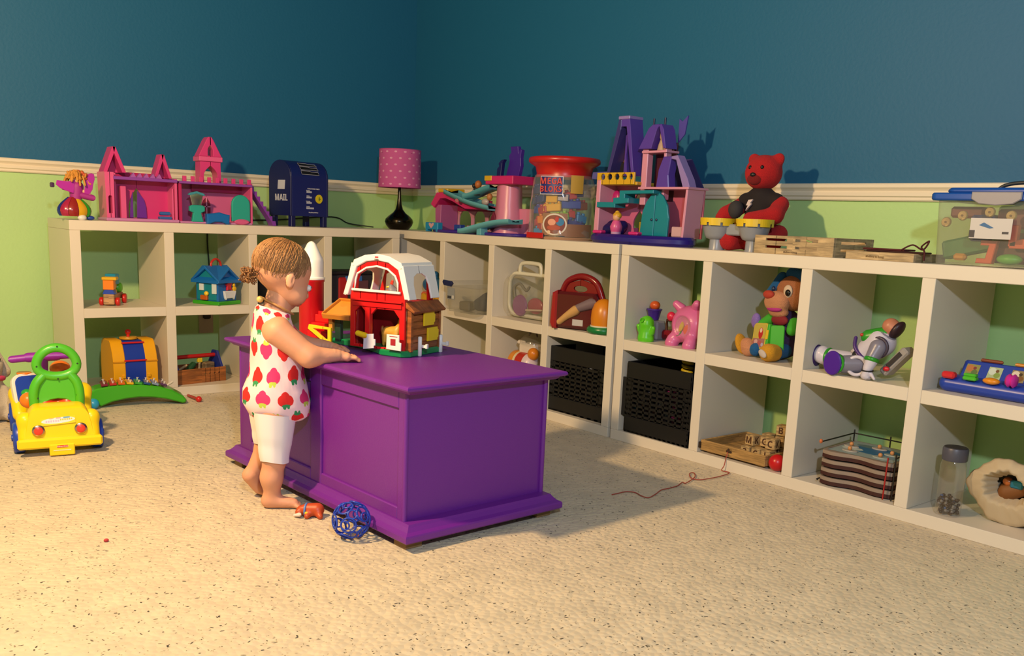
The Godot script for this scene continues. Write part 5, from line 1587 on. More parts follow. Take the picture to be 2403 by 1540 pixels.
func red_plush() -> void:
	# a plain red plush bear in a black vest behind the bongos
	var o := thing("plush_bear", "red plush bear in a black vest with a white bolt, behind the bongo drums", "plush toy", V(0.20, TOP, 0.435), -84)
	var rd := M("#b3141a", 0.95, "plush")
	part(o, "head", G.new().nets([[0.02, V(0, 0.258, 0), V(0.062, 0.058, 0.056), Vector3.ZERO], [0.02, V(0, 0.240, 0.035), V(0.036, 0.028, 0.030), Vector3.ZERO], [0.015, V(0.046, 0.302, -0.01), V(0.020, 0.020, 0.012), Vector3.ZERO], [0.015, V(-0.046, 0.302, -0.01), V(0.020, 0.020, 0.012), Vector3.ZERO]], 0.005), rd)
	part(o, "muzzle", G.new().ball(V(0, 0.236, 0.050), V(0.028, 0.021, 0.020)), M("#7a0e12", 0.95, "plush"))
	part(o, "nose", G.new().ball(V(0, 0.248, 0.068), V(0.010, 0.007, 0.006)), M("#141214", 0.4))
	for s in [-1.0, 1.0]:
		part(o, "eye", G.new().ball(V(s * 0.022, 0.272, 0.051), V(0.006, 0.007, 0.005)), M("#0e0d0e", 0.15))
	part(o, "vest", G.new().nets([[0.03, V(0.0, 0.10, -0.005), V(0, 0.175, 0), 0.055, 0.044], [0.02, V(-0.055, 0.165, 0.0), V(0.055, 0.165, 0), 0.028, 0.028]], 0.006), M("#1a1113", 0.85, "cloth"))
	part(o, "bolt_print", G.new().at(V(-0.012, 0.152, 0.0535), V(-12, 0, 0)).prism(v2([-0.006, 0.016, 0.010, 0.018, 0.002, 0.004, 0.009, 0.004, -0.010, -0.020, -0.004, -0.003, -0.011, -0.002]), -0.006, 0.0008), M("#c9b9b6", 0.6))
	part(o, "body", G.new().nets([[0.03, V(0, 0.05, 0), V(0.0, 0.095, 0), 0.058, 0.055], [0.02, V(0.03, 0.04, 0.02), V(0.06, 0.03, 0.09), 0.032, 0.030], [0.02, V(-0.03, 0.04, 0.02), V(-0.05, 0.034, 0.095), 0.032, 0.034], [0.02, V(0.075, 0.06, 0.0), V(0.078, 0.03, 0.04), 0.03, 0.03]], 0.006), rd)
	part(o, "arm", G.new().nets([[0.015, V(0.072, 0.155, 0.0), V(0.078, 0.120, 0.040), 0.028, 0.026], [0.015, V(0.078, 0.120, 0.040), V(0.016, 0.104, 0.085), 0.026, 0.024]], 0.005), rd)
	part(o, "arm", G.new().nets([[0.015, V(-0.072, 0.150, 0.0), V(-0.10, 0.118, 0.045), 0.027, 0.028], [0.01, V(-0.10, 0.118, 0.045), V(-0.105, 0.106, 0.065), 0.026, 0.022]], 0.005), rd)
	part(o, "cuff", G.new().ball(V(-0.062, 0.135, 0.052), V(0.026, 0.030, 0.024)), M("#2f2d30", 0.8, "cloth"))

func bongos() -> void:
	var o := thing("bongo_drums", "pair of grey toy bongo drums with yellow scalloped rims", "toy drum", V(0.085, TOP, 0.43), -90)
	var gy := plastic("#8b8f98")
	for s in [[-0.074, 0.0], [0.073, 0.0]]:
		var x: float = s[0]
		var b := part(o, "drum_body", G.new().at(V(x, 0, 0)).lathe(v2([0, 0.004, 0.026, 0.004, 0.027, 0.0, 0.025, 0.006, 0.024, 0.034, 0.036, 0.038, 0.042, 0.048, 0.055, 0.096, 0, 0.096]), 28), gy)
		part(b, "drum_head", G.new().at(V(x, 0, 0)).lathe(v2([0, 0.096, 0.057, 0.096, 0.058, 0.102, 0, 0.102]), 28), plastic("#a8a9a6"))
		var pr := []
		var n := 48
		var g := G.new()
		for k in n:
			var a0 := TAU * k / n
			var a1 := TAU * (k + 1) / n
			var y0 := 0.080 if k % 6 != 0 else 0.090
			var p0 := V(x + sin(a0) * 0.0595, y0, cos(a0) * 0.0595)
			var p1 := V(x + sin(a1) * 0.0595, y0, cos(a1) * 0.0595)
			var q0 := V(x + sin(a0) * 0.0605, 0.104, cos(a0) * 0.0605)
			var q1 := V(x + sin(a1) * 0.0605, 0.104, cos(a1) * 0.0605)
			g.flat([p0, p1, q1, q0], V(sin((a0 + a1) / 2), 0, cos((a0 + a1) / 2)))
			g.flat([q0, q1, V(x + sin(a1) * 0.054, 0.104, cos(a1) * 0.054), V(x + sin(a0) * 0.054, 0.104, cos(a0) * 0.054)], V(0, 1, 0))
		part(b, "rim", g, M("#d9b81e", 0.4, "two"))
	part(o, "link", G.new().box(V(0, 0.068, 0), V(0.06, 0.036, 0.03), 0.004), gy)

func crates_on_top() -> void:
	var wd := M("#cdb184", 0.55, "wood")
	var o := thing("wooden_crate", "pale slotted wooden crate on the right shelf in front of the red bear", "crate", V(0.02, TOP, 0.695), -90)
	part(o, "front_board", G.new().prism(v2([-0.139, 0, 0.139, 0, 0.139, 0.056, -0.139, 0.056]), -0.008, 0, 0.0008, [v2([-0.098, 0.040, -0.022, 0.040, -0.022, 0.0475, -0.098, 0.0475]), v2([0.008, 0.040, 0.086, 0.040, 0.086, 0.0475, 0.008, 0.0475]), v2([-0.098, 0.018, -0.020, 0.018, -0.020, 0.0255, -0.098, 0.0255]), v2([0.009, 0.018, 0.084, 0.018, 0.084, 0.0255, 0.009, 0.0255])]), wd)
	part(o, "back_board", G.new().box(V(0, 0.028, -0.216), V(0.278, 0.056, 0.008), 0.001), wd)
	for s in [-1.0, 1.0]:
		var g := G.new().xf(Transform3D(Basis(V(0, 0, -1), V(0, 1, 0), V(1, 0, 0)), V(s * 0.135, 0, -0.11)))
		part(o, "end_board", g.prism(v2([-0.10, 0, 0.10, 0, 0.10, 0.056, -0.10, 0.056]), -0.004, 0.004, 0.0006, [v2([-0.07, 0.038, 0.07, 0.038, 0.07, 0.046, -0.07, 0.046]), v2([-0.07, 0.016, 0.07, 0.016, 0.07, 0.024, -0.07, 0.024])]), wd)
	part(o, "bottom_board", G.new().box(V(0, 0.004, -0.11), V(0.262, 0.008, 0.2), 0.001), M("#8a5a28", 0.5, "wood"))
	letters(o, "lettering", "Melissa & Doug", 0.0066, 0.0005, M("#4a3420", 0.7), V(-0.006, 0.0075, 0.0003))
	var c := thing("metal_clasp", "shiny metal strip poking through the slot of the wooden crate", "clasp", V(0.024, TOP + 0.043, 0.75), -90)
	part(c, "strip", G.new().at(V(0, 0, 0), V(0, 0, -14)).box(Vector3.ZERO, V(0.022, 0.005, 0.004), 0.001), M("#f4f2ea", 0.1, "metal"))
	var t := thing("wooden_tray", "small pale wooden tray beside the slotted crate, with dark red laces on it", "tray", V(0.02, TOP, 0.978), -90)
	part(t, "front_board", G.new().box(V(0, 0.0115, -0.004), V(0.205, 0.023, 0.008), 0.001), wd)
	part(t, "back_board", G.new().box(V(0, 0.0115, -0.176), V(0.205, 0.023, 0.008), 0.001), wd)
	part(t, "end_board", G.new().box(V(-0.0985, 0.0115, -0.09), V(0.008, 0.023, 0.164), 0.001), wd)
	part(t, "end_board", G.new().box(V(0.0985, 0.0115, -0.09), V(0.008, 0.023, 0.164), 0.001), wd)
	part(t, "bottom_board", G.new().box(V(0, 0.003, -0.09), V(0.188, 0.006, 0.164), 0.001), wd)
	letters(t, "lettering", "Melissa & Doug", 0.0075, 0.0005, M("#6a5026", 0.7), V(-0.012, 0.010, 0.0003))
	var l := thing("lacing_panel", "dark red lacing panel lying on the small wooden tray", "lacing toy", V(0.055, TOP + 0.0232, 0.995), -90)
	part(l, "panel", G.new().box(V(0.015, 0.003, -0.01), V(0.17, 0.005, 0.05), 0.002), M("#350a0c", 0.6))
	part(l, "panel", G.new().box(V(-0.03, 0.008, -0.04), V(0.13, 0.005, 0.06), 0.002), M("#57171a", 0.6))
	part(l, "lace", G.new().tube(curve(v3([0.03, 0.010, 0.0, 0.055, 0.024, -0.01, 0.08, 0.012, -0.02, 0.095, 0.036, -0.02, 0.07, 0.020, -0.03, 0.1, 0.008, 0.01, 0.104, -0.015, 0.014]), 5), 0.0025, 6), M("#4a1216", 0.8))

func tote() -> void:
	var o := thing("plastic_tote", "clear plastic tote with a blue lid and black handle, full of wooden train parts", "storage box", V(0.045, TOP, 1.285), -90)
	# walls taper towards the floor; four panes and a bottom
	var rows := []
	for q in [[0.002, 0.168, 0.125], [0.168, 0.176, 0.133]]:
		var row := []
		for p in rrect(-q[1], -q[2], q[1], q[2], 0.02, 4):
			row.append(V(p.x, q[0], p.y - 0.135))
		rows.append(row)
	part(o, "clear_walls", G.new().grid(rows, true, true, false), M("#b9b4ac", 0.2, "haze"))
	var bl := plastic("#174fa8")
	part(o, "lid", G.new().at(V(0, 0.168, -0.135), V(90, 0, 0)).prism(rrect(-0.190, -0.147, 0.190, 0.147, 0.02, 4), -0.020, 0.0, 0.004), bl)
	part(o, "lid_top", G.new().at(V(0.0, 0.186, -0.135), V(90, 0, 0)).prism(rrect(-0.16, -0.125, 0.16, 0.125, 0.025, 4), -0.016, 0.0, 0.006), bl)
	part(o, "latch", G.new().prism(v2([-0.075, 0.190, 0.05, 0.190, 0.050, 0.172, 0.030, 0.160, -0.012, 0.156, -0.055, 0.160, -0.075, 0.172]), 0.012, 0.018, 0.002), M("#8d8a92", 0.4))
	part(o, "handle", G.new().tube(curve(v3([-0.066, 0.196, -0.10, -0.045, 0.212, -0.10, 0.0, 0.219, -0.10, 0.06, 0.216, -0.10, 0.09, 0.198, -0.10]), 5), 0.005, 8), M("#232a30", 0.5))
	var st := part(o, "label_sticker", G.new().box(V(-0.020, 0.098, 0.0065), V(0.105, 0.052, 0.001)), M("#c4c0bd", 0.5))
	part(st, "printed_shape", G.new().prism(v2([-0.05, 0.106, -0.038, 0.113, -0.012, 0.100, -0.022, 0.098]), 0.0072, 0.0078), M("#2d6496", 0.5))
	part(st, "printed_shape", G.new().box(V(-0.066, 0.084, 0.0074), V(0.014, 0.018, 0.0006)).box(V(0.018, 0.088, 0.0074), V(0.016, 0.006, 0.0006)), M("#3c3c44", 0.5))
	# things inside, each its own
	var p := o.transform
	var og := M("#d3552c", 0.45)
	var wh := M("#caa65a", 0.5, "wood")
	var hub := M("#6b4a20", 0.6)
	for q in [[-0.150, 0.112, -0.026], [-0.105, 0.130, -0.02], [-0.035, 0.140, -0.018], [0.020, 0.132, -0.016]]:
		var w := thing("train_wheel", "round yellow wooden wheel inside the clear tote", "wooden wheel", p * V(q[0], q[1], q[2]), -90, "wooden wheels in the clear tote")
		part(w, "disc", G.new().at(Vector3.ZERO, V(90, 0, 0)).lathe(v2([0, 0, 0.011, 0, 0.013, 0.003, 0.013, 0.007, 0.011, 0.01, 0, 0.01]), 20), wh)
		part(w, "hub", G.new().at(Vector3.ZERO, V(90, 0, 0)).lathe(v2([0, 0.0101, 0.003, 0.0101, 0.003, 0.0115, 0, 0.0115]), 10), hub)
	var lab := ["left of two orange track pieces under the tote's white label", "right of two orange track pieces in the clear tote, cut by the frame", "orange track piece behind the right end of the tote's label"]
	var pos := [V(-0.045, 0.008, -0.03), V(0.045, 0.02, -0.03), V(0.012, 0.07, -0.04)]
	for k in 3:
		var t := thing("track_piece", lab[k], "track piece", p * pos[k], -90)
		if k == 1:
			part(t, "track", G.new().prism(v2([-0.03, 0.03, 0.02, 0.03, 0.02, 0.006, 0.04, 0.006, 0.04, 0.055, 0.0, 0.055, -0.03, 0.045]), -0.02, 0, 0.002), og)
		elif k == 0:
			part(t, "track", G.new().prism(v2([-0.02, 0.0, 0.022, 0.0, 0.030, 0.060, -0.012, 0.060, -0.012, 0.047, 0.010, 0.047, 0.004, 0.013, -0.018, 0.013]), -0.02, 0, 0.002), og)
		else:
			part(t, "track", G.new().box(V(0.01, 0.012, 0), V(0.02, 0.055, 0.02), 0.002), og)
	var misc := [["green_track", "green sloping track inside the clear tote", "#3f7a3c", V(-0.10, 0.055, -0.09), V(0.16, 0.05, 0.04), 14.0], ["blue_block", "dark blue block inside the clear tote near its middle", "#27346e", V(-0.075, 0.10, -0.08), V(0.06, 0.07, 0.04), 0.0], ["red_block", "dark red block at the upper left inside the clear tote", "#6f2326", V(-0.12, 0.14, -0.09), V(0.09, 0.03, 0.05), 0.0], ["red_block", "dark red block at the upper right inside the clear tote", "#712a2c", V(0.03, 0.125, -0.08), V(0.13, 0.05, 0.05), 0.0], ["yellow_block", "ochre block on the floor of the clear tote", "#c48a2c", V(-0.105, 0.022, -0.03), V(0.034, 0.018, 0.02), 0.0], ["brown_block", "brown block behind the orange track in the clear tote", "#5a3324", V(0.03, 0.05, -0.09), V(0.13, 0.08, 0.06), 0.0]]
	for q in misc:
		var b := thing(q[0], q[1], "toy block", p * q[3], -90)
		part(b, "block", G.new().at(Vector3.ZERO, V(0, 0, q[5])).box(Vector3.ZERO, q[4], 0.006), M(q[2], 0.5))
	var gb := thing("green_bowl", "lime green half-round piece at the bottom of the clear tote", "toy block", p * V(0.02, 0.014, -0.035), -90)
	part(gb, "bowl", G.new().ball(V(0, 0.008, 0), V(0.032, 0.014, 0.02)), M("#5fae3c", 0.4))

func bins() -> void:
	var o := thing("clear_bin", "clear plastic bin with a navy handle jutting out of its cube", "storage box", V(-0.05, UP, -0.915), -90)
	var rows := []
	for q in [[0.002, 0.105, 0.15], [0.112, 0.112, 0.158]]:
		var row := []
		for p in rrect(-q[1], -q[2], q[1], q[2], 0.025, 4):
			row.append(V(p.x, q[0], p.y - 0.16))
		rows.append(row)
	part(o, "clear_walls", G.new().grid(rows, true, true, false), M("#b8b49e", 0.25, "haze"))
	part(o, "lid", G.new().at(V(0, 0.112, -0.16), V(90, 0, 0)).prism(rrect(-0.118, -0.164, 0.118, 0.164, 0.025, 4), -0.022, 0.0, 0.004), M("#a9a89c", 0.3, "haze"))
	part(o, "handle", G.new().prism(v2([-0.115, 0.128, -0.11, 0.138, -0.05, 0.136, -0.038, 0.126, -0.052, 0.112, -0.105, 0.114]), 0.0, 0.012, 0.003), plastic("#1b2550"))
	var st := part(o, "label_sticker", G.new().box(V(-0.062, 0.080, -0.0005), V(0.052, 0.050, 0.001)), M("#8b8f92", 0.5))
	part(st, "printed_shape", G.new().box(V(-0.072, 0.064, 0.0003), V(0.028, 0.012, 0.0006)), M("#34343a", 0.6))
	part(st, "printed_shape", G.new().box(V(-0.046, 0.066, 0.0003), V(0.014, 0.014, 0.0006)), M("#c2c0ba", 0.6))
	var p := o.transform
	var b := thing("dark_cloth", "dark navy bundle filling the right half of the clear bin", "bundle", p * V(0.045, 0.006, -0.13), -90)
	part(b, "bundle", G.new().nets([[0.03, V(0.0, 0.045, 0), V(0.0, 0.06, -0.08), 0.042, 0.042], [0.02, V(-0.03, 0.03, 0.03), V(0.03, 0.035, 0.04), 0.028, 0.03]], 0.008), M("#20242e", 0.8, "cloth"))
	b = thing("grey_block", "greyish brown block lying at the left inside the clear bin", "toy block", p * V(-0.045, 0.006, -0.08), -75)
	part(b, "block", G.new().box(V(0, 0.02, 0), V(0.06, 0.04, 0.05), 0.006), M("#5f574a", 0.6))

	# see-through white-rimmed case
	var c := thing("clear_case", "clear carrying case with a white frame and handle, purple toys inside", "toy case", V(0.10, UP, -0.60), -90)
	var wh := plastic("#cfccb8")
	var fr := []
	for q in rrect(-0.15, 0.012, 0.13, 0.188, 0.05, 6):
		fr.append(V(q.x, q.y, 0))
	part(c, "frame", G.new().tube(fr, 0.009, 10, true), wh)
	part(c, "handle", G.new().tube(curve(v3([-0.085, 0.192, 0, -0.080, 0.222, 0, -0.055, 0.234, 0, 0.03, 0.234, 0, 0.05, 0.222, 0, 0.055, 0.192, 0]), 4), 0.009, 10), wh)
	part(c, "clear_shell", G.new().prism(rrect(-0.148, 0.014, 0.128, 0.186, 0.05, 6), -0.035, 0.045, 0.012), M("#c9c6b4", 0.15, "clear"))
	var q3 := c.transform
	var t := thing("toy_stethoscope", "purple and grey toy stethoscope inside the clear case", "toy tool", q3 * V(-0.06, 0.03, 0.0), -90)
	part(t, "disc", G.new().at(V(0.0, 0.025, 0.008), V(90, 0, 0)).lathe(v2([0, 0, 0.042, 0, 0.046, 0.005, 0.042, 0.012, 0, 0.012]), 24), plastic("#7a3f78"))
	part(t, "tube", G.new().tube(curve(v3([-0.04, 0.06, 0.01, -0.045, 0.10, 0.01, -0.01, 0.115, 0.01, 0.03, 0.09, 0.01, 0.05, 0.105, 0.01]), 5), 0.006, 8), M("#6c6a60", 0.5))
	t = thing("toy_cuff", "dark red round toy inside the clear case", "toy tool", q3 * V(0.03, 0.03, 0.0), -90)
	part(t, "disc", G.new().ball(V(0, 0.03, 0.004), V(0.05, 0.034, 0.014)), plastic("#8d2440"))
	part(t, "strip", G.new().tube([V(-0.04, 0.01, 0.022), V(0.06, 0.018, 0.022)], 0.004, 8), plastic("#b9a595"))

	# dark red translucent case, turned a little, and the orange dome beside it
	var r := thing("red_case", "dark red toy case with a rounded handle over the black crate", "toy case", V(0.055, UP, -0.265), -72)
	var red := M("#7d141a", 0.2)
	part(r, "shell", G.new().prism(v2([-0.10, 0.02, -0.09, 0.004, 0.085, 0.004, 0.10, 0.02, 0.102, 0.115, 0.085, 0.145, -0.075, 0.145, -0.095, 0.13]), -0.05, 0.04, 0.010), M("#54161c", 0.15))
	part(r, "side_frame", G.new().prism(v2([-0.104, 0.02, -0.094, 0.0, -0.075, 0.0, -0.075, 0.15, -0.098, 0.138]), -0.056, 0.046, 0.006), plastic("#98161c"))
	part(r, "handle", G.new().tube(curve(v3([-0.075, 0.142, 0, -0.05, 0.186, 0, 0.01, 0.206, 0, 0.07, 0.186, 0, 0.1, 0.13, 0]), 6), 0.013, 12), red)
	part(r, "handle_web", G.new().prism(v2([-0.07, 0.14, 0.09, 0.14, 0.065, 0.178, 0.01, 0.194, -0.045, 0.178]), -0.006, 0.004, 0.001, [oval(0.005, 0.158, 0.03, 0.012, 14)]), red)
	part(r, "label_sticker", G.new().box(V(0.02, 0.030, 0.0408), V(0.046, 0.024, 0.001)), M("#b9b6b6", 0.5))
	part(r, "bone_print", G.new().tube([V(-0.06, 0.028, 0.040), V(-0.03, 0.052, 0.042), V(0.01, 0.078, 0.041)], [0.012, 0.014, 0.020], 12), plastic("#c79a5e"))
	part(r, "grey_print", G.new().tube([V(0.015, 0.085, 0.038), V(0.075, 0.108, 0.038)], [0.016, 0.022], 12), M("#77646a", 0.4))
	var d := thing("dome_toy", "orange glittery dome toy on a green base beside the red case", "toy", V(0.055, UP, -0.125), -90)
	part(d, "base", G.new().lathe(v2([0, 0, 0.055, 0, 0.062, 0.008, 0.062, 0.018, 0.056, 0.026, 0, 0.026]), 32), plastic("#14753a"))
	part(d, "ring", G.new().lathe(v2([0, 0.026, 0.050, 0.026, 0.050, 0.031, 0, 0.031]), 32), plastic("#d8d2b8"))
	part(d, "dome", G.new().lathe(v2([0.047, 0.031, 0.049, 0.055, 0.047, 0.085, 0.038, 0.112, 0.022, 0.127, 0.008, 0.131, 0, 0.1315]), 32), plastic("#d07f17"))

func milk_crate(label: String, p: Vector3, deg: float, w: float, h: float, d: float) -> Node3D:
	# a black crate whose walls are lattices of bars
	var o := thing("milk_crate", label, "crate", p, deg, "black plastic crates in the lower cubes")
	var m := M("#0c0c0f", 0.45)
	part(o, "bottom", G.new().box(V(0, 0.005, -d * 0.5), V(w, 0.01, d), 0.002), m)
	for s in [0.0, 1.0]:
		var z := -0.004 if s == 0.0 else -d + 0.004
		part(o, "rim", G.new().box(V(0, h - 0.03, z), V(w, 0.06, 0.008), 0.002), m)
		part(o, "rim", G.new().box(V(0, 0.03, z), V(w, 0.06, 0.008), 0.002), m)
		var g := G.new()
		var hh := h - 0.12
		for k in 11:
			var xx := -w * 0.5 + w * k / 10.0
			g.box(V(xx, h * 0.5, z), V(0.009 if k % 10 else 0.05, hh, 0.008))
		for k in 8:
			g.box(V(0, 0.06 + hh * (k + 0.5) / 8.0, z), V(w, 0.009, 0.008))
		var la := part(o, "lattice", g, m)
		la.set_meta("kind", "stuff")
	for s in [-1.0, 1.0]:
		part(o, "side_wall", G.new().box(V(s * (w * 0.5 - 0.004), h * 0.5, -d * 0.5), V(0.008, h, d), 0.002), m)
	return o

func upper_cubes() -> void:
	# cube nearest the corner: part of a blue and orange toy seen past the barn
	var z := thing("toy_engine", "blue, orange and yellow toy engine in the cube right of the barn roof", "toy train", V(0.13, UP, -1.33), -90)
	part(z, "boiler", G.new().nets([[0.02, V(-0.08, 0.085, 0), V(0.035, 0.085, 0), 0.034, 0.034], [0.01, V(-0.03, 0.12, 0), V(-0.03, 0.135, 0), 0.016, 0.018]], 0.006), plastic("#1f5a86"))
	part(z, "cab", G.new().box(V(0.06, 0.085, 0), V(0.05, 0.09, 0.06), 0.008), plastic("#256a72"))
	part(z, "chassis", G.new().box(V(-0.01, 0.035, 0.0), V(0.19, 0.03, 0.07), 0.008), plastic("#cf5e22"))
	for q in [-0.06, 0.0, 0.06]:
		part(z, "wheel", G.new().at(V(q, 0.022, 0.036), V(90, 0, 0)).lathe(v2([0, 0, 0.022, 0, 0.022, 0.01, 0, 0.012]), 20), plastic("#cf9a1f"))

	# green figure, purple cup toy, red car
	var o := thing("green_figure", "bright green rounded toy figure at the front of its cube", "toy", V(0.05, UP, 0.100), -90)
	var gr := plastic("#5bc21d")
	part(o, "body", G.new().nets([[0.012, V(0, 0.012, 0), V(0, 0.035, 0), 0.030, 0.026], [0.010, V(0, 0.062, 0), V(0, 0.066, 0), 0.027, 0.026], [0.008, V(-0.028, 0.034, 0.0), V(-0.036, 0.052, 0.004), 0.010, 0.008], [0.008, V(0.028, 0.034, 0), V(0.036, 0.050, 0.004), 0.010, 0.008], [0.006, V(-0.022, 0.008, 0), V(0.022, 0.008, 0), 0.012, 0.012]], 0.004), gr)
	part(o, "badge", G.new().at(V(0.0, 0.076, 0.026), V(70, 0, 0)).lathe(v2([0.006, 0, 0.009, 0, 0.009, 0.003, 0.006, 0.003]), 16), gr)
	o = thing("stacking_cup_toy", "purple cup with an orange ball on top, behind the green figure", "toy", V(0.12, UP, 0.065), -90)
	part(o, "stand", G.new().box(V(0.01, 0.035, 0), V(0.07, 0.07, 0.05), 0.006), plastic("#8d8a92"))
	part(o, "cup", G.new().at(V(0.004, 0.072, 0.0)).lathe(v2([0, 0, 0.018, 0, 0.026, 0.034, 0.029, 0.036, 0.029, 0.04, 0, 0.04]), 24), plastic("#43258f"))
	part(o, "ball", G.new().ball(V(0.006, 0.124, 0.0), V(0.020, 0.017, 0.018)), plastic("#c4521d"))
	o = thing("red_wagon", "dark red toy wagon at the back between the green figure and pink piggy", "toy car", V(0.15, UP, 0.165), -90)
	part(o, "body", G.new().box(V(0, 0.022, 0), V(0.12, 0.035, 0.06), 0.008), plastic("#7c1520"))
	part(o, "rack", G.new().tube([V(-0.04, 0.04, 0.02), V(-0.04, 0.075, 0.02), V(0.04, 0.08, 0.02), V(0.04, 0.04, 0.02)], 0.005, 8), M("#4a2419", 0.5))
	part(o, "wheel", G.new().at(V(0.03, 0.018, 0.03), V(90, 0, 0)).lathe(v2([0, 0, 0.017, 0, 0.017, 0.01, 0, 0.01]), 18), M("#381014", 0.5))
	# pink piggy bank with a clear belly window
	o = thing("piggy_bank", "pink toy piggy bank with a clear belly window, cut by the divider", "piggy bank", V(0.075, UP, 0.265), -98)
	var pk := plastic("#d0689c")
	part(o, "body", G.new().nets([[0.03, V(0, 0.075, -0.02), V(0.078, 0.068, 0.060), Vector3.ZERO], [0.02, V(-0.045, 0.02, 0.02), V(-0.045, 0.008, 0.025), 0.022, 0.024], [0.02, V(0.045, 0.02, 0.02), V(0.045, 0.008, 0.025), 0.022, 0.024], [-0.004, V(0.008, 0.072, 0.045), V(0.048, 0.044, 0.03), Vector3.ZERO]], 0.004), pk)
	part(o, "ear", G.new().nets([[0.01, V(-0.046, 0.128, -0.01), V(-0.062, 0.142, 0.0), 0.018, 0.014]], 0.004), pk)
	part(o, "ear", G.new().nets([[0.01, V(0.03, 0.142, -0.01), V(0.042, 0.152, 0.0), 0.018, 0.014]], 0.004), pk)
	part(o, "cheek", G.new().ball(V(-0.072, 0.098, 0.012), V(0.016, 0.017, 0.015)), plastic("#cc2143"))
	part(o, "window", G.new().ball(V(0.008, 0.072, 0.012), V(0.047, 0.043, 0.030)), M("#d9d4d0", 0.04, "clear"))
	var p := o.transform
	o = thing("toy_coin", "yellow and green coins inside the pink piggy bank window", "toy coin", p * V(-0.008, 0.04, 0.012), -98)
	part(o, "coin", G.new().at(V(-0.006, 0.03, 0.004), V(80, 0, 10)).lathe(v2([0, 0, 0.02, 0, 0.02, 0.004, 0, 0.004]), 20), plastic("#c7a72a"))
	part(o, "coin", G.new().at(V(-0.012, 0.008, 0.006), V(60, 0, 0)).lathe(v2([0, 0, 0.017, 0, 0.017, 0.004, 0, 0.004]), 20), plastic("#2c8a34"))
	o = thing("toy_coin", "orange-red coin at the right in the piggy bank window", "toy coin", p * V(0.025, 0.05, 0.012), -98)
	part(o, "coin", G.new().at(V(0.0, 0.01, 0.0), V(85, 0, -25)).lathe(v2([0, 0, 0.02, 0, 0.02, 0.004, 0, 0.004]), 20), plastic("#cf4a1f"))
	plush_puppy()
	space_toy()
	# blue electronic toy with pop-up animals
	o = thing("popup_toy", "blue pop-up animal toy with coloured buttons in the far right cube", "electronic toy", V(0.05, UP, 1.31), -90)
	var bl := plastic("#1f3fa3")
	part(o, "body", G.new().nets([[0.015, V(-0.115, 0.022, -0.02), V(0.14, 0.022, -0.02), 0.022, 0.022], [0.015, V(-0.105, 0.022, -0.10), V(0.14, 0.022, -0.10), 0.022, 0.022], [0.02, V(-0.11, 0.022, -0.04), V(0.14, 0.022, -0.08), 0.022, 0.022]], 0.006), bl)
	part(o, "back_panel", G.new().at(V(0.01, 0.038, -0.085), V(-32, 0, 0)).box(V(0, 0.02, 0), V(0.25, 0.058, 0.014), 0.005), bl)
	for k in 4:
		var st := part(o, "picture_card", G.new().at(V(-0.085 + k * 0.06, 0.038, -0.076), V(-32, 0, 0)).quad(V(-0.018, 0.004, 0.0), V(0.036, 0, 0), V(0, 0.036, 0)), picture(40, 40, func(im: Image) -> void:
			im.fill(Color(["#8c8a4a", "#a7b98f", "#8b7a52", "#a58a5c"][k]))
			dot(im, 12, 14, 11, 12, Color(["#b3703c", "#c6d3c4", "#d9cdb8", "#c27a2c"][k]))
			dot(im, 28, 26, 9, 9, Color(["#5a6f3c", "#7f9a48", "#7a5226", "#8a5a2a"][k]))
			dot(im, 26, 12, 5, 5, Color(["#7a2f34", "#6f4a2c", "#3c2c1c", "#d9a04a"][k]))))
	var g := [["#c9242c", -0.108], ["#4cb42c", -0.045], ["#dd8a1c", 0.005], ["#d02a9c", 0.058]]
	part(o, "button", G.new().box(V(-0.105, 0.047, 0.0), V(0.036, 0.018, 0.022), 0.005), plastic("#c9242c"))
	part(o, "button", G.new().box(V(-0.048, 0.046, 0.0), V(0.036, 0.010, 0.020), 0.003).box(V(-0.048, 0.055, 0.0), V(0.034, 0.008, 0.018), 0.003), plastic("#4cb42c"))
	part(o, "button", G.new().ball(V(0.006, 0.047, 0.0), V(0.022, 0.009, 0.014)), plastic("#dd8a1c"))
	part(o, "button", G.new().at(V(0.056, 0.056, 0.0), V(0, 0, 90)).lathe(v2([0, -0.012, 0.013, -0.012, 0.018, -0.006, 0.013, 0, 0.018, 0.006, 0.013, 0.012, 0, 0.012]), 20), plastic("#d02a9c"))
	part(o, "top_trim", G.new().tube([V(-0.07, 0.085, -0.11), V(-0.02, 0.085, -0.11)], 0.005, 8), M("#7c3a24", 0.5))
	part(o, "top_trim", G.new().tube([V(0.02, 0.085, -0.11), V(0.08, 0.085, -0.11)], 0.005, 8), plastic("#c9812c"))

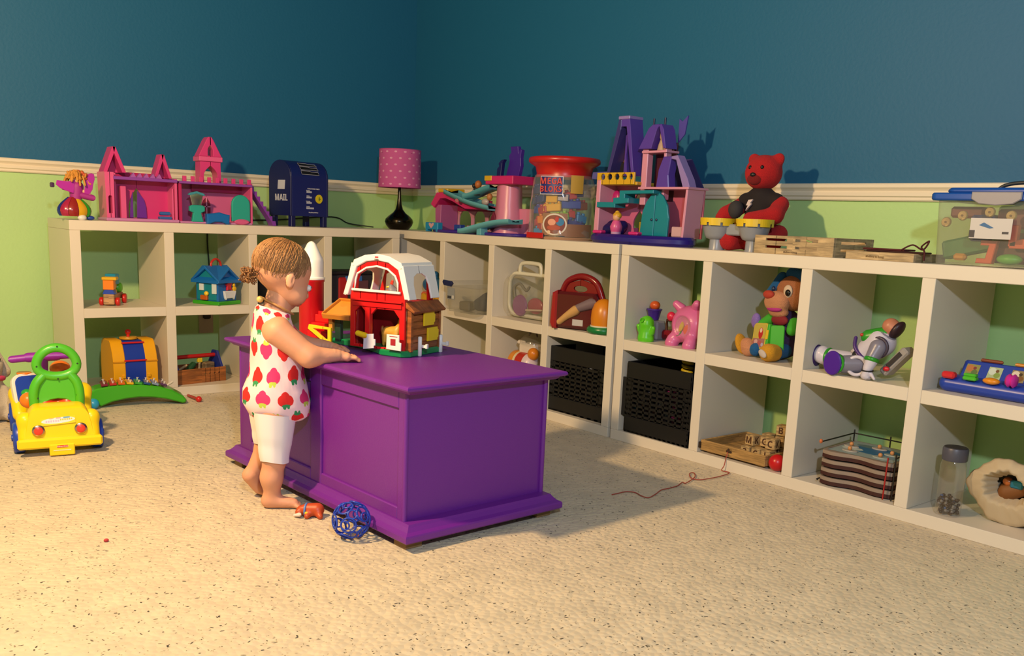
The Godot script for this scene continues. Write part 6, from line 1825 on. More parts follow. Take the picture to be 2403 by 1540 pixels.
func plush_puppy() -> void:
	# a sitting tan plush dog with blue ears and a bright picture book
	var o := thing("plush_puppy", "tan plush puppy with blue ears and yellow feet holding a green picture book", "plush toy", V(0.17, UP, 0.600), -97)
	var tan := M("#a8683f", 0.95, "plush")
	var face := M("#c98a63", 0.95, "plush")
	var bl := M("#155a94", 0.95, "plush")
	var ye := M("#cf941f", 0.9, "plush")
	part(o, "body", G.new().nets([[0.03, V(0, 0.05, 0), V(0, 0.12, 0), 0.05, 0.042]], 0.006), M("#3f2a54", 0.9, "plush"))
	part(o, "head", G.new().nets([[0.02, V(0.02, 0.215, 0.0), V(0.062, 0.058, 0.052), Vector3.ZERO]], 0.006), tan)
	part(o, "muzzle", G.new().nets([[0.015, V(-0.005, 0.185, 0.048), V(0.046, 0.036, 0.034), Vector3.ZERO], [0.01, V(0.0, 0.152, 0.042), V(0.036, 0.018, 0.024), Vector3.ZERO]], 0.005), face)
	part(o, "nose", G.new().ball(V(-0.018, 0.208, 0.076), V(0.022, 0.014, 0.012)), M("#a8331f", 0.7, "cloth"))
	part(o, "mouth", G.new().ball(V(0.0, 0.163, 0.064), V(0.030, 0.010, 0.014)), M("#a82a7c", 0.8, "cloth"))
	part(o, "ear", G.new().nets([[0.012, V(-0.035, 0.262, 0), V(-0.062, 0.20, 0.01), 0.018, 0.026]], 0.005), bl)
	part(o, "ear", G.new().nets([[0.012, V(0.0, 0.276, -0.005), V(0.065, 0.268, 0), 0.020, 0.022], [0.012, V(0.07, 0.26, 0), V(0.085, 0.20, 0.01), 0.02, 0.026]], 0.005), bl)
	part(o, "eye_patch", G.new().ball(V(0.034, 0.222, 0.047), V(0.018, 0.021, 0.008)), M("#c9b39a", 0.8))
	part(o, "eye", G.new().ball(V(0.040, 0.218, 0.054), V(0.010, 0.011, 0.006)), M("#120d0c", 0.2))
	part(o, "eye", G.new().ball(V(-0.022, 0.225, 0.052), V(0.007, 0.010, 0.006)), M("#1b2a4a", 0.2))
	part(o, "bow", G.new().ball(V(0.01, 0.128, 0.045), V(0.034, 0.018, 0.012)), M("#7c1620", 0.8, "cloth"))
	part(o, "sleeve", G.new().nets([[0.012, V(-0.04, 0.125, 0.03), V(-0.055, 0.108, 0.05), 0.020, 0.016], [0.01, V(0.05, 0.12, 0.02), V(0.06, 0.10, 0.04), 0.02, 0.018]], 0.005), M("#3aa024", 0.85, "cloth"))
	part(o, "hand", G.new().ball(V(-0.083, 0.115, 0.052), V(0.018, 0.026, 0.014)), M("#8a6fc0", 0.9, "plush"))
	for s in [-1.0, 1.0]:
		part(o, "leg", G.new().nets([[0.012, V(s * 0.028, 0.03, 0.03), V(s * 0.042, 0.026, 0.085), 0.024, 0.022]], 0.005), bl)
	part(o, "foot", G.new().nets([[0.015, V(-0.083, 0.034, 0.085), V(-0.070, 0.024, 0.09), 0.026, 0.024]], 0.005), face)
	part(o, "sole", G.new().at(V(-0.098, 0.038, 0.095), V(0, 0, 24)).ball(Vector3.ZERO, V(0.012, 0.036, 0.026)), ye)
	part(o, "foot", G.new().nets([[0.015, V(0.045, 0.028, 0.10), V(0.048, 0.030, 0.125), 0.028, 0.029]], 0.005), ye)
	part(o, "sole", G.new().at(V(0.048, 0.028, 0.152), V(0, 0, -30)).ball(Vector3.ZERO, V(0.018, 0.011, 0.006)), M("#b9aea6", 0.8))
	var p := o.transform
	var b := thing("picture_book", "green and yellow plastic picture book held open by the plush puppy", "book", p * V(-0.012, 0.034, 0.085), -97)
	var st := picture(96, 96, func(im: Image) -> void:
		im.fill(Color("#b9a94a"))
		bar(im, 0, 58, 96, 38, Color("#9c6a6a"))
		dot(im, 58, 36, 18, 24, Color("#b3201f"))
		dot(im, 58, 24, 10, 10, Color("#d8c0b0"))
		dot(im, 26, 72, 14, 10, Color("#c9a2a0"))
		dot(im, 58, 76, 16, 10, Color("#a8545c"))
		dot(im, 80, 84, 10, 8, Color("#a9a4c4")))
	part(b, "cover", G.new().at(V(-0.02, 0.035, 0.0), V(-8, -14, 6)).prism(rrect(-0.040, -0.040, 0.036, 0.046, 0.012), -0.008, 0.0, 0.002), plastic("#c3b23e"))
	part(b, "picture", G.new().at(V(-0.02, 0.035, 0.0), V(-8, -14, 6)).quad(V(-0.034, -0.034, 0.0006), V(0.064, 0, 0), V(0, 0.074, 0)), st)
	part(b, "spine", G.new().at(V(-0.02, 0.035, 0.0), V(-8, -14, 6)).box(V(0.041, 0.0, -0.006), V(0.012, 0.088, 0.014), 0.003), plastic("#3aa82a"))
	part(b, "yellow_tab", G.new().at(V(-0.02, 0.035, 0.0), V(-8, -14, 6)).box(V(0.041, 0.008, 0.001), V(0.012, 0.030, 0.004), 0.001), plastic("#d8b61f"))
	part(b, "back_cover", G.new().at(V(0.045, 0.032, -0.004), V(-8, 28, 4)).prism(rrect(-0.018, -0.042, 0.026, 0.048, 0.008), -0.006, 0.0, 0.002), plastic("#3aa82a"))

func space_toy() -> void:
	# a plain white, green and purple toy robot slumped in its cube, no known figure
	var o := thing("toy_robot", "white, green and purple toy robot slumped with legs out in its cube", "toy robot", V(0.075, UP, 0.93), -90)
	var wh := plastic("#c9c4d4")
	var gr := plastic("#2a8f24")
	var pu := plastic("#4a2192")
	var gy := plastic("#7c7a8c")
	part(o, "torso", G.new().nets([[0.02, V(0.02, 0.075, 0), V(0.056, 0.105, 0), 0.036, 0.042]], 0.005), wh)
	part(o, "chest_plate", G.new().nets([[0.015, V(0.022, 0.118, 0.01), V(0.064, 0.132, 0.005), 0.022, 0.020]], 0.004), gr)
	part(o, "chest_light", G.new().ball(V(0.010, 0.124, 0.028), V(0.006, 0.005, 0.005)), plastic("#b5301f"))
	part(o, "purple_band", G.new().tube(curve(v3([-0.012, 0.112, 0.022, -0.004, 0.086, 0.034, 0.022, 0.060, 0.036, 0.046, 0.046, 0.034]), 5), 0.0055, 8), M("#43256f", 0.4))
	part(o, "waist", G.new().nets([[0.015, V(0.0, 0.055, 0), V(0.015, 0.035, 0), 0.028, 0.026]], 0.005), M("#17131d", 0.5))
	part(o, "head", G.new().nets([[0.008, V(0.080, 0.155, 0.0), V(0.088, 0.150, 0.0), 0.024, 0.023]], 0.0035), M("#b5765a", 0.4))
	part(o, "head_cap", G.new().at(V(0.100, 0.146, 0), V(0, 0, -32)).ball(Vector3.ZERO, V(0.014, 0.030, 0.026)), M("#2a1320", 0.4))
	part(o, "collar", G.new().tube(ring_pts(V(0.072, 0.130, 0.0), 0.022, 20, V(0.5, 0.85, 0)), 0.006, 8, true), gy)
	part(o, "shoulder", G.new().tube(ring_pts(V(0.068, 0.095, 0.034), 0.027, 24, V(0, 0, 1)), 0.005, 8, true), M("#3c3346", 0.4))
	part(o, "upper_arm", G.new().nets([[0.01, V(0.068, 0.094, 0.034), V(0.062, 0.066, 0.05), 0.025, 0.019]], 0.004), gy)
	part(o, "arm_band", G.new().tube(ring_pts(V(0.062, 0.060, 0.052), 0.015, 20, V(0.1, 1, -0.3)), 0.007, 8, true), gr)
	part(o, "forearm", G.new().nets([[0.01, V(0.062, 0.055, 0.053), V(0.058, 0.034, 0.06), 0.018, 0.014]], 0.0035), wh)
	# glove: palm, four fingers and a thumb
	var fist := [[0.006, V(0.058, 0.022, 0.062), V(0.056, 0.014, 0.064), 0.0145, 0.013], [0.004, V(0.072, 0.020, 0.064), V(0.084, 0.008, 0.066), 0.0055, 0.004]]
	for k in 4:
		fist.append([0.003, V(0.047 + k * 0.006, 0.010, 0.068), V(0.047 + k * 0.006, 0.0055, 0.058), 0.004, 0.0038])
	part(o, "glove", G.new().nets(fist, 0.0025), wh)
	part(o, "wrist_band", G.new().tube(ring_pts(V(0.058, 0.028, 0.061), 0.0155, 20, V(0, 1, 0)), 0.0022, 6, true), M("#1b1820", 0.4))
	part(o, "far_arm", G.new().nets([[0.01, V(0.0, 0.10, -0.04), V(-0.03, 0.075, -0.06), 0.02, 0.016], [0.01, V(-0.03, 0.075, -0.06), V(-0.045, 0.06, -0.04), 0.014, 0.014]], 0.005), wh)
	part(o, "backpack", G.new().at(V(0.110, 0.058, -0.005), V(0, 0, -40)).box(Vector3.ZERO, V(0.026, 0.10, 0.05), 0.005), plastic("#9a9490"))
	part(o, "backpack_vent", G.new().at(V(0.112, 0.064, 0.0215), V(0, 0, -40)).box(Vector3.ZERO, V(0.012, 0.055, 0.002), 0.0), M("#2a2426", 0.5))
	part(o, "red_light", G.new().ball(V(0.094, 0.036, 0.024), V(0.010, 0.007, 0.006)), plastic("#c41f30"))
	# near leg bent, sole to the front; far leg stretched to the left
	part(o, "thigh", G.new().nets([[0.012, V(0.005, 0.036, 0.02), V(-0.025, 0.034, 0.05), 0.028, 0.026]], 0.005), gy)
	part(o, "hip_ring", G.new().tube(ring_pts(V(0.014, 0.034, 0.045), 0.026, 24, V(0.3, 0.1, 1)), 0.0055, 8, true), wh)
	part(o, "boot", G.new().at(V(-0.040, 0.036, 0.07), V(90, 0, 0)).lathe(v2([0, -0.016, 0.026, -0.016, 0.030, -0.004, 0.030, 0.004, 0, 0.004]), 28), gr)
	part(o, "boot_sole", G.new().prism(oval(-0.046, 0.036, 0.029, 0.036, 28), 0.070, 0.080, 0.003), pu)
	part(o, "shin", G.new().nets([[0.01, V(-0.02, 0.038, -0.012), V(-0.115, 0.042, -0.005), 0.027, 0.024]], 0.005), wh)
	part(o, "ankle_band", G.new().tube(ring_pts(V(-0.108, 0.040, -0.005), 0.023, 24, V(1, 0, 0)), 0.006, 8, true), gr)
	part(o, "boot", G.new().nets([[0.01, V(-0.122, 0.040, -0.005), V(-0.132, 0.044, -0.005), 0.026, 0.028]], 0.005), wh)
	part(o, "boot_sole", G.new().at(V(-0.151, 0.040, -0.005), V(0, 90, 0)).prism(oval(0, 0, 0.028, 0.034, 24), -0.006, 0.006, 0.003), M("#35205f", 0.4))

func lower_cubes() -> void:
	# white and orange toy seen over the chest lid
	var o := thing("toy_radio", "white toy radio with orange, red and yellow bands seen over the chest", "toy", V(0.12, TH, -0.63), -90)
	var wh := plastic("#d9cfc0")
	part(o, "stand", G.new().box(V(0, 0.055, 0), V(0.12, 0.11, 0.08), 0.006), wh)
	part(o, "drum", G.new().at(V(-0.062, 0.150, 0.02), V(0, 0, -90)).lathe(v2([0, 0.0, 0.046, 0.0, 0.050, 0.006, 0.050, 0.032, 0.0, 0.032]), 28), plastic("#d8861d"))
	part(o, "drum_band", G.new().at(V(-0.030, 0.150, 0.02), V(0, 0, -90)).lathe(v2([0, 0, 0.048, 0, 0.048, 0.014, 0, 0.014]), 28), plastic("#d8c7a0"))
	part(o, "drum_band", G.new().at(V(-0.016, 0.150, 0.02), V(0, 0, -90)).lathe(v2([0, 0, 0.047, 0, 0.047, 0.045, 0, 0.045]), 28), plastic("#b3281d"))
	part(o, "drum_band", G.new().at(V(0.029, 0.150, 0.02), V(0, 0, -90)).lathe(v2([0, 0, 0.046, 0, 0.046, 0.02, 0.034, 0.04, 0, 0.046]), 28), plastic("#d8c4c8"))
	part(o, "body", G.new().box(V(0.012, 0.205, -0.01), V(0.104, 0.06, 0.07), 0.008), wh)
	part(o, "spout", G.new().tube([V(-0.062, 0.232, 0.0), V(-0.03, 0.232, 0.0)], 0.010, 12), wh)
	part(o, "ball", G.new().ball(V(0.066, 0.198, 0.03), V(0.026, 0.027, 0.024)), plastic("#d07a1c"))
	part(o, "clear_dome", G.new().lathe(v2([0.06, 0.0, 0.056, 0.02, 0.042, 0.036, 0.02, 0.043, 0, 0.044]), 28), M("#a8a598", 0.1, "clear")).position = V(0.02, 0.235, -0.01)
	part(o, "dome_handle", G.new().tube(curve(v3([0.0, 0.27, 0.0, 0.012, 0.285, 0.0, 0.04, 0.285, 0, 0.052, 0.27, 0]), 4), 0.004, 8), M("#4a4238", 0.5))

	var c1 := milk_crate("black plastic crate in the lower cube under the red case", V(0.03, TH, -0.235), -90, 0.315, 0.262, 0.30)
	var c2 := milk_crate("black plastic crate in the lower cube with a yellow spring on top", V(0.012, TH, 0.207), -90, 0.305, 0.262, 0.30)
	# glimpses of what the crates hold
	var bits := [[c2, [[-0.052, 0.205, "#b9bcc4", 0.018], [-0.028, 0.19, "#d6d6da", 0.014], [0.045, 0.175, "#c02a80", 0.02], [-0.085, 0.135, "#9a938a", 0.02], [-0.115, 0.115, "#a9abb0", 0.012], [-0.128, 0.085, "#1f8fb5", 0.013], [-0.08, 0.10, "#8a6a5a", 0.02], [0.0, 0.125, "#c6b9ae", 0.018], [-0.03, 0.09, "#6f4a3c", 0.018], [0.06, 0.13, "#8d2a5f", 0.02], [0.068, 0.09, "#b52a72", 0.02], [0.02, 0.085, "#7d8aa0", 0.018], [0.0, 0.165, "#4a2a3a", 0.02], [-0.045, 0.155, "#2d3550", 0.022], [0.075, 0.165, "#6f5360", 0.02], [0.055, 0.065, "#8d3f68", 0.016]]], [c1, [[-0.02, 0.20, "#54565c", 0.014], [0.005, 0.21, "#4e5056", 0.014], [0.025, 0.20, "#58595f", 0.014], [0.06, 0.115, "#8a8580", 0.016], [0.085, 0.105, "#7d7772", 0.016], [0.06, 0.085, "#6f5a52", 0.014], [0.02, 0.09, "#3a2320", 0.02], [-0.03, 0.12, "#26282c", 0.02]]]]
	for q in bits:
		var c: Node3D = q[0]
		for b in q[1]:
			var nm := thing("small_toy", "small toy glimpsed through the lattice of the black crate %s" % ("with the yellow spring" if c == c2 else "under the red case"), "small toy", c.transform * V(b[0], b[1], -0.032), -90 + rng.randf_range(-30, 30), "small toys inside the black crates")
			part(nm, "piece", G.new().nets([[0.006, V(-b[3] * 0.4, 0, 0), V(b[3] * 0.4, b[3] * 0.2, 0), b[3] * 0.75, b[3] * 0.6], [0.006, V(b[3] * 0.3, -b[3] * 0.4, 0), V(b[3] * 0.3, -b[3] * 0.4, 0.001), b[3] * 0.5, b[3] * 0.5]], b[3] * 0.25), M(b[2], 0.4))
	# fill behind, so that the lattice does not look through
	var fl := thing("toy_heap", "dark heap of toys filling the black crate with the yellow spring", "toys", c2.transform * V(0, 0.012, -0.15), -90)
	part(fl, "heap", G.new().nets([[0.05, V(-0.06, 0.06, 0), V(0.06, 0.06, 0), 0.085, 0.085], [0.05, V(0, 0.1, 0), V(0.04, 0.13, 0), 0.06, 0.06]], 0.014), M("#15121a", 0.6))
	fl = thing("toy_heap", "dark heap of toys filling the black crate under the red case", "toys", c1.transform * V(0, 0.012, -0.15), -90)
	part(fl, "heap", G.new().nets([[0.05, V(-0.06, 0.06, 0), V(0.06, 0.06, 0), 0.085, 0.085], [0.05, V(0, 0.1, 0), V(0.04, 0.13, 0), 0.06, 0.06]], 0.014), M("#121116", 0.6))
	o = thing("yellow_spring", "yellow coiled toy standing at the right in the black crate", "spring toy", V(0.10, 0.285, 0.262), -90)
	var sp := []
	for i in 40:
		var t := i / 39.0
		sp.append(V(cos(t * TAU * 3.5) * 0.018, t * 0.055, sin(t * TAU * 3.5) * 0.018))
	part(o, "coil", G.new().tube(sp, 0.0055, 8), plastic("#cdae22"))
	o = thing("green_card_box", "pale green toy box behind the yellow spring in the black crate", "toy box", V(0.15, 0.27, 0.315), -90)
	part(o, "box", G.new().box(V(0, 0.03, 0), V(0.085, 0.06, 0.03), 0.003), M("#8aa056", 0.5))
	part(o, "leaf", G.new().ball(V(-0.03, 0.032, 0.016), V(0.012, 0.018, 0.004)).ball(V(-0.012, 0.026, 0.016), V(0.008, 0.014, 0.004)), M("#5a8a24", 0.5))
	# wooden pull-along tray of alphabet blocks
	var wd := M("#c49a5c", 0.5, "wood")
	var w := thing("pull_wagon", "pale wooden pull-along tray wagon with a string, holding letter blocks", "wagon", V(0.015, TH, 0.545), -90)
	part(w, "front_board", G.new().box(V(0, 0.026, -0.004), V(0.262, 0.036, 0.009), 0.002), wd)
	part(w, "back_board", G.new().box(V(0, 0.026, -0.246), V(0.262, 0.036, 0.009), 0.002), wd)
	part(w, "side_board", G.new().box(V(-0.1265, 0.026, -0.125), V(0.009, 0.036, 0.232), 0.002), wd)
	part(w, "side_board", G.new().box(V(0.1265, 0.026, -0.125), V(0.009, 0.036, 0.232), 0.002), wd)
	part(w, "bottom_board", G.new().box(V(0, 0.012, -0.125), V(0.245, 0.008, 0.232), 0.001), wd)
	for q in [[-0.1, -0.03], [0.1, -0.03], [-0.1, -0.22], [0.1, -0.22]]:
		part(w, "runner", G.new().box(V(q[0], 0.004, q[1]), V(0.03, 0.008, 0.03), 0.002), wd)
	part(w, "string_cleat", G.new().box(V(-0.010, 0.028, 0.003), V(0.022, 0.007, 0.006), 0.002).box(V(-0.012, 0.032, 0.003), V(0.006, 0.012, 0.006), 0.002), M("#3a2212", 0.6))
	part(w, "corner_catch", G.new().box(V(-0.131, 0.026, 0.002), V(0.008, 0.020, 0.010), 0.001), M("#2a1a10", 0.6))
	var sx := -90.0
	var bw := M("#d3b078", 0.5, "wood")
	var ink := M("#4a2a14", 0.7)
	var blocks := [[0.030, 0.0, -0.045, "3", "lower row, first letter block from the left, marked 3"], [0.068, 0.0, -0.050, "C", "lower row, second letter block from the left, marked C"], [0.103, 0.0, -0.055, "J", "lower row, right-hand letter block, marked J"], [0.034, 0.037, -0.060, "M", "upper row, first letter block from the left, marked M"], [0.074, 0.037, -0.085, "G", "upper row, second letter block from the left, marked G"], [0.105, 0.037, -0.070, "C", "upper row, right-hand letter block in the wagon"], [0.052, 0.037, -0.125, "A", "letter block standing behind the upper row in the wagon"], [0.10, 0.074, -0.13, "B", "topmost letter block at the back of the wagon"], [0.05, 0.0, -0.125, "K", "letter block behind the lower row under the back blocks"], [0.10, 0.0, -0.13, "E", "letter block low at the back right of the wagon"], [0.10, 0.037, -0.13, "D", "letter block in the middle layer at the back right of the wagon"]]
	var proto: Node3D = null
	for b in blocks:
		var k: Node3D
		if proto == null:
			k = Node3D.new()
			k.name = numbered("letter_block")
			add_child(k)
			part(k, "cube", G.new().box(V(0, 0.0175, 0), V(0.0345, 0.0345, 0.0345), 0.002), bw)
			proto = k
		else:
			k = Node3D.new()
			k.name = numbered("letter_block")
			add_child(k)
			var cu := (proto.get_child(0) as MeshInstance3D).duplicate()
			cu.name = "cube"
			k.add_child(cu, true)
		k.position = w.transform * V(b[0], 0.0163 + b[1], b[2])
		k.rotation_degrees.y = -90 + rng.randf_range(-9, 9)
		tag(k, "wooden cube, " + b[4], "letter block", "wooden letter blocks in the wagon")
		letters(k, "lettering", b[3], 0.030, 0.0012, ink, V(0, 0.0175, 0.0174))
		letters(k, "lettering", "K", 0.030, 0.0012, ink, V(0.0174, 0.0175, 0), V(0, 90, 0))
	o = thing("red_ball", "small red ball between the wagon and the divider", "ball", V(0.035, TH, 0.708), 0)
	part(o, "ball", G.new().ball(V(0, 0.027, 0), V(0.027, 0.027, 0.027), 16, 28), plastic("#c0121a"))
	# its string trails over the carpet
	var sw: Array = []
	for q in [[0.010, 0.064, 0.533], [0.002, 0.045, 0.534], [-0.006, 0.020, 0.535], [-0.012, 0.004, 0.532]]:
		sw.append(V(q[0], q[1], q[2]))
	for px in string_path():
		sw.append(V(px[0], 0.004, px[1]))
	o = thing("pull_string", "thin dark red string trailing from the wagon over the carpet", "string", Vector3.ZERO, 0)
	part(o, "cord", G.new().tube(curve(sw, 6), 0.0016, 6), M("#a3473f", 0.8))
	puzzles()
	bottle_and_sack()

func string_path() -> Array:
	# places on the carpet (x, z)
	return STRING

func puzzles() -> void:
	var o := thing("puzzle_rack", "black wire rack holding a stack of wooden peg puzzles", "rack", V(0.03, TH, 0.975), -86)
	var wire := M("#1d1a18", 0.4)
	for y in [0.012, 0.128]:
		part(o, "wire_loop", G.new().tube([V(-0.118, y, -0.22), V(-0.118, y, -0.005), V(-0.112, y, 0.0)], 0.0022, 6).tube([V(-0.118, y, -0.22), V(0.118, y, -0.22), V(0.118, y, 0.0)], 0.0022, 6), wire)
	for q in [[-0.118, -0.22], [0.118, -0.22], [0.118, -0.0], [0.0, -0.22], [0.118, -0.11]]:
		part(o, "wire_post", G.new().tube([V(q[0], 0.003, q[1]), V(q[0], 0.138, q[1])], 0.0022, 6), wire)
	part(o, "red_wire", G.new().tube([V(0.096, 0.004, 0.006), V(0.098, 0.125, 0.006)], 0.0022, 6), M("#a31b1b", 0.5))
	part(o, "wire_cap", G.new().ball(V(-0.114, 0.132, 0.0), V(0.005, 0.007, 0.005)), M("#c46a3a", 0.5))
	var edge := M("#8f7f72", 0.6)
	var dark := M("#3a1512", 0.7)
	var outl := []
	for i in 28:
		var t := i / 27.0
		outl.append(Vector2(-0.108 + 0.216 * t, -0.006 + 0.010 * sin(t * 9.5) * (1.0 - 0.3 * t) - 0.004 * t))
	outl.append_array(v2([0.112, -0.02, 0.112, -0.205, 0.10, -0.212, -0.10, -0.212, -0.112, -0.20, -0.114, -0.02]))
	# plan outline turned so that z runs into the cube
	var words := ["topmost", "second", "third", "lowest"]
	for k in 4:
		var y := 0.096 - k * 0.027
		var p := thing("peg_puzzle", "%s of the four wavy-edged wooden puzzles in the wire rack" % words[k], "puzzle", o.transform * V(0, y, 0), -86, "wooden puzzles in the wire rack")
		var pl := []
		for q in outl:
			pl.append(Vector2(q.x, q.y))
		part(p, "board", G.new().at(Vector3.ZERO, V(90, 0, 0)).prism(pl, -0.011, 0.0, 0.001), edge)
		part(p, "backing", G.new().at(V(0, -0.0105, 0), V(90, 0, 0)).prism(pl, -0.0105, 0.0, 0.0), dark)
		if k == 0:
			part(p, "printed_sea", G.new().at(V(0, 0.0118, -0.11), V(-90, 0, 0)).quad(V(-0.10, -0.092, 0), V(0.20, 0, 0), V(0, 0.184, 0)), picture(96, 96, func(im: Image) -> void:
				im.fill(Color("#8fa0a0"))
				dot(im, 52, 44, 40, 26, Color("#2f6690"))
				dot(im, 20, 56, 16, 10, Color("#b9c4bc"))
				dot(im, 78, 70, 18, 10, Color("#6f8a94"))
				dot(im, 30, 22, 18, 9, Color("#5f7a7c"))))
			for q in [[-0.045, -0.05], [0.0, -0.15], [0.062, -0.10], [0.052, -0.045], [-0.07, -0.11]]:
				var pc := part(p, "puzzle_piece", G.new().at(V(q[0], 0.0118, q[1]), V(-90, 0, 0)).prism(oval(0, 0, 0.024, 0.013, 14), 0, 0.004, 0.001), M(["#a8a39a", "#6f7f86", "#9aa39c", "#7a97a8", "#97a7a4"][int(absf(q[0]) * 1000) % 5], 0.5))
				part(pc, "peg", G.new().cyl(V(q[0], 0.0155, q[1]), 0.006, 0.012, 0.003, 12), M("#c98a52", 0.5))

func bottle_and_sack() -> void:
	var o := thing("discovery_bottle", "clear plastic bottle with a grey lid, dark beads at its bottom", "bottle", V(0.066, TH, 1.243), -90)
	part(o, "clear_wall", G.new().lathe(v2([0.030, 0.0, 0.0335, 0.004, 0.0335, 0.138, 0.031, 0.15, 0.0285, 0.156]), 32), M("#b3a08a", 0.06, "clear"))
	part(o, "lid", G.new().lathe(v2([0, 0.155, 0.032, 0.155, 0.033, 0.158, 0.033, 0.186, 0.031, 0.190, 0, 0.190]), 32), M("#4b4b58", 0.4))
	part(o, "lid_top", G.new().lathe(v2([0, 0.190, 0.030, 0.190, 0.029, 0.1915, 0, 0.1915]), 28), M("#2e2e38", 0.4))
	var b := thing("bead_fill", "dark mixed beads settled at the bottom of the clear bottle", "beads", o.position, -90)
	var g := G.new()
	for i in 120:
		var a := rng.randf() * TAU
		var r := sqrt(rng.randf()) * 0.026
		var h := 0.006 + rng.randf() * 0.045
		var cl: Color = [Color("#17181d"), Color("#22262e"), Color("#101014"), Color("#70706f"), Color("#1f4a7c"), Color("#2a1c14")][rng.randi() % 6]
		g.tint(cl)
		g.ball(V(sin(a) * r, h, cos(a) * r), V(0.0052, 0.0045, 0.0052), 5, 8)
	part(b, "beads", g, M("#ffffff", 0.3, "vc")).set_meta("kind", "stuff")
	b.set_meta("kind", "stuff")
	# drawstring sack lying with its gathered mouth towards us
	var s := thing("canvas_sack", "cream canvas drawstring sack lying open beside the bottle", "sack", V(0.15, TH, 1.395), -90)
	var m := M("#c3b192", 0.95, "cloth")
	var rows := []
	var n := 56
	var path := curve(v3([0.03, 0.06, -0.11, 0.02, 0.062, -0.08, 0.0, 0.068, -0.02, -0.008, 0.085, 0.035, -0.012, 0.098, 0.062, -0.016, 0.104, 0.075]), 4)
	for i in path.size():
		var t := float(i) / (path.size() - 1)
		var rad := 0.02 + 0.078 * sin(minf(t * 1.9, 1.62)) if t < 0.7 else lerpf(0.098, 0.052, (t - 0.7) / 0.3)
		rad = clampf(rad, 0.02, 0.105)
		var row := []
		for k in n:
			var a := TAU * k / n
			var fold := 1.0 + 0.05 * sin(a * 5 + i * 0.35) + (0.05 * sin(a * 17.0 + i * 0.4) * clampf((t - 0.55) * 2.4, 0, 1)) + 0.03 * sin(a * 3.0 - i * 0.5)
			var q: Vector3 = path[i] + V(cos(a) * rad * fold * 1.12, sin(a) * rad * fold * 0.94, 0.014 * sin(a) * t)
			q.y = maxf(q.y, 0.002 + 0.002 * sin(a * 9.0))
			row.append(q)
		rows.append(row)
	# the cloth turns in at the mouth
	for j in 4:
		var row := []
		for k in n:
			var q: Vector3 = rows[path.size() - 1][k]
			var c: Vector3 = path[-1]
			row.append(c + (q - c) * (0.92 - j * 0.08) + V(0, 0, -0.012 * (j + 1)))
		rows.append(row)
	var mm := M("#c3b192", 0.95, "sackcloth")
	mm.cull_mode = BaseMaterial3D.CULL_DISABLED
	relief(mm, "weave", 0.04, 50.0)
	part(s, "cloth", G.new().grid(rows, true, true), mm)
	part(s, "drawstring", G.new().tube(curve(v3([0.035, 0.12, 0.068, 0.05, 0.145, 0.072, 0.075, 0.13, 0.075, 0.06, 0.07, 0.08, 0.07, 0.03, 0.075]), 6), 0.003, 6), M("#d8cdb6", 0.8))
	var p := s.transform
	var t1 := thing("wooden_toy", "orange and teal toys inside the mouth of the canvas sack", "toy", p * V(-0.012, 0.085, 0.012), -90)
	part(t1, "piece", G.new().nets([[0.01, V(-0.02, 0.0, 0), V(0.02, 0.02, 0), 0.026, 0.022]], 0.006), M("#7a4a1e", 0.6))
	part(t1, "piece", G.new().box(V(0.008, 0.028, 0.018), V(0.034, 0.022, 0.016), 0.004), plastic("#176a80"))
	part(t1, "piece", G.new().ball(V(-0.018, 0.03, 0.012), V(0.014, 0.012, 0.012)), plastic("#b8632a"))
const STRING := [[-0.014, 0.565], [-0.076, 0.576], [-0.138, 0.574], [-0.170, 0.566], [-0.176, 0.540], [-0.140, 0.503], [-0.119, 0.503], [-0.158, 0.539], [-0.237, 0.570], [-0.239, 0.558], [-0.283, 0.576], [-0.328, 0.581], [-0.363, 0.581], [-0.413, 0.602], [-0.457, 0.615], [-0.462, 0.591], [-0.453, 0.557], [-0.469, 0.537], [-0.504, 0.536], [-0.529, 0.536]]

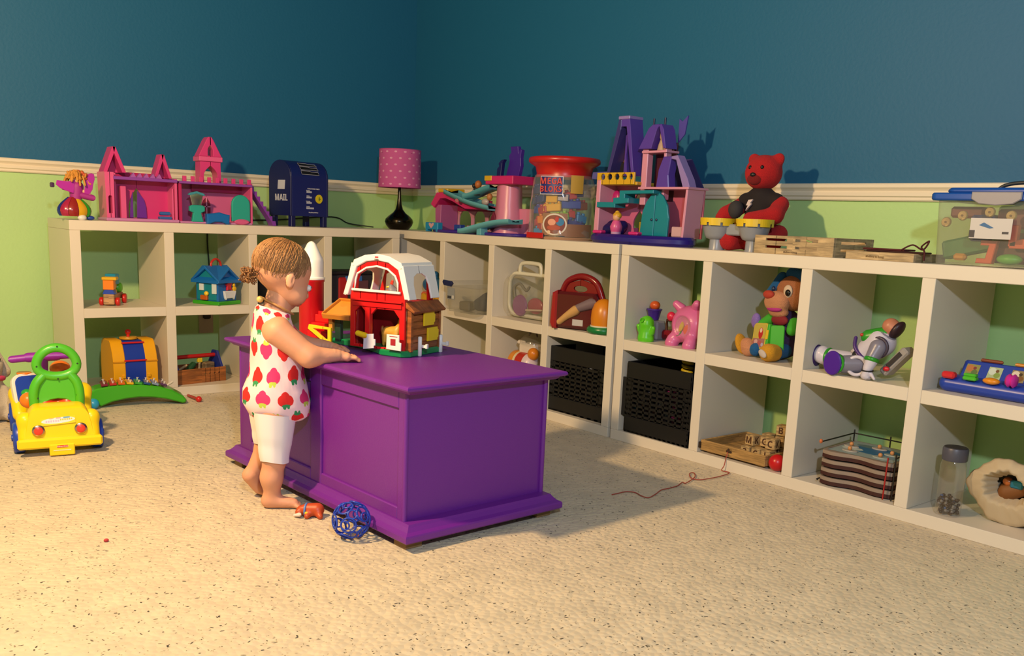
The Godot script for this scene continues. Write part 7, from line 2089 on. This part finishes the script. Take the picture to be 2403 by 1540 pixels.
func child() -> void:
	# local z is the way she faces, local x her left
	var o := thing("person", "toddler in a sleeveless strawberry-print top and white leggings leaning on the purple chest", "person", V(-1.397, 0, 0.085), 76)
	var sk := M("#d79a78", 0.55, "skin")
	sk.subsurf_scatter_enabled = true
	sk.subsurf_scatter_strength = 0.08
	var b := []
	# trunk, neck, arms, legs in one field
	b.append([0.03, V(0, 0.27, 0.03), V(0, 0.40, 0.03), 0.062, 0.060])
	b.append([0.03, V(-0.045, 0.482, 0.012), V(0.045, 0.485, 0.02), 0.036, 0.036])
	b.append([0.03, V(0, 0.48, 0.01), V(0, 0.57, 0.035), 0.036, 0.036])
	b.append([0.02, V(-0.072, 0.478, 0.012), V(-0.104, 0.418, 0.085), 0.036, 0.028])
	b.append([0.015, V(-0.104, 0.418, 0.085), V(-0.104, 0.4185, 0.16), 0.0275, 0.0165])
	b.append([0.02, V(0.072, 0.482, 0.03), V(0.088, 0.425, 0.10), 0.034, 0.027])
	b.append([0.015, V(0.088, 0.425, 0.10), V(0.066, 0.4185, 0.175), 0.026, 0.0165])
	b.append([0.02, V(-0.042, 0.26, 0.015), V(-0.045, 0.14, 0.008), 0.050, 0.032])
	b.append([0.015, V(-0.045, 0.14, 0.006), V(-0.045, 0.085, -0.002), 0.029, 0.028])
	b.append([0.015, V(-0.045, 0.085, -0.002), V(-0.042, 0.028, 0.0), 0.028, 0.020])
	b.append([0.012, V(-0.040, 0.020, -0.010), V(-0.066, 0.015, 0.052), 0.020, 0.0135])
	b.append([0.02, V(0.042, 0.26, 0.015), V(0.052, 0.15, 0.004), 0.050, 0.031])
	b.append([0.015, V(0.052, 0.15, 0.004), V(0.058, 0.07, -0.036), 0.028, 0.019])
	b.append([0.012, V(0.058, 0.066, -0.042), V(0.068, 0.022, -0.016), 0.020, 0.014])
	for k in 5:
		b.append([0.004, V(-0.078 + k * 0.007, 0.010, 0.055), V(-0.086 + k * 0.0085, 0.0085, 0.070 - absf(k - 3.0) * 0.003), 0.0065, 0.0055 + (0.002 if k == 4 else 0.0)])
		b.append([0.004, V(0.058 + k * 0.007, 0.014, -0.010), V(0.058 + k * 0.008, 0.0075, 0.004), 0.0065, 0.0055])
	var g := G.new().nets(b, 0.0062)
	# hands flat on the lid: palm, four unequal fingers with a knuckle bend, thumb from the side
	for s in [-1.0, 1.0]:
		var w := V(-0.104, 0.4185, 0.16) if s < 0 else V(0.066, 0.4185, 0.175)
		var fw := V(0.05, -0.16, 1).normalized() if s < 0 else V(-0.1, -0.16, 1).normalized()
		var sd := V(1, 0, 0)
		var pm := w + fw * 0.024
		var h := [[0.008, w - fw * 0.012, w + fw * 0.008, 0.0165, 0.0145], [0.008, pm - sd * 0.009, pm + sd * 0.009, 0.0115, 0.0115]]
		for k in 4:
			var ln: float = [0.021, 0.025, 0.026, 0.019][k] if s < 0 else [0.019, 0.026, 0.025, 0.021][k]
			var r0 := pm + fw * 0.009 + sd * (k - 1.5) * 0.0095
			var mid := r0 + fw * ln * 0.55 + sd * (k - 1.5) * 0.0025 + V(0, 0.0015, 0)
			var tip := r0 + fw * ln + sd * (k - 1.5) * 0.004
			tip.y = 0.4055
			h.append([0.003, r0, mid, 0.0056, 0.0052])
			h.append([0.003, mid, tip, 0.0052, 0.0044])
		var th: Vector3 = pm - fw * 0.006 - sd * s * 0.014
		h.append([0.005, th, th - sd * s * 0.009 + fw * 0.010, 0.0065, 0.0058])
		h.append([0.004, th - sd * s * 0.009 + fw * 0.010, th - sd * s * 0.010 + fw * 0.020 - V(0, 0.003, 0), 0.0058, 0.0048])
		g.nets(h, 0.0024)
	# head: pitched forward and turned a little to her left
	var hx := Transform3D(Basis.from_euler(V(deg_to_rad(24), deg_to_rad(14), 0)), V(0, 0.628, 0.042))
	g.xf(hx)
	var hd := [[0.02, V(0, 0.010, -0.008), V(0.066, 0.068, 0.078), Vector3.ZERO], [0.02, V(0, -0.036, 0.030), V(0.052, 0.046, 0.046), Vector3.ZERO], [0.012, V(0, -0.072, 0.044), V(0, -0.072, 0.046), 0.019, 0.018], [0.012, V(-0.030, -0.046, 0.046), V(-0.030, -0.046, 0.047), 0.024, 0.024], [0.012, V(0.030, -0.046, 0.046), V(0.030, -0.046, 0.047), 0.024, 0.024], [0.006, V(0, -0.012, 0.074), V(0, -0.034, 0.084), 0.006, 0.0085], [0.004, V(-0.010, -0.057, 0.073), V(0.010, -0.057, 0.073), 0.0055, 0.0055], [0.004, V(-0.008, -0.065, 0.070), V(0.008, -0.065, 0.070), 0.005, 0.005], [-0.006, V(-0.027, -0.014, 0.082), V(0.013, 0.008, 0.010), Vector3.ZERO], [-0.006, V(0.027, -0.014, 0.082), V(0.013, 0.008, 0.010), Vector3.ZERO]]
	for s in [-1.0, 1.0]:
		hd.append([0.004, V(s * 0.067, -0.022, -0.004), V(0.006, 0.020, 0.012), V(-12, s * 22, 0)])
		hd.append([-0.003, V(s * 0.0755, -0.020, 0.001), V(0.004, 0.012, 0.006), V(-12, s * 22, 0)])
	g.nets(hd, 0.0032)
	g.xf(Transform3D.IDENTITY)
	part(o, "body", g, sk)
	for s in [-1.0, 1.0]:
		var e := part(o, "eye", G.new().xf(hx).ball(V(s * 0.026, -0.015, 0.070), V(0.010, 0.009, 0.008)), M("#e9e4de", 0.2))
		part(e, "iris", G.new().xf(hx).ball(V(s * 0.026, -0.017, 0.0755), V(0.005, 0.005, 0.0035)), M("#2c3a4a", 0.15))
		part(o, "eyelashes", G.new().xf(hx).tube([V(s * 0.016, -0.010, 0.0765), V(s * 0.026, -0.008, 0.0775), V(s * 0.036, -0.012, 0.074)], 0.0012, 6), M("#4a3020", 0.8))
	part(o, "lips", G.new().xf(hx).tube([V(-0.012, -0.061, 0.0745), V(0, -0.060, 0.0785), V(0.012, -0.061, 0.0745)], [0.002, 0.0032, 0.002], 8), M("#b8605a", 0.5))
	# fine hair: a close cap with many strands combed back, curls at the nape
	g = G.new().xf(hx)
	g.nets([[0.01, V(0, 0.014, -0.012), V(0.0672, 0.0672, 0.0765), Vector3.ZERO], [-0.012, V(0, -0.05, 0.085), V(0.085, 0.075, 0.07), Vector3.ZERO]], 0.004)
	var cap := part(o, "hair", g, M("#94693f", 0.7, "hair"))
	g = G.new().xf(hx)
	for i in 900:
		var a := rng.randf_range(-2.7, 2.7)
		var pts := []
		var st := rng.randf_range(-0.2, 1.1)
		for k in 5:
			var f := st + k * 0.17
			pts.append(V(sin(a) * sin(f + 0.5) * 0.068, 0.014 + cos(f + 0.5) * 0.0685, -0.012 - cos(a) * sin(f + 0.5) * 0.078) + V(rng.randf_range(-0.002, 0.002), 0, 0))
		if pts[4].z > 0.03 and pts[4].y < 0.02:
			continue
		g.tint([Color("#9c7044"), Color("#8f653b"), Color("#a97d4e"), Color("#875d38")][i % 4])
		g.tube(pts, 0.0008, 4)
	for i in 30:
		var x0 := rng.randf_range(-0.035, 0.035)
		var pts := []
		for k in 7:
			pts.append(V(x0 + 0.006 * sin(k * 1.7 + i), -0.030 - k * 0.006, -0.078 - 0.010 * sin(k * 1.1 + i * 0.7) - (0.012 if i % 3 == 0 else 0.004)))
		g.tint([Color("#8a5f36"), Color("#6f4a2c")][i % 2])
		g.tube(curve(pts, 2), 0.0016, 4)
	part(cap, "strands", g, M("#ffffff", 0.6, "vc")).set_meta("kind", "stuff")
	# print of strawberries on pale pink
	var top := picture(768, 512, func(im: Image) -> void:
		im.fill(Color("#f3d3d6"))
		for r in 6:
			for k in 9:
				var cx := (k + (0.5 if r % 2 else 0.0)) * 85.0 + 30 + rng.randf_range(-9, 9)
				var cy := r * 85.0 + 42 + rng.randf_range(-9, 9)
				var pinkish := (k + r) % 2 == 0
				var kc := Color("#d8326e") if pinkish else Color("#d8231f")
				var lf := Color("#b9cf4a") if pinkish else Color("#2f8f56")
				var up := -1.0 if (k * 3 + r) % 3 else 1.0
				dot(im, cx - 11, cy, 19, 21, kc); dot(im, cx + 11, cy, 19, 21, kc); dot(im, cx, cy - up * 14, 17, 19, kc)
				dot(im, cx, cy + up * 20, 16, 6, lf); dot(im, cx - 7, cy + up * 26, 6, 8, lf); dot(im, cx + 8, cy + up * 25, 5, 8, lf), 0.85)
	top.cull_mode = BaseMaterial3D.CULL_DISABLED
	var rows := []
	var n := 56
	for q in [[0.238, 0.072, 0.060, 0.034], [0.250, 0.088, 0.080, 0.030], [0.285, 0.096, 0.090, 0.022], [0.32, 0.092, 0.084, 0.020], [0.36, 0.088, 0.070, 0.022], [0.40, 0.086, 0.068, 0.024], [0.44, 0.088, 0.066, 0.022], [0.475, 0.090, 0.058, 0.018], [0.505, 0.082, 0.048, 0.014], [0.522, 0.062, 0.044, 0.014], [0.530, 0.046, 0.042, 0.018]]:
		var row := []
		for k in n:
			var a := TAU * k / n
			var f := 1.0 + 0.022 * sin(a * 6 + q[0] * 23.0) * clampf((0.47 - q[0]) * 8.0, 0.0, 1.0) + 0.012 * sin(a * 11 - q[0] * 60.0)
			row.append(V(sin(a) * q[1] * f, q[0] + (-0.012 * cos(a) if q[0] > 0.5 else 0.0), q[3] + cos(a) * q[2] * f))
		rows.append(row)
	part(o, "strawberry_top", G.new().grid(rows, true, false, false, 1.0, 1.0), top)
	var wht := M("#e6e0e2", 0.85, "cloth")
	for s in [-1.0, 1.0]:
		rows = []
		for i in 12:
			var t := i / 11.0
			var y := lerpf(0.262, 0.132 if s < 0 else 0.158, t)
			var c := V(s * lerpf(0.040, 0.047, t), y, 0.010 - 0.003 * t)
			var row := []
			for k in 32:
				var a := TAU * k / 32
				var r := lerpf(0.056, 0.037, t) + (0.0018 * sin(t * 60.0 + a) if t > 0.6 else 0.0) + 0.0008 * sin(a * 9)
				row.append(c + V(sin(a) * r, 0.004 * sin(a * 2), cos(a) * r))
			rows.append(row)
		part(o, "legging", G.new().grid(rows), M("#e6e0e2", 0.85, "two"))
	var bd := part(o, "bead_necklace", G.new().tube(ring_pts(V(0, 0.538, 0.026), 0.045, 36, V(0, 1, 0.55)), 0.0028, 8, true), M("#b98a52", 0.4))
	part(bd, "clasp", G.new().ball(V(-0.006, 0.556, -0.020), V(0.010, 0.009, 0.009)), M("#e2bd6a", 0.4))

func floor_toys() -> void:
	var d := thing("toy_dog", "orange-brown toy dog with a blue collar lying by the toddler's foot", "toy dog", V(-1.352, 0, 0.250), -40)
	var og := M("#b8481c", 0.45)
	part(d, "body", G.new().nets([[0.008, V(0.012, 0.019, 0), V(-0.014, 0.019, 0), 0.0185, 0.016], [0.008, V(-0.030, 0.016, 0.003), V(-0.034, 0.013, 0.008), 0.013, 0.010], [0.006, V(0.020, 0.010, 0.014), V(0.024, 0.007, 0.020), 0.009, 0.0075], [0.006, V(-0.008, 0.010, 0.014), V(-0.010, 0.007, 0.021), 0.009, 0.0075]], 0.0022), og)
	part(d, "collar", G.new().tube(ring_pts(V(-0.016, 0.018, 0.001), 0.0165, 20, V(1, 0, 0.1)), 0.003, 8, true), plastic("#5b83c4"))
	part(d, "tag", G.new().ball(V(-0.012, 0.014, 0.019), V(0.005, 0.005, 0.003)), plastic("#e3c21d"))
	part(d, "bone", G.new().tube([V(-0.044, 0.006, 0.014), V(-0.030, 0.010, 0.020)], [0.0035, 0.006], 8), plastic("#e9d5cc"))
	var b := thing("net_ball", "blue open lattice rattle ball beside the chest", "ball", V(-1.352, 0, 0.452), 20)
	var bl := plastic("#1c3fb0")
	# rings round the corners of an icosahedron and the middles of its faces
	var ph := 1.618
	var ds := []
	for q in [[0, 1, ph], [0, -1, ph], [0, 1, -ph], [0, -1, -ph]]:
		for k in 3:
			ds.append(V(q[k], q[(k + 1) % 3], q[(k + 2) % 3]).normalized())
	var big := ds.duplicate()
	var R := 0.046
	for dd in big:
		part(b, "ring", G.new().tube(ring_pts(V(0, R + 0.002, 0) + dd * R * 0.905, R * 0.40, 22, dd if dd.y > -0.999 else V(0.001, -1, 0)), 0.0024, 7, true), bl)
	var iv := 1.0 / ph
	for q in [[1, 1, 1], [1, 1, -1], [1, -1, 1], [1, -1, -1], [-1, 1, 1], [-1, 1, -1], [-1, -1, 1], [-1, -1, -1], [0, iv, ph], [0, iv, -ph], [0, -iv, ph], [0, -iv, -ph], [iv, ph, 0], [iv, -ph, 0], [-iv, ph, 0], [-iv, -ph, 0], [ph, 0, iv], [ph, 0, -iv], [-ph, 0, iv], [-ph, 0, -iv]]:
		var dd := V(q[0], q[1], q[2]).normalized()
		part(b, "ring", G.new().tube(ring_pts(V(0, R + 0.002, 0) + dd * R * 0.965, R * 0.235, 16, dd), 0.0021, 6, true), bl)
	part(b, "rattle", G.new().ball(V(-0.012, 0.022, 0.018), V(0.013, 0.013, 0.013)), M("#9a978e", 0.1, "haze"))
	part(b, "rattle_bead", G.new().ball(V(-0.010, 0.017, 0.026), V(0.005, 0.005, 0.005)), plastic("#d8661d"))
	var c := thing("red_crumb", "tiny red scrap on the open carpet", "scrap", V(-1.844, 0, 0.166))
	part(c, "scrap", G.new().ball(V(0, 0.004, 0), V(0.006, 0.004, 0.005), 6, 10), M("#b3343a", 0.7))
	var u := thing("wall_outlet", "pale wall outlet with a dark plug seen in the cube above the tool box", "outlet", V(-0.767, 0.25, -1.984))
	part(u, "plate", G.new().box(V(0, 0, 0.003), V(0.07, 0.112, 0.006), 0.002), M("#b9a99a", 0.5))
	part(u, "plug", G.new().box(V(0, 0.03, 0.016), V(0.034, 0.034, 0.024), 0.006), M("#2a1a14", 0.6))
	var w := thing("power_cord", "dark power cord hanging down the wall behind the left shelf", "cord", Vector3.ZERO)
	part(w, "cord", G.new().tube(curve(v3([0.10, 0.722, -1.90, 0.0, 0.735, -1.975, -0.10, 0.765, -1.978, -0.4, 0.74, -1.978, -0.72, 0.72, -1.978, -0.752, 0.66, -1.978, -0.745, 0.45, -1.978, -0.765, 0.29, -1.972]), 6), 0.0035, 6), M("#1c2a1c", 0.6))
